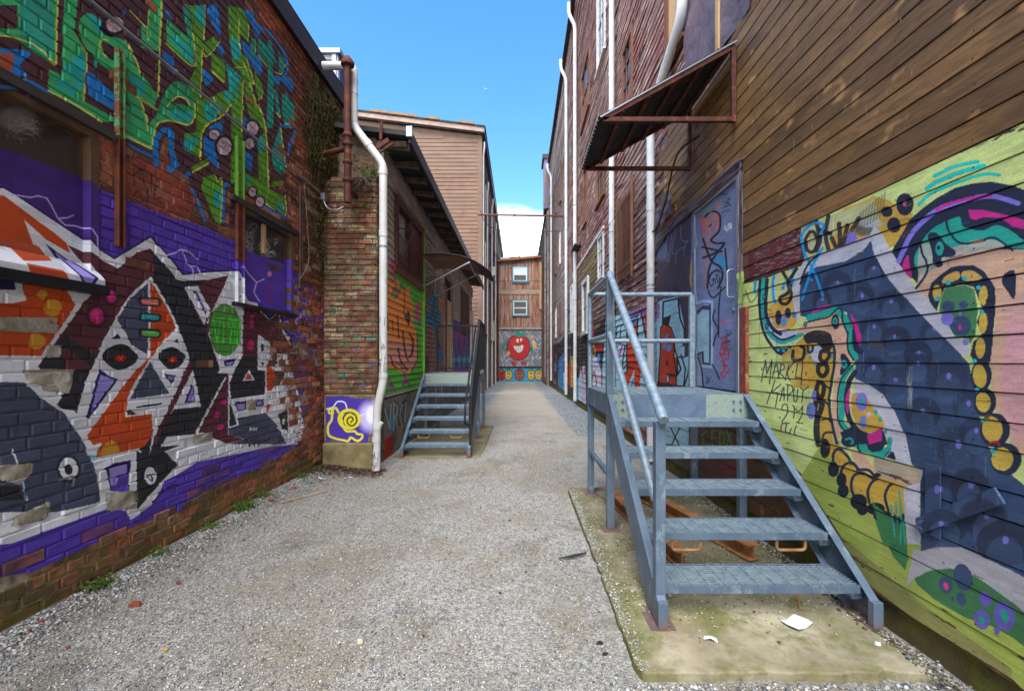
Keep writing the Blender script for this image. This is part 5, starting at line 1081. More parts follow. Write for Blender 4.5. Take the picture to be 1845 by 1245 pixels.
# side face bricks (narrow, seen edge on)
mb = MB(); z = 1.03; k = 0
while z < 4.0:
    for y in ((6.33, 6.5), (6.51, 6.69)) if k % 2 else ((6.33, 6.42), (6.43, 6.62)): mb.box((-2.032, y[0], z), (-2.02+r_.uniform(-.004, .004), y[1], z+.063))
    z += BH; k += 1
mb.build('side_brickwork', m_pier, P_, kind='stuff')

# plants on the pillar and the wall
def strands(name, label, cat, base, n, spread, length, droop, mat, rad=.003, seed=1, up=1.0, leaf=0, lmat=None, group=None, out_=(0, -1)):
    r = random.Random(seed); t = thing(name, label, cat, base, group); mb = MB(); lf = MB(); B = Vector(base)
    for i in range(n):
        p0 = B+Vector((r.uniform(-1, 1)*spread[0], r.uniform(-1, 1)*spread[1], r.uniform(-1, 1)*spread[2]))
        a = r.uniform(0, 6.28); d = Vector((math.cos(a)*.6+out_[0]*.5, math.sin(a)*.6+out_[1]*.5, up*r.uniform(.3, 1))).normalized(); L = length*r.uniform(.4, 1.1); pts = [p0]; p = p0.copy()
        for s in range(5): p = p+d*L/5; d = (d+Vector((r.uniform(-.3, .3), r.uniform(-.3, .3), -droop*r.uniform(.5, 1.3)))).normalized(); pts.append(p.copy())
        mb.tube(pts, rad, 4, False, radii=[rad, rad, rad*.9, rad*.8, rad*.6, rad*.3])
        if leaf:
            for s in range(leaf):
                q_ = pts[r.randint(1, 5)]+Vector((r.uniform(-.015, .015), r.uniform(-.015, .015), r.uniform(-.015, .015))); sz = r.uniform(.010, .024)
                u_ = Vector((r.uniform(-1, 1), r.uniform(-1, 1), r.uniform(-1, .6))).normalized(); v_ = u_.cross(Vector((r.uniform(-1, 1), r.uniform(-1, 1), r.uniform(-1, 1)))).normalized()
                lf.add([q_-v_*sz*.4, q_+u_*sz-v_*sz*.1, q_+u_*sz*1.5, q_+v_*sz*.45+u_*sz*.6], [(0, 1, 2, 3)])
    mb.build('stem', mat, t, recalc=False)
    if leaf: lf.build('leaves', lmat or m_leafg, t, recalc=False)
    return t
strands('dead_bush', 'clump of dry grey twigs on top of the brick pillar', 'shrub', (-2.22, 6.30, 3.98), 130, (.12, .08, .06), .34, .45, m_twig, .0035, 3, .5)
strands('fern', 'green ferny weed rooted on the pillar top beside the white pipe', 'plant', (-2.10, 6.30, 4.10), 26, (.06, .05, .03), .26, .35, m_leafg, .003, 5, .9, 16)
strands('creeper', 'orange-brown runners sprawling behind the rusty pipe above the pillar', 'plant', (-2.25, 6.32, 4.30), 40, (.2, .06, .12), .35, .2, gmat('orange stem', (120,66,30), (90,50,26), 10), .0025, 8, .3, 5, gmat('yellow-green leaf', (110,112,40), (80,84,30), 10))
strands('weed', 'small green weed growing out of the pillar bricks below the twigs', 'plant', (-2.16, 6.29, 3.70), 8, (.02, .01, .02), .09, .3, m_leafg, .002, 15, .6, 8)
vn = MB(); vl = MB(); r = random.Random(31)
for i in range(1500):
    y = r.uniform(5.75, 6.95); zt = r.uniform(4.3, 5.35) if r.random() < .75 else r.uniform(2.9, 4.4)
    if r.random() > min(1, (y-5.65)*1.2): continue
    L = r.uniform(.12, .5); x = XA+.005+r.random()**2*.10; p = Vector((x, y, zt)); pts = [p.copy()]
    for s in range(4): p = p+Vector((r.uniform(-.008, .012), r.uniform(-.05, .05), -L/4)); pts.append(p.copy())
    vn.tube(pts, .003, 3, False, radii=[.005, .004, .004, .003, .001])
    for s in range(5):
        q_ = r.choice(pts)+Vector((r.uniform(0, .02), r.uniform(-.03, .03), r.uniform(-.03, .03))); sz = r.uniform(.016, .042); a = Vector((r.uniform(.1, .6), r.uniform(-1, 1), r.uniform(-1, 0))).normalized(); b2 = a.cross(Vector((1, .2, .1))).normalized()
        vl.add([q_-b2*sz*.35, q_+a*sz, q_+b2*sz*.35], [(0, 1, 2)])
vt = thing('wall_creeper', 'dark mossy creeper hanging down the brick wall under the roof corner', 'creeper', (-2.75, 6.4, 4.2)); vn.build('stem', m_vine, vt, recalc=False); vl.build('leaves', gmat('moss brown leaf', (104,98,44), (60,50,30), 9, .9, bs=0, c3=(132,136,60), s3=5), vt, recalc=False)
def tuft(x, y, n, h, label, seed):
    r = random.Random(seed); mb = MB()
    for i in range(n):
        a = r.uniform(0, 6.28); px_ = x+r.gauss(0, .035); py = y+r.gauss(0, .045); hh = h*r.uniform(.4, 1.1); w = r.uniform(.002, .005); dx, dy = math.cos(a)*hh*.5, math.sin(a)*hh*.5
        mb.add([(px_-w, py, 0), (px_+w, py, 0), (px_+w*.8+dx*.4, py+dy*.4, hh*.7), (px_+dx, py+dy, hh)], [(0, 1, 2, 3)])
        if r.random() < .7:
            cx, cy, cz, s = px_+dx, py+dy, hh*r.uniform(.5, 1), r.uniform(.006, .014); mb.add([(cx-s, cy, cz), (cx, cy-s, cz+.004), (cx+s, cy, cz), (cx, cy+s, cz+.006)], [(0, 1, 2, 3)])
    g0 = gh(x, y)+.004; mb.v = [(a_, b_, c_+g0) for a_, b_, c_ in mb.v]; o = mb.build('weed', m_leafg, None, recalc=False); tag(o, label, 'weed')
tuft(-2.70, 4.35, 150, .08, 'largest tuft of green weed at the foot of the brick wall, halfway along', 1)
tuft(-2.70, 3.35, 40, .045, 'sparse low weed between the two bigger tufts by the brick wall', 6)
tuft(-2.71, 3.9, 60, .045, 'short fresh weed just before the largest tuft by the brick wall', 9)
tuft(-2.71, 6.0, 60, .06, 'weed tucked in the inner corner by the brick pillar', 10)
tuft(-2.70, 5.55, 70, .05, 'small dark weed near the far end of the brick wall foot', 7)
tuft(-2.72, 4.75, 60, .05, 'low weed sprawling just beyond the largest tuft by the brick wall', 4)
tuft(-2.71, 2.86, 110, .05, 'bright green weed tuft at the foot of the brick wall near the left edge', 2)

# ---------------------------------------------------------------- pipes by the pillar
VX, VY = -2.30, 5.96
t = thing('vent_pipe', 'rusty iron vent pipe with a wide cap rising from the brick pillar', 'pipe', (VX, VY, 3.62))
MB().tube([(VX, VY, 3.62), (VX, VY, 5.50)], .047, 16).build('pipe', m_rust, t, smooth=True)
MB().tube([(VX, VY, 5.44), (VX, VY, 5.46), (VX, VY, 5.50), (VX, VY, 5.54), (VX, VY, 5.58)], .08, 16, True, [.055, .085, .088, .06, .03]).build('cap', m_rust, t, smooth=True)
for zz in (4.16, 4.40, 4.52, 3.92): MB().tube([(VX, VY, zz-.03), (VX, VY, zz-.012), (VX, VY, zz+.012), (VX, VY, zz+.03)], .06, 14, True, [.05, .064, .064, .05]).build('collar', m_rust, t, smooth=True)
MB().tube([(-2.76, 6.1, 4.32), (VX-.03, VY, 4.34)], .036, 12).build('branch', m_rust, t, smooth=True)
MB().box((VX-.012, VY+.03, 3.8), (VX+.012, 6.30, 3.84)).build('wall_bracket', m_rust, t)
def pipe_thing(name, label, pts, r, mat, joints=(), group=None, bands=(), cat='pipe', painted=None):
    t = thing(name, label, cat, pts[-1], group); MB().tube(pts, r, 16).build('pipe', mat, t, smooth=True)
    for j in joints:
        i, f = int(j), j-int(j); a, b_ = Vector(pts[i]), Vector(pts[min(i+1, len(pts)-1)]); p = a.lerp(b_, f); d = (b_-a).normalized()*.045
        MB().tube([p-d, p+d], r*1.12, 16).build('coupling', mat, t, smooth=True)
    for zz in bands:
        x, y = pts[-1][0], pts[-1][1]; MB().tube([(x, y, zz-.012), (x, y, zz+.012)], r*1.09, 14).build('strap', m_galv, t)
    return t
def bend(pts, rr=.09):
    o = [Vector(pts[0])]
    for i in range(1, len(pts)-1):
        a, b_, c = Vector(pts[i-1]), Vector(pts[i]), Vector(pts[i+1]); u_ = (a-b_).normalized(); v_ = (c-b_).normalized()
        for k in range(5): s = k/4; o.append(b_+u_*rr*(1-s)**2+v_*rr*s**2)
    o.append(Vector(pts[-1])); return o
Yp = 6.12
dp = bend([(-2.70, Yp, 5.56), (-2.28, Yp, 5.56), (-2.28, Yp, 4.74), (-1.87, Yp, 4.20), (-1.87, Yp, 1.22), (-1.95, Yp-.02, .84), (-1.96, Yp-.02, 0)])
t = pipe_thing('downspout', 'fat white plastic downspout zigzagging down past the brick pillar', dp, .054, m_white)
for p_, q_ in (((-2.28,Yp,5.2),(0,0,.04)),((-2.28,Yp,4.80),(0,0,.03)),((-2.08,Yp,4.48),(.024,0,-.032)),((-1.87,Yp,4.10),(0,0,.04)),((-1.87,Yp,3.25),(0,0,.045)),((-1.87,Yp,1.30),(0,0,.035)),((-1.955,Yp-.02,.60),(0,0,.04)),((-1.96,Yp-.02,.42),(0,0,.03))):
    MB().tube([Vector(p_)-Vector(q_), Vector(p_)+Vector(q_)], .060, 16).build('coupling', m_white, t, smooth=True)
MB().tube([(-1.955, Yp-.02, .56), (-1.89, Yp-.03, .66)], .035, 12, True, [.05, .034]).build('inlet', m_white, t, smooth=True)
MB().tube([(-1.87, Yp, 3.06), (-1.87, Yp, 3.085)], .0585, 14).build('strap', m_galv, t)
sc = MB(); r = random.Random(5)
for k in range(46):
    zz = r.choice((r.uniform(1.35, 2.1), r.uniform(.05, .38), r.uniform(1.3, 1.8))); xx = -1.87 if zz > 1.2 else -1.96; a0 = r.uniform(-2.6, -.5); pts = []
    for s in range(4): a = a0+r.uniform(-.35, .35); z2 = zz+r.uniform(-.05, .05); yy = Yp-(0 if zz > 1.2 else .02); pts.append((xx+math.cos(a)*.0552, yy+math.sin(a)*.0552, z2))
    sc.tube(pts, .0022, 3, False)
sc.build('marker_scribble', m_black, t, recalc=False, kind='stuff')

# rooftop cabinet
t = thing('rooftop_unit', 'grey and blue rooftop cabinet behind the brick building roof edge', 'cabinet', (-4.0, 9.4, 5.76))
MB().box((-4.5, 9.0, 5.2), (-3.66, 9.9, 7.70)).build('body', m_meter, t, bevel=.01)
MB().box((-3.655, 9.02, 5.2), (-3.64, 9.88, 7.60)).build('side_panel', m_cblue, t); MB().box((-4.42, 8.985, 7.2), (-3.80, 8.998, 7.6)).build('vent', gmat('dark vent', (84,90,104), (70,76,90), 6), t); MB().box((-4.55, 8.94, 7.702), (-3.60, 9.95, 7.80)).build('lid', m_silver, t, bevel=.01)
MB().box((-3.78, 8.975, 5.2), (-3.70, 8.999, 7.70)).build('corner_post', m_silver, t)
MB().tube([(-3.95, 8.95, 6.9), (-3.95, 8.95, 6.2)], .03, 8).build('conduit', m_silver, t)

# conduit with junction box on the brick wall
def wa(u, v, X=XA, off=.03): y = X*F/(u-U0); return Vector((X+(off if X < 0 else -off), y, EYE+(V0-v)*y/F))
t = thing('conduit', 'thin grey conduit sloping across the green letters to a junction box', 'conduit', wa(576, 355))
pts = [wa(u, 22+(u-170)*.815, off=.062) for u in (100, 170, 240, 310, 380, 450, 520, 570)]
MB().tube(pts, .012, 8).build('conduit_tube', m_cond, t, smooth=True)
for u in (300, 470): p = wa(u, 22+(u-170)*.815, off=.062); q_ = wa(u+4, 22+(u-166)*.815, off=.062); MB().tube([p, q_], .018, 8).build('coupling', m_cond, t)
j = wa(577, 356, off=.06); MB().box(j-Vector((.05, .05, .05)), j+Vector((.02, .05, .05))).build('junction_box', m_cond, t, bevel=.004)
MB().tube(curve_pts([j+Vector((.0, -.03, -.05)), j+Vector((.06, -.05, -.16)), j+Vector((.2, -.12, -.22)), (-2.42, 6.12, 3.62)]), .011, 8).build('flexible_tail', m_cond, t, smooth=True)
t = tag(MB().tube(curve_pts([wa(545, 330, off=.02), wa(548, 400, off=.04), wa(549, 470, off=.05), wa(535, 505, off=.03)]), .004, 5, False).build('cable', gmat('grey cable', (130,120,110), (110,100,90), 10), None), 'loose thin cable dangling beside the dull steel channel on the brick wall', 'cable')
t = tag(MB().tube(curve_pts([(-2.0, 6.55, 4.15), (-2.2, 6.2, 4.05), (-2.36, 6.1, 4.12)]), .003, 4, False).build('wire', m_cable, None), 'thin wire looped between the rusty vent pipe and the white downspout', 'wire')

# ---------------------------------------------------------------- board helper
def board(mb, face, plane, s0, s1, z0, z1, t0=.010, t1=.024, jit=0.0, r=None):
    """lap board: face 'R' looks to -x, 'L' looks to +x, 'F' looks to -y. thicker at its lower edge"""
    j = (r.uniform(-jit, jit) if r and jit else 0)
    t1 = t1+j; sg = -1 if face in 'RF' else 1
    P = [(0, z0), (t1, z0), (t1, z0+.004), (t0, z1), (0, z1)]; a = []; b_ = []
    for d, z in P:
        if face in 'RL': a.append((plane+sg*d, s0, z)); b_.append((plane+sg*d, s1, z))
        else: a.append((s0, plane+sg*d, z)); b_.append((s1, plane+sg*d, z))
    n = 5; mb.add(a+b_, [(0,1,2,3,4), (9,8,7,6,5)]+[(i, i+5, (i+1) % 5+5, (i+1) % 5) for i in range(5)])
def cutsegs(segs, holes, zc0, zc1, m=.02):
    for (a, b_, c, d) in holes:
        if zc1 > c+.01 and zc0 < d-.01:
            ns = []
            for s0, s1 in segs:
                if s1 <= a or s0 >= b_: ns.append((s0, s1)); continue
                if a-s0 > m: ns.append((s0, a-.003))
                if s1-b_ > m: ns.append((b_+.003, s1))
            segs = ns
    return segs
def side_window(parent, X, sg, y0, y1, z0, z1, frame, pane=None, bars=(1, 2), proud=.03, fw=.07, sill=True, half=None, name='window'):
    """window in a wall at x=X whose outward direction is sg"""
    p = X+sg*proud; q = X-sg*.06; f = MB()
    f.box((q, y0, z0), (p, y0+fw, z1)); f.box((q, y1-fw, z0), (p, y1, z1)); f.box((q, y0+fw+.001, z1-fw), (p-.003*sg, y1-fw-.001, z1)); f.box((q, y0+fw+.001, z0), (p-.003*sg, y1-fw-.001, z0+fw*.7))
    w = f.build(name, frame, parent); gx = X-sg*.02
    MB().box((gx-sg*.01, y0+fw, z0+fw*.7), (gx, y1-fw, z1-fw)).build('pane', pane or m_glass, w)
    if half: MB().box((gx+.001*sg, y0+fw, z0+fw*.7), (gx+.015*sg, y1-fw, z0+(z1-z0)*half)).build('boarding', m_rtrim if pane is not m_glassd else m_darkb, w)
    m = MB(); n1, n2 = bars
    for i in range(1, n1+1): y = y0+(y1-y0)*i/(n1+1); m.box((gx+.001*sg, y-.012, z0+fw*.7), (gx+.02*sg, y+.012, z1-fw))
    for i in range(1, n2+1): z = z0+(z1-z0)*i/(n2+1); m.box((gx+.001*sg, y0+fw, z-.014), (gx+.022*sg, y1-fw, z+.014))
    if m.v: m.build('glazing_bar', frame, w)
    if sill: MB().box((X, y0-.05, z0-.05), (p+sg*.04, y1+.05, z0-.002)).build('sill', frame, w)
    return w

# ---------------------------------------------------------------- LOW WOODEN BUILDING
Bd = thing('wooden_building', 'low wooden building with orange lettering and a deep overhanging roof behind the brick pillar', 'building', (-4, 12, 0))
wb = XB-.026; ZE = 4.75
hB = [(7.3, 9.32, 3.08, 4.22), (12.05, 13.65, 1.2, 3.95), (15.6, 18.0, 2.5, 4.1)]
mb = MB(); mb.box((-8, 6.72, -.3), (wb-.12, 19.4, 4.9)); mb.box((wb-.119, 6.62, 4.25), (wb, 19.4, 4.78)); mb.build('wall', m_lowb, Bd)
mb = MB(); wallslab(mb, wb, 6.71, 19.4, .90, 4.249, hB); mb.build('sheathing', m_dark, Bd)
MB().box((wb-.119, 6.6, -.3), (XB+.005, 19.4, .905)).build('concrete_base', m_lowc, Bd)
MB().box((-7.9, 6.60, 3.9), (wb-.05, 6.719, 4.95)).build('gable', m_timber, Bd)
r = random.Random(2); z = .935; k = 0; smb = MB()
while z < 4.24:
    js = [6.62, 9.5, 9.56, 12.03 if 1 else 0, 13.68, 15.4+.8*(k % 3), 19.4]
    for a, b_ in ((6.6, 9.49), (9.56, 12.02), (12.02, 13.67), (13.67, 15.3+.5*(k % 3)), (15.303+.5*(k % 3), 19.4)):
        for s0, s1 in cutsegs([(a, b_)], hB, z, z+.105):
            if s0 < 13.7:
                mb = MB(); board(mb, 'L', wb+.001, s0, s1, z, z+.104, .008, .022, .003, r); mb.build('siding_board', m_lowb, Bd)
            else: board(smb, 'L', wb+.001, s0, s1, z, z+.104, .008, .022, .003, r)
    z += .11; k += 1
smb.build('siding', m_lowb, Bd, kind='stuff')
MB().box((wb, 9.49, .91), (XB+.022, 9.555, 4.24)).build('trim_strip', gmat('lime green trim', (120,200,50), (100,170,44), 6, .6, bs=.05), Bd)
MB().box((wb, 6.6, 4.252), (XB+.03, 19.4, 4.62)).build('frieze', gmat('grey frieze', (166,152,142), (134,122,112), 5, .85, stretch=(1,.3,1)), Bd)
w = MB(); w.box((XB-.09, 7.3, 3.08), (XB+.04, 7.42, 4.22)); w.box((XB-.09, 9.2, 3.08), (XB+.04, 9.32, 4.22)); w.box((XB-.09, 7.421, 4.12), (XB+.035, 9.199, 4.22)); w.box((XB-.09, 7.421, 3.08), (XB+.035, 9.199, 3.16)); w.box((XB-.05, 8.30, 3.161), (XB+.03, 8.42, 4.119))
w = w.build('window', m_redwood, Bd); MB().box((XB-.05, 7.42, 3.16), (XB-.04, 8.30, 4.12)).build('pane', glass('dusty glass', (64,58,54), .25), w); MB().box((XB-.03, 8.42, 3.16), (XB-.01, 9.20, 4.12)).build('shutter_board', m_redwood, w)
mb = MB()
for i in range(11): mb.box((XB-.038, 7.45, 3.2+i*.05), (XB-.03, 8.28, 3.215+i*.05))
mb.build('blind', gmat('pale blind', (150,140,134), (110,100,96), 12), w)
MB().beam((XB+.02, 7.45, 3.72), (XB+.26, 7.62, 3.74), .02, .02).beam((XB+.26, 7.62, 3.74), (XB+.03, 7.5, 3.2), .02, .02).build('bracket', m_redwood, w)
MB().box((XB-.02, 7.22, 4.223), (XB+.05, 9.4, 4.30)).build('lintel', m_timber, w); MB().box((XB-.02, 7.22, 2.96), (XB+.03, 9.4, 3.078)).build('sill', m_orange, w)
# doorway further along
w = MB(); w.box((XB-.1, 12.05, 1.2), (XB+.02, 12.14, 3.95)); w.box((XB-.1, 13.56, 1.2), (XB+.02, 13.65, 3.95)); w.box((XB-.1, 12.141, 3.86), (XB+.018, 13.559, 3.95)); w = w.build('doorway', gmat('grey door trim', (150,134,120), (120,104,92), 8), Bd)
MB().box((XB-.07, 12.14, 1.2), (XB-.05, 13.56, 3.86)).build('dark_opening', m_dark, w); MB().box((XB-.049, 12.75, 1.2), (XB-.01, 13.50, 3.25)).build('door', gmat('pale beige door', (190,164,122), (176,148,106), 5, .6, bs=.05), w); MB().box((XB-.049, 12.15, 1.2), (XB-.008, 12.70, 3.6)).build('jamb_board', m_orange, w)
w = MB(); w.box((XB-.05, 15.6, 2.5), (XB+.02, 18.0, 4.1)); w.build('shuttered_window', m_redwood, Bd)
MB().box((XB-.119, 18.6, 1.0), (XB+.06, 19.4, 3.6)).build('white_post', m_whitep, Bd)
# roof
rf = MB(); x0, x1 = -1.60, -8.2; sl = .12
zr = lambda x: ZE+(x0-x)*sl
rf.prism([(x0, 6.42, zr(x0)), (x1, 6.42, zr(x1)), (x1, 6.42, zr(x1)+.07), (x0, 6.42, zr(x0)+.07)], (0, 6.42, 0), (0, 19.6, 0)); rf = rf.build('roof', m_roof, Bd)
MB().box((x0-.001, 6.40, ZE-.12), (x0+.05, 19.6, ZE+.085)).build('gutter', m_fascia, rf, bevel=.012); MB().box((x0-.02, 6.36, ZE-.04), (x0+.07, 6.398, ZE+.11)).build('gutter_end', m_silver, rf, bevel=.004)
for i in range(20):
    y = 6.62+i*.62; ra = MB(); ra.prism([(x0-.03, y, ZE-.12), (XB-.0, y, ZE-.07), (XB-.0, y, ZE-.002+.0), (x0-.03, y, ZE-.004)], (0, y, 0), (0, y+.05, 0)); ra.build('rafter', m_timber, Bd)
MB().box((XB-.02, 6.55, 4.66), (x0-.06, 6.60, 4.74)).build('barge_board', m_timber, Bd)
t = thing('steel_bracket', 'rusty steel bracket sticking up at the near corner of the low roof', 'bracket', (-1.95, 6.3, 4.6))
MB().beam((-2.1, 6.35, 4.5), (-1.86, 6.35, 4.66), .03, .06).build('arm', m_rust, t); MB().beam((-1.98, 6.36, 4.66), (-1.97, 6.36, 4.92), .025, .04).build('upright', m_rust, t); MB().beam((-2.06, 6.34, 4.42), (-1.80, 6.34, 4.60), .03, .025).build('strap', m_rust, t)

# curved awning over the far steps
t = thing('awning', 'small arched dark violet awning over the far metal steps', 'awning', (XB, 9.9, 3.6))
sh = MB(); n = 14; ys = (9.25, 10.7)
def aw(k): s = k/n; return (XB+.03+1.42*s, 3.72+.10*math.sin(s*2.4)-.30*s*s*s-.12*s)
for th in (0,):
    pts = [aw(k) for k in range(n+1)]
    V = [(x, y, z) for y in ys for x, z in pts]+[(x, y, z-.012) for y in ys for x, z in pts]; m_ = n+1; Fc = []
    for k in range(n): Fc += [(k, k+1, m_+k+1, m_+k), (2*m_+k, 3*m_+k, 3*m_+k+1, 2*m_+k+1), (k, 2*m_+k, 2*m_+k+1, k+1), (m_+k, m_+k+1, 3*m_+k+1, 3*m_+k)]
    Fc += [(0, m_, 3*m_, 2*m_), (n, 2*m_+n, 3*m_+n, m_+n)]
sh.add(V, Fc); sh.build('sheet', m_maroonawn, t, smooth=True)
ln = MB(); ln.add([(x, y, z-.018) for y in (9.28, 10.67) for x, z in pts[:12]]+[(x, y, z-.03) for y in (9.28, 10.67) for x, z in pts[:12]], [(k, k+1, 12+k+1, 12+k) for k in range(11)]+[(24+k, 36+k, 36+k+1, 24+k+1) for k in range(11)]); ln.build('lining', m_awnund, t)
for y in (9.30, 10.66):
    a = (XB+.03, y, 3.05); b_ = (XB+1.0, y, 3.56); MB().tube([a, b_], .014, 8).build('brace', m_silver, t); MB().tube([(XB+.03, y, 3.68), a], .014, 8).build('wall_strut', m_silver, t)
MB().beam((XB+1.0, 9.25, 3.55), (XB+1.0, 10.7, 3.55), .03, .03).build('rail', m_silver, t)

# ---------------------------------------------------------------- TALL TAN BUILDING (left, behind)
Cd = thing('tan_building', 'tall building with tan siding facing the lane and a pitched roof edge', 'building', (-8, 30, 0))
YC = 22.1; ZC = 12.75; SLc = .125
mb = MB(); mb.prism([(XC-.03, YC+.03, -.5), (-20, YC+.03, -.5), (-20, YC+.03, ZC+18*SLc), (XC-.03, YC+.03, ZC)], (0, YC, 0), (0, 50, 0)); mb.build('wall', m_tantrim, Cd)
mb = MB(); z = 3.0
while z < 15:
    xr = -2.05 if z+.19 < ZC-.1 else XC-(z+.19-ZC+.25)/SLc
    if xr > -18: board(mb, 'F', YC+.028, -18, xr, z, z+.19, .008, .03)
    z += .195
mb.build('siding', m_tan, Cd, kind='stuff')
MB().box((-2.05, YC-.012, -.4), (XC+.02, YC+.03, ZC-.02)).build('corner_board', m_tantrim, Cd)
MB().prism([(XC+.15, YC-.25, ZC+.0), (-18, YC-.25, ZC+16.3*SLc), (-18, YC-.25, ZC+16.3*SLc+.22), (XC+.15, YC-.25, ZC+.22)], (0, YC-.25, 0), (0, YC-.19, 0)).build('barge_board', gmat('pinkish barge board', (164,138,122), (140,116,102), 3, .7), Cd)
MB().prism([(XC+.2, YC-.3, ZC+.222), (-18, YC-.3, ZC+16.35*SLc+.222), (-18, YC-.3, ZC+16.35*SLc+.30), (XC+.2, YC-.3, ZC+.30)], (0, YC-.3, 0), (0, 50, 0)).build('roof', m_roof, Cd)
MB().prism([(XC+.1, YC-.188, ZC-.06), (-18, YC-.188, ZC+16.3*SLc-.06), (-18, YC-.188, ZC+16.3*SLc+.0), (XC+.1, YC-.188, ZC+.0)], (0, YC-.188, 0), (0, YC-.01, 0)).build('soffit', m_darkb, Cd)
for xa, xb in ((-3.0, -2.2), (-4.6, -3.9), (-6.4, -5.0), (-7.3, -6.5)):
    MB().prism([(xa, YC-.33, ZC+.30+(XC-xa)*SLc), (xb, YC-.33, ZC+.30+(XC-xb)*SLc), (xb, YC-.33, ZC+.41+(XC-xb)*SLc), (xa, YC-.33, ZC+.41+(XC-xa)*SLc)], (0, YC-.33, 0), (0, YC+.2, 0)).build('cap_plank', gmat('cap plank', (142,108,74), (120,90,62), 5, .8), Cd)
w = MB().box((-3.95, YC-.03, 7.95), (-3.35, YC+.02, 8.7)).build('window', m_whitep, Cd); MB().box((-3.9, YC-.04, 8.05), (-3.45, YC-.031, 8.6)).build('pane', m_glass, w)
m_cside = gmat('weathered plank side', (150,132,124), (110,94,90), 5, .85, stretch=(1, .5, .3), c3=(76,64,66), s3=1.5, bs=.5)
r = random.Random(6); cw = [(24.5, 25.5, 9.6, 11.2), (28, 29, 9.6, 11.0), (33, 34, 9.6, 11.0), (24.3, 25.6, 6.2, 8.0), (27.6, 28.6, 6.3, 7.8), (31, 32, 6.4, 7.8), (35, 36, 6.4, 7.8), (24.6, 25.6, 3.0, 4.6), (28.2, 29.4, 2.8, 4.6), (32, 33, 3.0, 4.4), (36, 37, 3, 4.4)]
mb = MB(); z = -.3
while z < ZC-.1:
    for s0, s1 in cutsegs([(YC+.03, 27.2), (27.205, 33.4), (33.405, 49)], cw, z, z+.17): board(mb, 'L', XC-.029, s0, s1, z, z+.17, .006, .03, .008, r)
    z += .175
mb.build('side_boards', m_cside, Cd, kind='stuff')
for i, (a, b_, c, d) in enumerate(cw): side_window(Cd, XC, 1, a, b_, c, d, m_rtrim if i % 3 else m_whitep, m_glassd if i % 2 else m_glass, (1, 1), .03, .09, True, .5 if i % 2 else None)
MB().box((XC-.02, YC-.2, ZC-.05), (XC+.16, 50, ZC+.215)).build('eave', m_fascia, Cd)
for (y, zt, lab) in ((22.3, 12.45, 'white downspout on the near corner of the tan building'), (25.2, 11.6, 'second white downspout along the weathered side of the tan building'), (29.5, 12.2, 'third white downspout along the side of the tan building, with a meter box'), (34.0, 12.0, 'farthest white downspout along the side of the tan building')):
    pipe_thing('downspout', lab, bend([(XC+.12, y-.05, zt), (XC+.12, y-.05, zt-.3), (XC+.06, y, zt-.7), (XC+.06, y, gz(y)+.05)], .12), .046, m_white, (), 'white downspouts on the tan building', (3.2, 6.6, 9.8))
MB().box((XC+.02, 30.2, 7.3), (XC+.22, 30.6, 7.9)).build('meter_box', m_whitep, Cd)
tag(MB().box((XC+.01, 27.0, 4.9), (XC+.55, 27.9, 4.96)).build('canopy', m_timber, None), 'tiny wooden hood projecting from the side of the tan building', 'hood') if False else None

# pipes spanning the lane
t = thing('overhead_pipe', 'thick brown pipe spanning the lane high up between the two tall buildings', 'pipe', (0, 20.4, 8.1)); MB().tube([(XC-.05, 20.4, 8.2), (.2, 20.4, 8.17), (XR+.1, 20.4, 8.14)], .045, 12).build('pipe', m_chan, t, smooth=True); MB().tube([(-.25, 20.4, 8.18), (-.15, 20.4, 8.18)], .058, 12).build('coupling', m_rust, t)
t = thing('overhead_cable_pipe', 'thinner brown pipe and sagging cable just below the thick overhead pipe', 'pipe', (0, 21.4, 7.6)); MB().tube([(-.9, 21.5, 7.80), (XR, 21.5, 7.76)], .024, 10).build('pipe', m_chan, t, smooth=True); MB().tube(curve_pts([(XC, 21.5, 8.75), (-1.7, 21.5, 8.3), (-1.35, 21.5, 7.95), (-.9, 21.5, 7.80)]), .02, 6, False).build('cable', m_cable, t)
t = tag(MB().tube([(XC, 33, 8.0-.6), (XR, 33, 7.4)], .02, 6, False).build('cable', m_cable, None), 'thin cable crossing in front of the rusty end building', 'cable')

# ---------------------------------------------------------------- END BUILDING
E = thing('corrugated_building', 'rusty corrugated iron building closing the far end of the lane above a painted wall', 'building', (.1, 40, -.3))
YE_ = 38.0
mb = MB(); mb.box((-1.8, YE_+.06, -.6), (2.2, 46, 10.2)); mb.build('wall', m_dark, E)
# painted blockwork, each block its own relief
mb = MB(); r = random.Random(3); z = -.40; k = 0
while z < 4.15:
    x = -1.76-(.2 if k % 2 else 0)
    while x < 2.06:
        x1_ = min(x+.395, 2.08)
        if x1_ > -1.7: mb.box((max(x, -1.76), YE_-.02+r.uniform(-.003, .003), z), (x1_-.008, YE_+.05, z+.192))
        x += .4
    z += .2; k += 1
mb.build('block_wall', m_blocks, E, kind='stuff')
def corr(x0, x1, z0, z1, name='iron_sheet', y=YE_-.0):
    n = max(8, int((x1-x0)/.019)); V = []; 
    for i in range(n+1):
        x = x0+(x1-x0)*i/n; d = -.014*math.cos(i/4*2*math.pi*.999)-.03; V += [(x, y+d, z0), (x, y+d, z1), (x, y+d+.004, z0), (x, y+d+.004, z1)]
    Fc = []
    for i in range(n): a = i*4; b_ = a+4; Fc += [(a, b_, b_+1, a+1), (a+2, a+3, b_+3, b_+2), (a, a+2, b_+2, b_), (a+1, b_+1, b_+3, a+3)]
    Fc += [(0, 1, 3, 2), (n*4, n*4+2, n*4+3, n*4+1)]
    MB().add(V, Fc).build(name, m_corr, E, recalc=False)
topz = lambda x: 10.05+.16*(x+1.75)/3.8*2.2
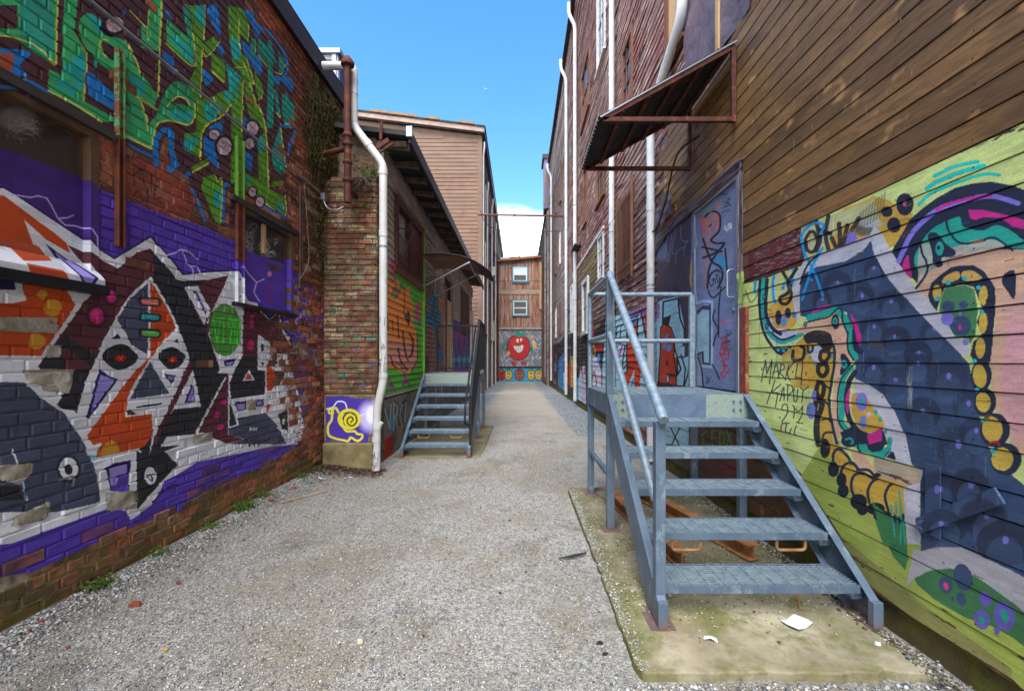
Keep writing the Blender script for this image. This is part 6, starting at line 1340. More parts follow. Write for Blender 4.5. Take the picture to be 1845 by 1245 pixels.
for i in range(6):
    a = -1.74+i*.635; b_ = a+.63
    wins = [(-.60, .62, 6.20, 0), ]
    corr(a, b_, 7.6 if 0 else 4.38, 5.35 if (i in (1, 2, 3)) else 7.15, y=YE_)
    if i in (1, 2, 3): corr(a, b_, 5.352, 7.15, y=YE_+.005)
    corr(a, b_, 7.62, topz(a)-.05, y=YE_)
MB().box((-1.76, YE_-.06, 7.18), (2.08, YE_+.05, 7.60)).build('band_beam', gmat('pale band', (160,142,122), (134,116,98), 4, .8), E)
MB().box((-1.76, YE_-.10, 4.18), (2.08, YE_+.05, 4.36)).build('ledge', gmat('pale ledge', (168,158,142), (138,124,106), 5, .8), E)
MB().prism([(-1.85, YE_-.3, 9.93), (2.1, YE_-.3, 10.30), (2.1, YE_-.3, 10.48), (-1.85, YE_-.3, 10.11)], (0, 0, 0), (0, .1, 0)).build('fascia', gmat('orange fascia', (186,106,58), (140,78,46), 4, .8), E)
MB().prism([(-1.85, YE_-.32, 10.112), (2.1, YE_-.32, 10.482), (2.1, YE_-.32, 10.56), (-1.85, YE_-.32, 10.19)], (0, 0, 0), (0, 8, 0)).build('roof', m_roof, E)
for a, b_ in ((-1.6, -.8), (.1, 1.6)): MB().prism([(a, YE_-.34, 10.06+(a+1.85)*.094), (b_, YE_-.34, 10.06+(b_+1.85)*.094), (b_, YE_-.34, 10.22+(b_+1.85)*.094), (a, YE_-.34, 10.22+(a+1.85)*.094)], (0, 0, 0), (0, .035, 0)).build('flashing', m_whitep, E)
m_tealtrim = gmat('blue window trim', (60,130,150), (50,110,134), 8, .6)
for zc, op in ((9.2-.35, 1), (6.05-.05, 0)):
    x0, x1 = -.50, .70; z0, z1 = zc-.60, zc+.62
    tr = MB(); tr.box((x0-.09, YE_-.10, z0-.1), (x0, YE_-.04, z1+.1)); tr.box((x1, YE_-.10, z0-.1), (x1+.09, YE_-.04, z1+.1)); tr.box((x0-.25, YE_-.105, z1+.001), (x1+.09, YE_-.045, z1+.09)); tr.box((x0-.09, YE_-.105, z0-.12), (x1+.2, YE_-.045, z0-.001)); w = tr.build('window', m_tealtrim, E)
    f = MB(); fw = .10; f.box((x0, YE_-.12, z0), (x0+fw, YE_-.05, z1)); f.box((x1-fw, YE_-.12, z0), (x1, YE_-.05, z1)); f.box((x0+fw, YE_-.118, z1-fw), (x1-fw, YE_-.05, z1)); f.box((x0+fw, YE_-.118, z0), (x1-fw, YE_-.05, z0+fw)); f.box((x0+fw, YE_-.117, zc-.06), (x1-fw, YE_-.05, zc+.06)); f.build('frame', m_whitep, w)
    MB().box((x0+fw, YE_-.09, z0+fw), (x1-fw, YE_-.06, zc-.06)).build('pane', m_glassd, w); MB().box((x0+fw, YE_-.09, zc+.06), (x1-fw, YE_-.06, z1-fw)).build('pane', glass('sky glass', (150,190,210), .15) if op else m_glassd, w)
MB().box((-1.80, YE_-.18, -.4), (-1.70, YE_-.02, 10)).build('corner_board', m_orange, E); MB().box((2.0, YE_-.18, -.4), (2.12, YE_-.02, 10.2)).build('corner_board', m_timber, E); MB().box((1.75, YE_-.12, 5.9), (1.95, YE_-.06, 9.9)).build('stile_board', m_wood_raw, E)
# ---------------------------------------------------------------- RIGHT BUILDING
Rt = thing('board_building', 'tall weathered timber building along the right side with a painted lower wall', 'building', (4, 12, 0))
xr = XR+.024; ZR = 14.7
D0, D1 = 4.13, 5.13
WR = [(7.96, 8.77, 6.0, 7.55), (10.5, 11.6, 8.9, 11.2), (12.8, 14.5, 8.9, 10.7), (13.3, 14.1, 5.7, 7.5), (10.6, 11.7, 5.5, 6.9), (10.7, 11.45, 3.55, 4.65), (7.95, 8.95, 3.30, 4.65), (13.0, 14.2, 2.35, 4.0), (16.7, 17.4, 2.6, 4.4), (5.45, 6.2, 5.5, 7.2), (4.6, 5.3, 6.6, 8.2), (7.2, 8.3, 9.2, 11), (15.6, 16.2, 11.0, 12.6)]
fw_ = random.Random(4)
for y in (19, 21.5, 24, 27): WR += [(y, y+.6, 9.6+fw_.uniform(-.4, .4), 11.2), (y+.3, y+.9, 6.3, 7.9), (y+.1, y+.8, 2.8, 4.4)]
hol = WR+[(D0-.05, 6.56, -.3 if 0 else 1.2, 3.24)]
mb = MB(); mb.box((XR+.26, -6, -.5), (14, 30.4, ZR)); mb.build('core', m_darkb, Rt)
mb = MB(); wallslab(mb, XR+.255, -6, 30.4, .10, ZR-.01, hol); 
for i in range(len(mb.v)): mb.v[i] = (mb.v[i][0]+.0, mb.v[i][1], mb.v[i][2])
mb.v = [(x if x < XR+.1 else x, y, z) for x, y, z in mb.v]; mb.build('sheathing', m_dark, Rt)
MB().box((XR+.03, -6, -.5), (XR+.3, 30.4, .155)).build('footing', m_found, Rt, bevel=.01)
PIT = .1232; rows = [(.163, .290), (.296, .466), (.472, .639), (.645, .822), (.83, .945), (.953, 1.116), (1.122, 1.238), (1.244, 1.362), (1.368, 1.485)]
k = 0
while 1.4875+k*PIT < ZR-.1: rows.append((1.4905+k*PIT, 1.4875+(k+1)*PIT-.0045)); k += 1
r = random.Random(17); cand = []
for i, (z0, z1) in enumerate(rows):
    zc = (z0+z1)/2
    if zc < 4.66: cuts = [-6, -1.0+r.uniform(-.8, .8), 1.15+r.uniform(-.5, .3), r.choice((2.62, 3.05, 3.3)) if zc > 2.47 or i % 2 else r.choice((2.30, 2.9)), D0-.055 if zc < 3.45 else 4.9+r.uniform(-.5, .4), 6.56]
    else: cuts = [-6, -2+r.uniform(-1, 1), 1.5+r.uniform(-1, 1), 3.92]
    if zc < 1.2: cuts = [c for c in cuts if not (3.5 < c < 5.5)]; cuts.insert(-1, 4.4+(i % 2)*.5); cuts = sorted(cuts)
    for a, b_ in zip(cuts[:-1], cuts[1:]): cand.append((a, b_-.003, z0, z1, 'n'))
    a = 6.562 if zc < 4.66 else (5.46 if zc < 7 else 3.923)
    if 4.95 < zc < 7: pass
    ys_ = [a]; y = a+r.uniform(1, 2.6)
    while y < 30.2: ys_.append(y); y += r.uniform(1.6, 4.2)
    ys_.append(30.4)
    for a, b_ in zip(ys_[:-1], ys_[1:]): cand.append((a, b_-.006, z0, z1, 'f'))
allb = []
for a, b_, z0, z1, ty in cand:
    for s0, s1 in cutsegs([(a, b_)], hol, z0, z1):
        if ty == 'n' and 3.3 < z0 < 4.6 and s1 > 5.6 and r.random() < .35: s1 = s1-r.uniform(.15, .5)
        if s1-s0 < .03: continue
        if ty == 'f' and z0 > 2.4 and r.random() < .012: continue
        zc = (z0+z1)/2; yy = max(s0, 1.78) if s1 > 1.78 else 99
        if ty == 'n': mt = m_brown if (zc > 2.47 or (zc > 2.42)) else m_mural
        else:
            mt = m_muralF if s0 < 16.8 else m_grey
            if 11.7 < (s0+s1)/2 < 14.8 and 2.35 < zc < 4.6 and s1-s0 < 9: mt = m_olive
        allb.append((F*(z1-z0)/max(yy, .5) if yy < 90 else 0, s0, s1, z0, z1, ty, mt))
vis = sorted([b_ for b_ in allb if b_[0] > 0 and (b_[3]-EYE)*F/max(b_[1], 1.78) < 640 and b_[2] > 1.78], key=lambda q_: -q_[0])[:285]
near = set(map(id, vis)); far_mb = {}
for b_ in allb:
    px_, s0, s1, z0, z1, ty, mt = b_
    jt = .0015 if ty == 'n' else .009
    t0, t1 = (.0175, .021) if ty == 'n' else (.013, .024)
    if id(b_) in near:
        mb = MB(); board(mb, 'R', xr, s0, s1, z0, z1, t0, t1, jt, r); o = mb.build('board', mt, Rt)
    else: board(far_mb.setdefault(mt.name, (MB(), mt))[0], 'R', xr, s0, s1, z0, z1, t0, t1, jt, r)
for mb, mt in far_mb.values(): mb.build('boarding', mt, Rt, kind='stuff')
# backing behind the boards
mb = MB(); wallslab(mb, xr+.201, -6, 30.4, .16, ZR-.005, hol); mb.v = [(x, y, z) for x, y, z in mb.v]; mb.build('backing', m_tarp, Rt)
# sprung loose boards on the weathered part
r = random.Random(23)
for i in range(26):
    y = r.uniform(6.9, 17); z = r.uniform(3.4, 12.5); L = r.uniform(.25, .7); a = r.uniform(-.25, .25)
    if any(w_[0]-.7 < y < w_[1]+.2 and w_[2]-.3 < z < w_[3]+.3 for w_ in WR): continue
    MB().beam((XR-.008, y, z), (XR-.022, y+L, z+L*a), .07, .012, (1, 0, 0)).build('loose_board', r.choice((m_timber, m_muralF, m_rtrim)), Rt)
side_window(Rt, XR, -1, *WR[0], m_rtrim, m_glass, (2, 3), .03, .08, True, .35)
side_window(Rt, XR, -1, *WR[1], m_whitep, m_glass, (1, 1), .03, .1)
side_window(Rt, XR, -1, *WR[2], m_rtrim, m_glass, (2, 1), .03, .1, True, .4)
side_window(Rt, XR, -1, *WR[3], m_rtrim, m_glass, (0, 0), .03, .08, True, .45)
side_window(Rt, XR, -1, *WR[4], m_rtrim, m_glassd, (2, 1), .03, .08)
side_window(Rt, XR, -1, *WR[5], m_whitep, m_glassd, (2, 2), .03, .06)
w = side_window(Rt, XR, -1, *WR[6], m_rtrim, gmat('dark red boards inside', (74,34,30), (52,28,26), 6), (0, 1), .03, .08)
mb = MB()
for i in range(26): z = 3.1+i*.062; mb.beam((XR-.06, 7.9, z), (XR-.06, 9.0, z+.0), .006, .006)
for i in range(12): y = 7.9+i*.1; mb.beam((XR-.066, y, 3.08), (XR-.066, y, 4.72), .006, .006)
mb.box((XR-.075, 7.86, 3.0), (XR-.03, 7.9, 4.8)); mb.box((XR-.075, 9.0, 3.0), (XR-.03, 9.04, 4.8)); mb.build('grille', m_rtrim, w)
side_window(Rt, XR, -1, *WR[7], m_whitep, m_glassd, (1, 1), .05, .12); side_window(Rt, XR, -1, *WR[8], m_whitep, m_glassd, (0, 1), .05, .1)
w = side_window(Rt, XR, -1, *WR[9], m_rtrim, m_wood_raw, (0, 0), .03, .06); side_window(Rt, XR, -1, *WR[10], m_rtrim, m_wood_raw, (1, 0), .03, .08); side_window(Rt, XR, -1, *WR[11], m_rtrim, m_glass, (1, 2)); side_window(Rt, XR, -1, *WR[12], m_rtrim, m_glass, (1, 1))
for i, w_ in enumerate(WR[13:]): side_window(Rt, XR, -1, *w_, m_whitep if i % 4 == 0 else m_rtrim, m_glass if i % 3 else m_glassd, (0, 1), .03, .08, True, .5 if i % 2 else None)
# trims on the far part
MB().box((XR-.05, 10.6, 4.66), (XR-.002, 16.6, 4.72)).build('drip_trim', m_whitep, Rt)
MB().box((XR-.22, 14.6, 6.2-.9), (XR-.002, 15.6, 5.36)).build('hood', m_darkb, Rt)
eb = MB(); eb.box((XR-.14, -6, ZR), (14, 30.6, ZR+.12)); eb.build('roof', m_roof, Rt); MB().box((XR-.16, -6, ZR-.10), (XR-.04, 30.6, ZR-.001)).build('gutter', m_fascia, Rt)
# membrane and batten above the brown boards
def crumple(name, mat, y0, y1, z0f, z1f, x, amp, seed, parent, n=(30, 14)):
    r = random.Random(seed); ph = [r.uniform(0, 6) for _ in range(6)]; V = []
    for j in range(n[1]+1):
        for i in range(n[0]+1):
            s, t_ = i/n[0], j/n[1]; y = y0+(y1-y0)*s; z = z0f(s)+(z1f(s)-z0f(s))*t_
            V.append((x+amp*(math.sin(s*9+t_*5+ph[0])+.6*math.sin(s*17-t_*11+ph[1])+.4*math.sin(t_*21+s*6+ph[2]))*.5-amp, y, z))
    m_ = n[0]+1; Fc = [(j*m_+i, j*m_+i+1, (j+1)*m_+i+1, (j+1)*m_+i) for j in range(n[1]) for i in range(n[0])]
    return MB().add(V, Fc).build(name, mat, parent, smooth=True)
crumple('membrane', m_tarp, 3.925, 5.455, lambda s: 4.62+.02*math.sin(s*9), lambda s: 7.0, XR+.02, .03, 1, Rt)
MB().box((XR-.05, 4.47, 4.64), (XR-.012, 4.53, 7.0)).build('batten', m_wood_raw, Rt)
crumple('membrane', m_tarp, 3.98, 6.62, lambda s: 3.24-.03*s-.02*math.sin(s*7)-.5*max(0, s-.78), lambda s: 3.33+.02*math.sin(s*13), XR-.03, .016, 2, Rt, (60, 8))
crumple('membrane', m_tarp, 5.8, 6.6, lambda s: 3.4+.05*math.sin(s*8), lambda s: 3.75-.1*s, XR-.03, .02, 3, Rt, (20, 8))
crumple('membrane_strip', m_tarp, 3.99, 4.06, lambda s: 2.30, lambda s: 3.3, XR-.03, .012, 4, Rt, (4, 20)); crumple('membrane_strip', gmat('lime painted membrane', (168,186,110), (148,166,92), 6, .7, bs=.3, bd=.02), 3.97, 4.07, lambda s: 1.98+.05*s, lambda s: 2.30, XR-.034, .012, 5, Rt, (4, 12))
# door and side panel
m_door = paint_mat('grey-blue door', PR, lambda t: mixc(t, .5, (84,98,134), (84,98,134)), bs=.05, bscale=10)
m_panel = paint_mat('dark sprayed panel', PR, lambda t: mixc(t, rng(t, noise(t, pos(t), 3, 5), .4, .6), (46,38,50), (80,44,40)), bs=.1)
dr = thing('door', 'grey-blue steel door covered in tags, standing at the head of the near metal steps', 'door', (XR, 4.63, 1.2)) if False else None
fr = MB(); fr.box((XR-.035, D0-.05, 1.19), (XR+.12, D0, 3.24)); fr.box((XR-.03, D0+.001, 3.19), (XR+.12, D1, 3.24)); fr.box((XR-.02, D1, 1.19), (XR+.12, D1+.05, 3.24)); fr = fr.build('door_frame', m_silver, Rt, bevel=.004)
dl = MB().box((XR-.010, D0+.004, 1.215), (XR+.03, D1-.004, 3.186)).build('door', m_door, fr)
MB().tube(bend([(XR-.008, 4.22, 2.10), (XR-.07, 4.22, 2.10), (XR-.07, 4.22, 2.36), (XR-.008, 4.22, 2.36)], .03), .010, 10).build('door_handle', m_silver, fr, smooth=True)
MB().tube([(XR-.012, 4.21, 1.98), (XR-.03, 4.21, 1.98)], .018, 12).build('lock', m_silver, fr, smooth=True)
for z in (1.5, 2.15, 2.8): MB().box((XR-.018, D1-.03, z), (XR-.004, D1+.03, z+.13)).build('hinge', m_silver, fr)
MB().box((XR-.012, D1+.052, 1.19), (XR+.03, 6.56, 3.24)).build('side_panel', m_panel, Rt)
MB().box((XR-.03, 3.96, 1.2), (XR-.001, 4.06, 1.98)).build('trim_board', gmat('peeling red trim', (150,74,58), (110,56,44), 9, .8, c3=(176,150,120), s3=12), Rt)
# nailed-on boards low on the mural wall
MB().box((XR-.007, 2.155, .635), (XR-.001, 2.235, .985)).build('patch_board', m_mural, Rt)
MB().beam((XR-.014, 1.88, .93), (XR-.014, 2.27, .655), .07, .012, (1, 0, 0)).build('brace_board', m_mural, Rt)
MB().box((XR-.010, 3.05, .80), (XR-.001, 3.95, 1.13)).build('patch_board', m_mural, Rt) if False else None
# nail heads
r = random.Random(3); mb = MB()
for z0, z1 in rows:
    if .2 < z0 < 4.9:
        for y in (2.0, 2.42, 2.84, 3.26, 3.68, 4.1, 4.9, 5.6): 
            if y > 4.0 and z0 < 3.4: continue
            yy = y+r.uniform(-.01, .01); zz = z0+.02+r.uniform(-.004, .006); mb.add([(XR+.0005, yy-.0035, zz-.003), (XR+.0005, yy+.0035, zz-.003), (XR+.0005, yy+.003, zz+.004), (XR+.0005, yy-.003, zz+.004)], [(0, 1, 2, 3)])
mb.build('nail_heads', m_dark, Rt, kind='stuff', recalc=False)

# pale runs below some butt joints and nails
r = random.Random(55); mb = MB()
for y, z, L in [(3.31, 3.16, .13), (3.31, 3.45, .10), (3.31, 2.92, .10), (3.86, 3.5, .09), (3.86, 3.72, .07), (3.3, 3.85, .05), (4.05, 3.3, .12), (2.62, 3.0, .07), (3.05, 4.1, .09), (3.6, 4.2, .08)]+[(r.uniform(2.2, 4.4), r.uniform(2.6, 4.4), r.uniform(.02, .05)) for _ in range(30)]:
    w_ = r.uniform(.0012, .003); P = [(XR+.0015, y-w_, z), (XR+.0015, y+w_, z), (XR+.0005, y+w_*1.6, z-L*.7), (XR+.0005, y, z-L), (XR+.0005, y-w_*1.2, z-L*.6)]; mb.add([(XR+.0005-.0012, b_, c_) for a_, b_, c_ in P], [(0, 1, 2, 3, 4)])
mb.build('sap_runs', gmat('pale sap run', (176,160,134), (150,130,100), 30, .7, bs=0), Rt, kind='stuff', recalc=False)

# rear block beyond
R2 = thing('rear_building', 'farther timber building behind the tall right one, its roof edge dropping away', 'building', (6, 40, 0))
mb = MB(); mb.box((1.95, 30.7, -.5), (12, 52, 12.0)); mb.build('wall', m_cside, R2); MB().box((1.62, 30.5, 15.9-.5), (3.4, 32.3, 15.7)).build('roof_box', m_fascia, R2); MB().box((1.75, 30.62, 12.0), (3.2, 32.2, 15.39)).build('tower', gmat('blue-grey tower', (96,100,130), (120,96,90), 2), R2); MB().box((1.85, 30.7, 11.9), (12, 52, 12.08)).build('roof', m_roof, R2)
mb = MB(); z = 0
r = random.Random(9)
while z < 11.8: board(mb, 'R', 1.949, 30.75, 51, z, z+.19, .006, .03, .008, r); z += .195
mb.build('boarding', m_cside, R2, kind='stuff')

# ---------------------------------------------------------------- right hand pipes
xp = XR-.10
def rpipe(u, zt, zb, rad, label, top=None, bands=(), low=None, group='white downspouts on the right building'):
    y = 1640/(u-935)*(xp/XR); pts = [(xp, y, zt), (xp, y, zb)]
    if top: pts = bend([(xp-.22, y-.04, zt+.5), (xp-.22, y-.04, zt+.12), (xp, y, zt-.25), (xp, y, zb)], .14)
    t = pipe_thing('downspout', label, pts, rad, m_white, (), group, bands); j = zb+1.2
    while j < zt-.5: MB().tube([(xp, y, j-.05), (xp, y, j+.05)], rad*1.1, 14).build('coupling', m_white, t); j += 3.1
    return t, y
t, y = rpipe(1172, 5.0, 2.56, .058, 'white downspout nearest the camera, dropping behind the canopy to just above the railing', bands=(2.62,))
y0p = 5.30; MB().tube(bend([(xp, y0p, 9.0), (xp, y0p, 5.62), (xp, y-.02, 5.15), (xp, y, 4.9)], .2), .062, 16).build('upper_length', m_white, t, smooth=True)
MB().tube([(xp, y, .02), (xp, y, 2.55)], .055, 16).build('painted_length', paint_mat('painted downspout', PF, lambda t: mixc(t, .5, (190,186,186), (190,186,186)), bs=0), t, smooth=True)
rpipe(1102, 14.6, .1, .058, 'tall straight white downspout beside the barred window', bands=(2.9, 4.2))
rpipe(1036, 13.4, .1, .062, 'white downspout with an elbow at the eaves, right of the thick overhead pipe', True, (3.6, 6.9))
rpipe(1020, 13.4, .1, .062, 'white downspout with an elbow at the eaves where the thick overhead pipe ends', True, (3.6, 6.9))
rpipe(993, 12.9, .3, .062, 'distant white downspout with an elbow, past the grey boards', True, (3.6, 6.9))
rpipe(983, 11.2, .3, .062, 'most distant white downspout at the far corner of the right building', None, (3.6, 6.9))
tag(MB().tube(curve_pts([(XR-.03, 8.6, 4.5), (xp-.06, 9.3, 4.35), (XR-.05, 10.0, 4.62)]), .006, 5, False).build('cable', m_cable, None), 'short black cable hooked round the tall straight white downspout', 'cable')

# ---------------------------------------------------------------- CANOPY over the near door
t = thing('canopy', 'rusty framed canopy of dark corrugated sheet above the steel door', 'canopy', (XR, 4.7, 4.0))
ya, yb = 4.16, 5.28; zw, zo, xo = 4.46, 3.765, .79
n = int((yb-ya)/.0095); V = []; xn = XR-.01
dirv = Vector((xo-.03-xn, 0, zo-.02-zw)); nrm = Vector((-dirv.z, 0, dirv.x)).normalized()
if nrm.z < 0: nrm = -nrm
for i in range(n+1):
    y = ya+(yb-ya)*i/n; d = .014*math.cos(i/8*2*math.pi)
    for e in (0, 1):
        p = Vector((xn, y, zw))+dirv*e+nrm*(d+.03); V += [p, p-nrm*.002]
Fc = []
for i in range(n): a = i*4; b_ = a+4; Fc += [(a, b_, b_+2, a+2), (a+1, a+3, b_+3, b_+1), (a+2, b_+2, b_+3, a+3), (a, a+1, b_+1, b_)]
Fc += [(0, 2, 3, 1), (n*4, n*4+1, n*4+3, n*4+2)]
MB().add(V, Fc).build('sheet', gmat('grey corrugated sheet', (74,72,74), (58,56,58), 5, .55, .4, bs=0, c3=(96,66,50), s3=6), t, recalc=False)
MB().beam(Vector((xn, ya-.012, zw+.03)), Vector((xo-.03, ya-.012, zo+.01)), .006, .012, (0, 0, 1)).build('lit_edge_strip', m_silver, t)  # bright strip added to stand for the lit edge of the sheet
for y in (ya+.02, yb-.04):
    MB().box((XR-.055, y-.02, 3.74), (XR-.015, y+.02, zw)).build('wall_angle', m_rustbar, t)
    MB().box((xo, y-.02, 3.745), (XR-.056, y+.02, 3.785)).build('tie_bar', m_rustbar, t)
    MB().beam((XR-.06, y, zw-.03), (xo, y, zo+.0), .04, .04).build('rafter', m_rustbar, t)
for k in range(5):
    s = (k+.35)/5.2; p = Vector((xn, 0, zw))+dirv*s-nrm*.012; MB().beam((p.x, ya+.01, p.z), (p.x, yb-.01, p.z), .04, .03).build('purlin', m_rustbar, t)
tag(MB().tube(curve_pts([(XR-.06, 4.9, 3.98), (XR-.2, 5.2, 3.9), (XR-.1, 5.9, 3.62), (XR-.06, 6.4, 3.42), (xp, 6.55, 3.40)]), .011, 6, False).build('cable', m_cable, None), 'black cable drooping from under the canopy to the nearest white downspout', 'cable')

# ---------------------------------------------------------------- STAIRS
def fascia_mat():
    if 'fas' in MATS: return MATS['fas']
    m, t, b = new_mat('patched fascia paint', .5, .1, .3); g = node(t, 'ShaderNodeNewGeometry'); se = node(t, 'ShaderNodeSeparateXYZ'); t.links.new(g.outputs['Position'], se.inputs[0])
    x = mth(t, 'ADD', se.outputs[0], mth(t, 'MULTIPLY', noise(t, pos(t), 30, 3), .02)); k = mth(t, 'ADD', rng(t, x, .952, .948), rng(t, x, 1.628, 1.632))
    c = mixc(t, rng(t, noise(t, pos(t), 7, 5), .4, .6), (84,102,124), (98,116,136)); c = mixc(t, mth(t, 'MULTIPLY', k, .8), c, (150,162,146)); c = mixc(t, rng(t, noise(t, pos(t), 40, 4), .62, .7, 0, .6), c, (80,86,90))
    t.links.new(c, b.inputs['Base Color']); MATS['fas'] = m; return m
def stair(name, label, x0, x1, y0, n, rise, go, yl, mats, right, seed, base=0.0, handrail=True):
    """n treads then a landing; right: True for the near stair (landing rails left/back)"""
    t = thing(name, label, 'steps', ((x0+x1)/2, y0, base)); ms, mr_ = mats; zl = base+(n+1)*rise; yf = y0+n*go
    for xs, sgn in ((x0, 1), (x1, -1)):
        a = Vector((xs, y0-.075, base+.14)); b_ = Vector((xs, yf-.01, zl+.0)); c = MB()
        # web with a flange along its upper and lower edge
        c.prism([(xs, y0-.06, base+.01), (xs, y0-.06, base+.15), (xs, yf-.0, zl+.0), (xs, yf+.0, zl-.25), (xs, y0+.12, base+.01)], (0, 0, 0), (.008*sgn, 0, 0))
        c.beam(a+Vector((.024*sgn, 0, .0)), b_+Vector((.024*sgn, 0, .0)), .048, .008, (0, 0, 1)); c.beam(Vector((xs+.024*sgn, y0+.13, base+.012)), Vector((xs+.024*sgn, yf, zl-.254)), .048, .008, (0, 0, 1))
        s_ = c.build('stringer', ms, t, bevel=.0015)
        MB().box((xs-.004*sgn, y0-.095, base+.006), (xs+.05*sgn, y0-.05, base+.150)).build('foot', mr_, s_, bevel=.003)
        MB().box((xs-.015*sgn, y0-.10, base), (xs+.06*sgn, y0+.14, base+.006)).build('foot_plate', m_bluer, s_)
    xi0, xi1 = x0+.05, x1-.05
    for k in range(n):
        z = base+(k+1)*rise; y = y0+k*go; f = MB(); d = go+.01
        f.box((xi0, y, z-.045), (xi1, y+.006, z)); f.box((xi0, y+d-.006, z-.03), (xi1, y+d, z)); f.box((xi0, y+.006, z-.045), (xi0+.006, y+d-.006, z)); f.box((xi1-.006, y+.006, z-.045), (xi1, y+d-.006, z))
        tr = f.build('tread', ms, t, bevel=.001); g = MB(); q = y+.03
        while q < y+d-.01: g.box((xi0+.006, q-.002, z-.022), (xi1-.006, q+.002, z-.001)); q += .027
        q = xi0+.08
        while q < xi1-.03: g.box((q-.003, y+.006, z-.010), (q+.003, y+d-.006, z+.0015)); q += .095
        g.build('grating', m_galv, tr)
        MB().box((xi0-.045, y+.03, z-.09), (xi0+.03, y+.2, z-.046)).build('bracket', ms, tr); MB().box((xi1-.03, y+.03, z-.09), (xi1+.045, y+.2, z-.046)).build('bracket', ms, tr)
        bo = MB(); bo.tube([(xi1-.03, y+.04, z-.060), (xi1-.03, y+.02, z-.060)], .010, 8); bo.build('bolt', m_galv, tr)
        if k == 1:
            for xc in (x0+.29, x1-.27):
                w_ = .09; MB().tube(bend([(xc-w_, y+.02, z-.03), (xc-w_, y+.02, z-.115), (xc+w_, y+.02, z-.115), (xc+w_, y+.02, z-.03)], .025), .010, 8).build('handle_loop', gmat('rusty steel loop', (150,116,76), (120,84,52), 10, .7), tr, smooth=True)
    # landing
    f = MB(); f.box((x0, yf, zl-.20), (x1, yf+.008, zl)); fp = f.build('fascia', fascia_mat(), t)
    bo = MB()
    for xc in (x0+.07, x0+.13, x1-.13, x1-.07):
        for zc in (zl-.06, zl-.13): bo.tube([(xc, yf, zc), (xc, yf-.012, zc)], .011, 8)
    bo.build('bolts', ms, fp)
    f = MB(); f.box((x0, yf+.009, zl-.18), (x0+.008, yl, zl-.001)); f.box((x0+.0085, yf+.009, zl-.012), (x0+.05, yl, zl-.001)); f.box((x0+.0085, yf+.009, zl-.18), (x0+.05, yl, zl-.17)); f.box((x1-.008, yf+.009, zl-.18), (x1, yl, zl-.001)); f.box((x0+.051, yl-.008, zl-.18), (x1-.009, yl, zl-.001)); f.build('landing_frame', ms, t)
    g = MB(); q = yf+.03
    while q < yl-.015: g.box((x0+.0505, q-.002, zl-.028), (x1-.009, q+.002, zl-.002)); q += .03
    q = x0+.1
    while q < x1-.03: g.box((q-.003, yf+.009, zl-.014), (q+.003, yl-.009, zl+.0015)); q += .1
    g.build('landing_grating', m_galv, t)
    for xs in (x0+.035, x1-.035):
        for ys_ in (yf+.045, yl-.04):
            lg = MB().box((xs-.032, ys_-.032, base+.008), (xs+.032, ys_+.032, zl-.182)).build('leg', ms, t, bevel=.004); MB().box((xs-.075, ys_-.075, base), (xs+.075, ys_+.075, base+.008)).build('base_plate', m_bluer, lg)
    MB().beam((x0+.035, yf+.08, base+.46), (x0+.035, yl-.08, base+.46), .04, .04).build('cross_brace', ms, t)
    return t, yf, zl
r = random.Random(14); P = [(1.985, 2.09), (1.985, 5.16), (.58, 5.16)]; y = 5.1
while y > 2.16: P.append((.56+abs(r.gauss(0, .005))+(.02 if r.random() < .06 else 0), y)); y -= r.uniform(.03, .11)
P.append((.585, 2.10)); x = .63
while x < 1.95: P.append((x, 2.09+abs(r.gauss(0, .006))+(.025 if r.random() < .07 else 0))); x += r.uniform(.03, .1)
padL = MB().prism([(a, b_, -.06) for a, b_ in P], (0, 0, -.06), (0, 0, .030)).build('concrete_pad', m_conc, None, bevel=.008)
ck = MB(); pts = [(.60, 3.02, .0306), (.78, 2.96, .0306), (.9, 3.0, .0306), (1.08, 2.90, .0306), (1.3, 2.95, .0306), (1.5, 2.86, .0306), (1.96, 2.92, .0306)]
for a, b_ in zip(pts[:-1], pts[1:]): ck.add([(a[0], a[1]-.0025, a[2]), (b_[0], b_[1]-.0015, b_[2]), (b_[0], b_[1]+.0015, b_[2]), (a[0], a[1]+.002, a[2])], [(0, 1, 2, 3)])
ck.build('crack', m_dark, padL, recalc=False); tag(padL, 'mossy concrete pad under the near blue-grey metal steps', 'slab')
S1, yf, zl = stair('metal_steps', 'blue-grey metal steps with galvanised pipe railing leading up to the steel door', .765, 1.985, 2.515, 5, .1965, .265, 4.98, (m_blue, m_bluer), True, 1, .030)
X = .79
def rail(p, q_, rr=.0255, name='rail', mat=None): return MB().tube([p, q_], rr, 14).build(name, mat or m_galv, S1, smooth=True)
nw = MB().box((X-.028, 2.47, .03), (X+.028, 2.53, 1.155)).build('newel_post', m_blue, S1, bevel=.004); MB().box((X-.07, 2.42, .024), (X+.07, 2.60, .034)).build('base_plate', m_bluer, nw)
MB().box((X-.03, yf+.0, zl), (X+.03, yf+.06, 2.21)).build('top_post', m_blue, S1, bevel=.004)
MB().tube([(X, yf+.04, 2.26), (X, 2.42, 1.175)], .029, 16).build('handrail', m_galv, S1, smooth=True)
MB().tube([(X, yf+.03, 1.75), (X, 2.56, .69)], .025, 14).build('mid_handrail', m_galv, S1, smooth=True)
yb_ = 4.93; xe = 1.915
MB().tube([(X, yb_, zl), (X, yb_, 2.225)], .027, 14).build('rail_post', m_galv, S1, smooth=True); MB().box((xe-.026, yb_-.026, zl), (xe+.026, yb_+.026, 2.225)).build('rail_post', m_galv, S1, bevel=.003)
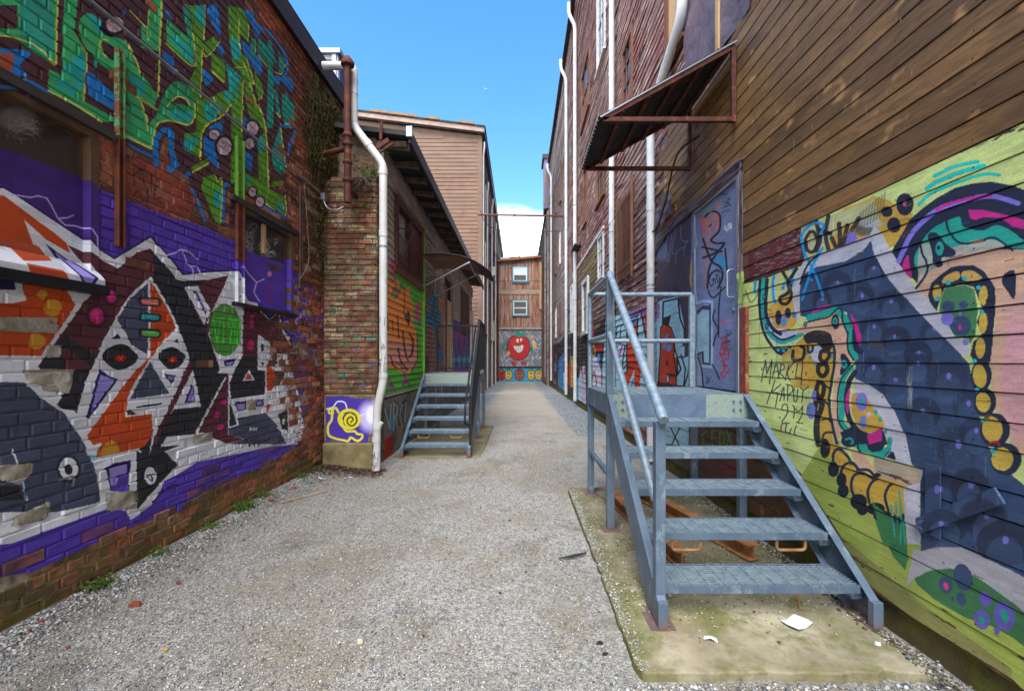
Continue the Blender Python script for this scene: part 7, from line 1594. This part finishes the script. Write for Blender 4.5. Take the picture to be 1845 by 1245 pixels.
rail((X, yf+.05, 2.235), (X, yb_, 2.235)); rail((X, yf+.05, 1.72), (X, yb_, 1.72)); rail((X, yb_, 2.235), (xe, yb_, 2.235)); rail((X, yb_, 1.72), (xe-.026, yb_, 1.72))
# far steps
base = gz(7.6)
tag(MB().box((-2.03, 6.92, -.12), (-.60, 10.4, base+.012)).build('concrete_pad', gmat('greenish pad', (122,116,92), (100,96,66), 3, .9, bs=.2, c3=(84,70,84), s3=1.4), None, bevel=.01), 'thin concrete pad under the far metal steps, stained green and purple', 'slab')
S2, yf2, zl2 = stair('metal_steps', 'farther blue-grey metal steps with black railing beside the orange lettering', -1.86, -.76, 7.02, 6, .18, .27, 10.05, (m_blue, m_blue), False, 2, base+.012)
def brail(p, q_, w=.03, name='railing', parent=None): return MB().beam(p, q_, w, w).build(name, m_black, parent or S2)
xg = -.78; yb2 = 10.02
gb = thing('x', 'x', 'x', (0, 0, 0)) if False else None
g = MB(); g.beam((-1.84, yb2, zl2+1.04), (xg, yb2, zl2+1.04), .035, .035); g.beam((-1.84, yb2, zl2+.08), (xg, yb2, zl2+.08), .03, .03); g.beam((-1.84, yb2, zl2), (-1.84, yb2, zl2+1.04), .035, .035); g = g.build('back_guard', m_black, S2)
for i in range(7): x = -1.84+(i+1)*.1325; MB().beam((x, yb2, zl2+.09), (x, yb2, zl2+1.03), .014, .014).build('baluster', m_black, g)
g = MB(); g.beam((xg, yf2, zl2+1.04), (xg, yb2, zl2+1.04), .035, .035); g.beam((xg, yf2, zl2+.08), (xg, yb2, zl2+.08), .03, .03); g.beam((xg, yf2, zl2-.1), (xg, yf2, zl2+1.04), .04, .04); g.beam((xg, yb2, zl2-.1), (xg, yb2, zl2+1.04), .04, .04); g = g.build('side_guard', m_black, S2)
for i in range(12): y = yf2+.05+i*.115; MB().beam((xg, y, zl2+.09), (xg, y, zl2+1.03), .016, .016).build('baluster', m_black, g)
g = MB(); b0 = base; g.beam((xg+.01, 7.0, b0+.95), (xg+.01, yf2, zl2+1.0), .04, .045); g.beam((xg+.01, 7.0, b0+.22), (xg+.01, yf2, zl2+.10), .03, .03); g.beam((xg+.01, 7.02, b0+.12), (xg+.01, 7.02, b0+.95), .04, .04); g = g.build('stair_guard', m_black, S2)
for i in range(15): y = 7.10+i*.10; s = (y-7.0)/(yf2-7.0); MB().beam((xg+.01, y, b0+.24+s*(zl2+.10-b0-.24)), (xg+.01, y, b0+.95+s*(zl2+1.0-b0-.95)), .016, .016).build('baluster', m_black, g)
MB().tube(bend([(xg-.06, yf2, zl2+.92), (xg-.06, 6.95, b0+.82), (xg-.06, 6.88, b0+.55), (xg-.02, 6.98, b0+.52)], .04), .016, 10).build('grab_rail', m_black, S2, smooth=True)

# steel beams and bits lying under the near steps
def ibeam(name, label, p, q_, w=.10, h=.10):
    t = MB(); t.beam(p, q_, w, .012); p2 = Vector(p)+Vector((0, 0, h)); q2 = Vector(q_)+Vector((0, 0, h)); t.beam(p2, q2, w, .012); t.beam(Vector(p)+Vector((0, 0, h/2)), Vector(q_)+Vector((0, 0, h/2)), .012, h-.013); o = t.build(name, m_steelbeam, None); return tag(o, label, 'beam', None)
ibeam('steel_beam', 'rusty orange steel beam lying under the near steps, the one closer to the wall', (1.72, 3.25, .045), (1.25, 4.85, .045))
ibeam('steel_beam', 'rusty orange steel beam lying under the near steps, the one closer to the lane', (1.16, 3.15, .045), (.95, 4.75, .045))

# ---------------------------------------------------------------- litter and small things
def chip(name, label, cat, x, y, sz, mat, z=None, flat=.4, seed=1, group=None):
    r = random.Random(seed); n = 7; zz = (gh(x, y)+.006 if z is None else z); a0 = r.uniform(0, 6); lo = []; hi = []
    for k in range(n): a = a0+k*2*math.pi/n; rr = sz*r.uniform(.55, 1.1); lo.append((x+math.cos(a)*rr, y+math.sin(a)*rr*.7, zz)); hi.append((x+math.cos(a)*rr*.8, y+math.sin(a)*rr*.55, zz+sz*flat*r.uniform(.7, 1.2)))
    o = MB().add(lo+hi, [tuple(range(n, 2*n)), tuple(reversed(range(n)))]+[(i, (i+1) % n, (i+1) % n+n, i+n) for i in range(n)]).build(name, mat, None); return tag(o, label, cat, group)
def paper(label, x, y, sx, sy, z, rot, seed, mat=None, name='paper_scrap', cat='paper'):
    r = random.Random(seed); P = []
    for i in range(5):
        for j_ in range(4):
            a, b_ = (i/4-.5)*sx, (j_/3-.5)*sy; k = 1-.25*abs(j_/3-.4); a *= k; z_ = z if x > .6 else gh(x, y)+.008; P.append((x+a*math.cos(rot)-b_*math.sin(rot), y+a*math.sin(rot)+b_*math.cos(rot), z_+.004+.006*math.sin(i*1.4+seed)+r.uniform(0, .004)))
    Fc = [(i*4+j_, (i+1)*4+j_, (i+1)*4+j_+1, i*4+j_+1) for i in range(4) for j_ in range(3)]
    mb = MB().add(P, Fc); mb.add([(a, b_, c-.0015) for a, b_, c in P], [tuple(reversed(f)) for f in Fc]); return tag(mb.build(name, mat or m_paper, None, recalc=False), label, cat)
paper('larger crumpled white paper on the concrete pad in front of the near steps', 1.55, 2.48, .15, .10, .034, .5, 2)
paper('small white paper scrap on the pad between the newel post and the larger paper', 1.01, 2.34, .07, .03, .034, -.4, 5)
paper('white litter scrap on the gravel by the foot of the brick pillar', -2.20, 5.72, .12, .04, .004, .9, 7)
paper('thin curled white strip on the gravel left of the pillar litter', -2.46, 5.55, .16, .02, .006, -.5, 8)
paper('blue wrapper scrap on the gravel near the end of the brick wall', -2.50, 5.32, .07, .04, .006, .2, 9, m_tealc, 'wrapper', 'litter')
r = random.Random(77)
brk = [(-2.35, 2.72, .045, 'largest red brick chip lying flat on the near gravel by the wall'), (-2.58, 4.62, .05, 'red brick fragment beside the low weed'), (-2.56, 5.05, .04, 'squarish red brick fragment farther along the wall foot'), (-2.30, 3.0, .022, 'small orange-red chip just beyond the largest chip')]
for i, (x, y, s, lab) in enumerate(brk): chip('brick_fragment', lab, 'brick chip', x, y, s, m_redch, None, .35, i+3)
for i in range(34):
    y = r.uniform(2.0, 6.0); x = -2.72+abs(r.gauss(0, .25)); chip('brick_fragment', 'tiny red brick crumb among the gravel by the brick wall', 'brick chip', x, y, r.uniform(.006, .016), m_redch, None, .5, i+20, 'red brick crumbs along the brick wall')
chip('stone', 'smooth pale round stone alone on the gravel in the lower left', 'stone', -.85, 2.37, .024, gmat('pale stone', (196,186,160), (176,164,138), 9), None, .8, 44); chip('stone', 'yellow-painted stone chip on the near gravel', 'stone', -1.85, 2.32, .018, m_yel, None, .5, 45)
chip('stone', 'upper of two dark flat stones close to the pad edge', 'stone', .43, 2.37, .022, m_blackchip, None, .4, 46); chip('stone', 'lower of two dark flat stones close to the pad edge', 'stone', .44, 2.28, .018, m_blackchip, None, .4, 47); chip('stone', 'white angular stone on the pad by the right foot of the near steps', 'stone', 1.86, 2.30, .024, m_paper, .031, .5, 48); chip('stone', 'grey-blue stone on the pad beside the white angular stone', 'stone', 1.93, 2.20, .018, m_galv, .031, .6, 49)
for i in range(10): chip('stone', 'small dark pebble lying on the pale gravel', 'stone', r.uniform(-.6, .45), r.uniform(2.4, 5), r.uniform(.008, .016), m_blackchip, None, .5, i+60, 'dark pebbles on the gravel')
tag(MB().tube([(.30, 3.35, .01), (.42, 3.38, .018), (.52, 3.44, .012)], .009, 6, True, [.004, .011, .007]).build('twig', m_blackchip, None), 'dark twig lying at the left edge of the pad', 'twig')
tag(MB().beam((-2.46, 4.6, gh(-2.46,4.6)+.014), (-2.2, 5.1, gh(-2.2,5.1)+.014), .016, .008).build('wood_stick', m_wood_raw, None), 'thin pale wooden stick on the gravel near the wall', 'stick')
tag(MB().beam((1.66, 2.62, .036), (1.72, 2.74, .044), .012, .01).build('bark_strip', m_steelbeam, None), 'brown strip of bark on the pad behind the larger paper', 'bark')
# dead leaves at the foot of the pillar
lf = MB(); r = random.Random(90)
for i in range(1500):
    x = -2.78+r.random()**1.4*.95; y = 6.22-abs(r.gauss(0, .25)); s = r.uniform(.008, .022); a = r.uniform(0, 6.28); z = gh(x, y)+r.uniform(.008, .026); ca, sa = math.cos(a)*s, math.sin(a)*s
    lf.add([(x-ca, y-sa, z), (x-sa*.6, y+ca*.6, z+r.uniform(0, .008)), (x+ca, y+sa, z+r.uniform(0, .006)), (x+sa*.6, y-ca*.6, z+.003)], [(0, 1, 2, 3)])
tag(lf.build('leaf_litter', gmat('dead leaves', (84,50,34), (58,36,26), 30, .9, bs=0), None, recalc=False), 'brown dead leaves heaped at the foot of the brick pillar', 'leaves', kind='stuff')
tag(paper('x', -2.2, 6.02, .10, .05, .012, .1, 12, m_leafg, 'leaf', 'leaf'), 'single bright green leaf lying on the dead leaves by the pillar', 'leaf')
lf = MB(); r = random.Random(91)
for i in range(420):
    if r.random() < .7: y = r.uniform(1.8, 6.2); x = -2.74+abs(r.gauss(0, .16)); z = gh(x, y)+.012
    elif r.random() < .6: y = r.uniform(1.8, 12); x = r.uniform(-2.3, .45) if y < 6 else r.uniform(-.5, 1.9); z = gh(x, y)+.012
    else: y = r.uniform(2.3, 4.9); x = r.uniform(.65, 1.95); z = .040
    s_ = r.uniform(.005, .013); a = r.uniform(0, 6.28); ca, sa = math.cos(a)*s_, math.sin(a)*s_
    lf.add([(x-ca, y-sa, z), (x-sa*.5, y+ca*.5, z+r.uniform(0, .006)), (x+ca, y+sa, z+.002), (x+sa*.5, y-ca*.5, z)], [(0, 1, 2, 3)])
tag(lf.build('debris', gmat('dark debris', (74,54,38), (40,36,32), 30, .9, bs=0), None, recalc=False), 'dark leaf crumbs and dirt specks strewn over the lane and pad', 'debris', kind='stuff')
# distant gull
t = thing('gull', 'tiny white gull flying high in the blue sky', 'bird', (-4.5, 60, 38.2)); t.scale = (.5, .5, .5)
bd = MB(); bd.tube([(-4.85, 60, 38.2), (-4.7, 60, 38.22), (-4.5, 60, 38.24), (-4.3, 60, 38.26), (-4.18, 60, 38.25)], .06, 8, True, [.01, .05, .075, .05, .015]); bd.build('body', m_white, t, smooth=True)
bd = MB(); bd.add([(-4.62, 60, 38.25), (-4.42, 60, 38.25), (-4.60, 59.6, 38.42), (-4.75, 59.2, 38.36), (-4.80, 59.3, 38.36)], [(0, 1, 2, 4), (4, 2, 3)]); bd.add([(-4.62, 60, 38.25), (-4.42, 60, 38.25), (-4.60, 60.4, 38.42), (-4.75, 60.9, 38.36), (-4.80, 60.8, 38.36)], [(0, 1, 2, 4), (4, 2, 3)]); bd.build('wings', m_white, t, recalc=False)
scene.render.engine = 'CYCLES'
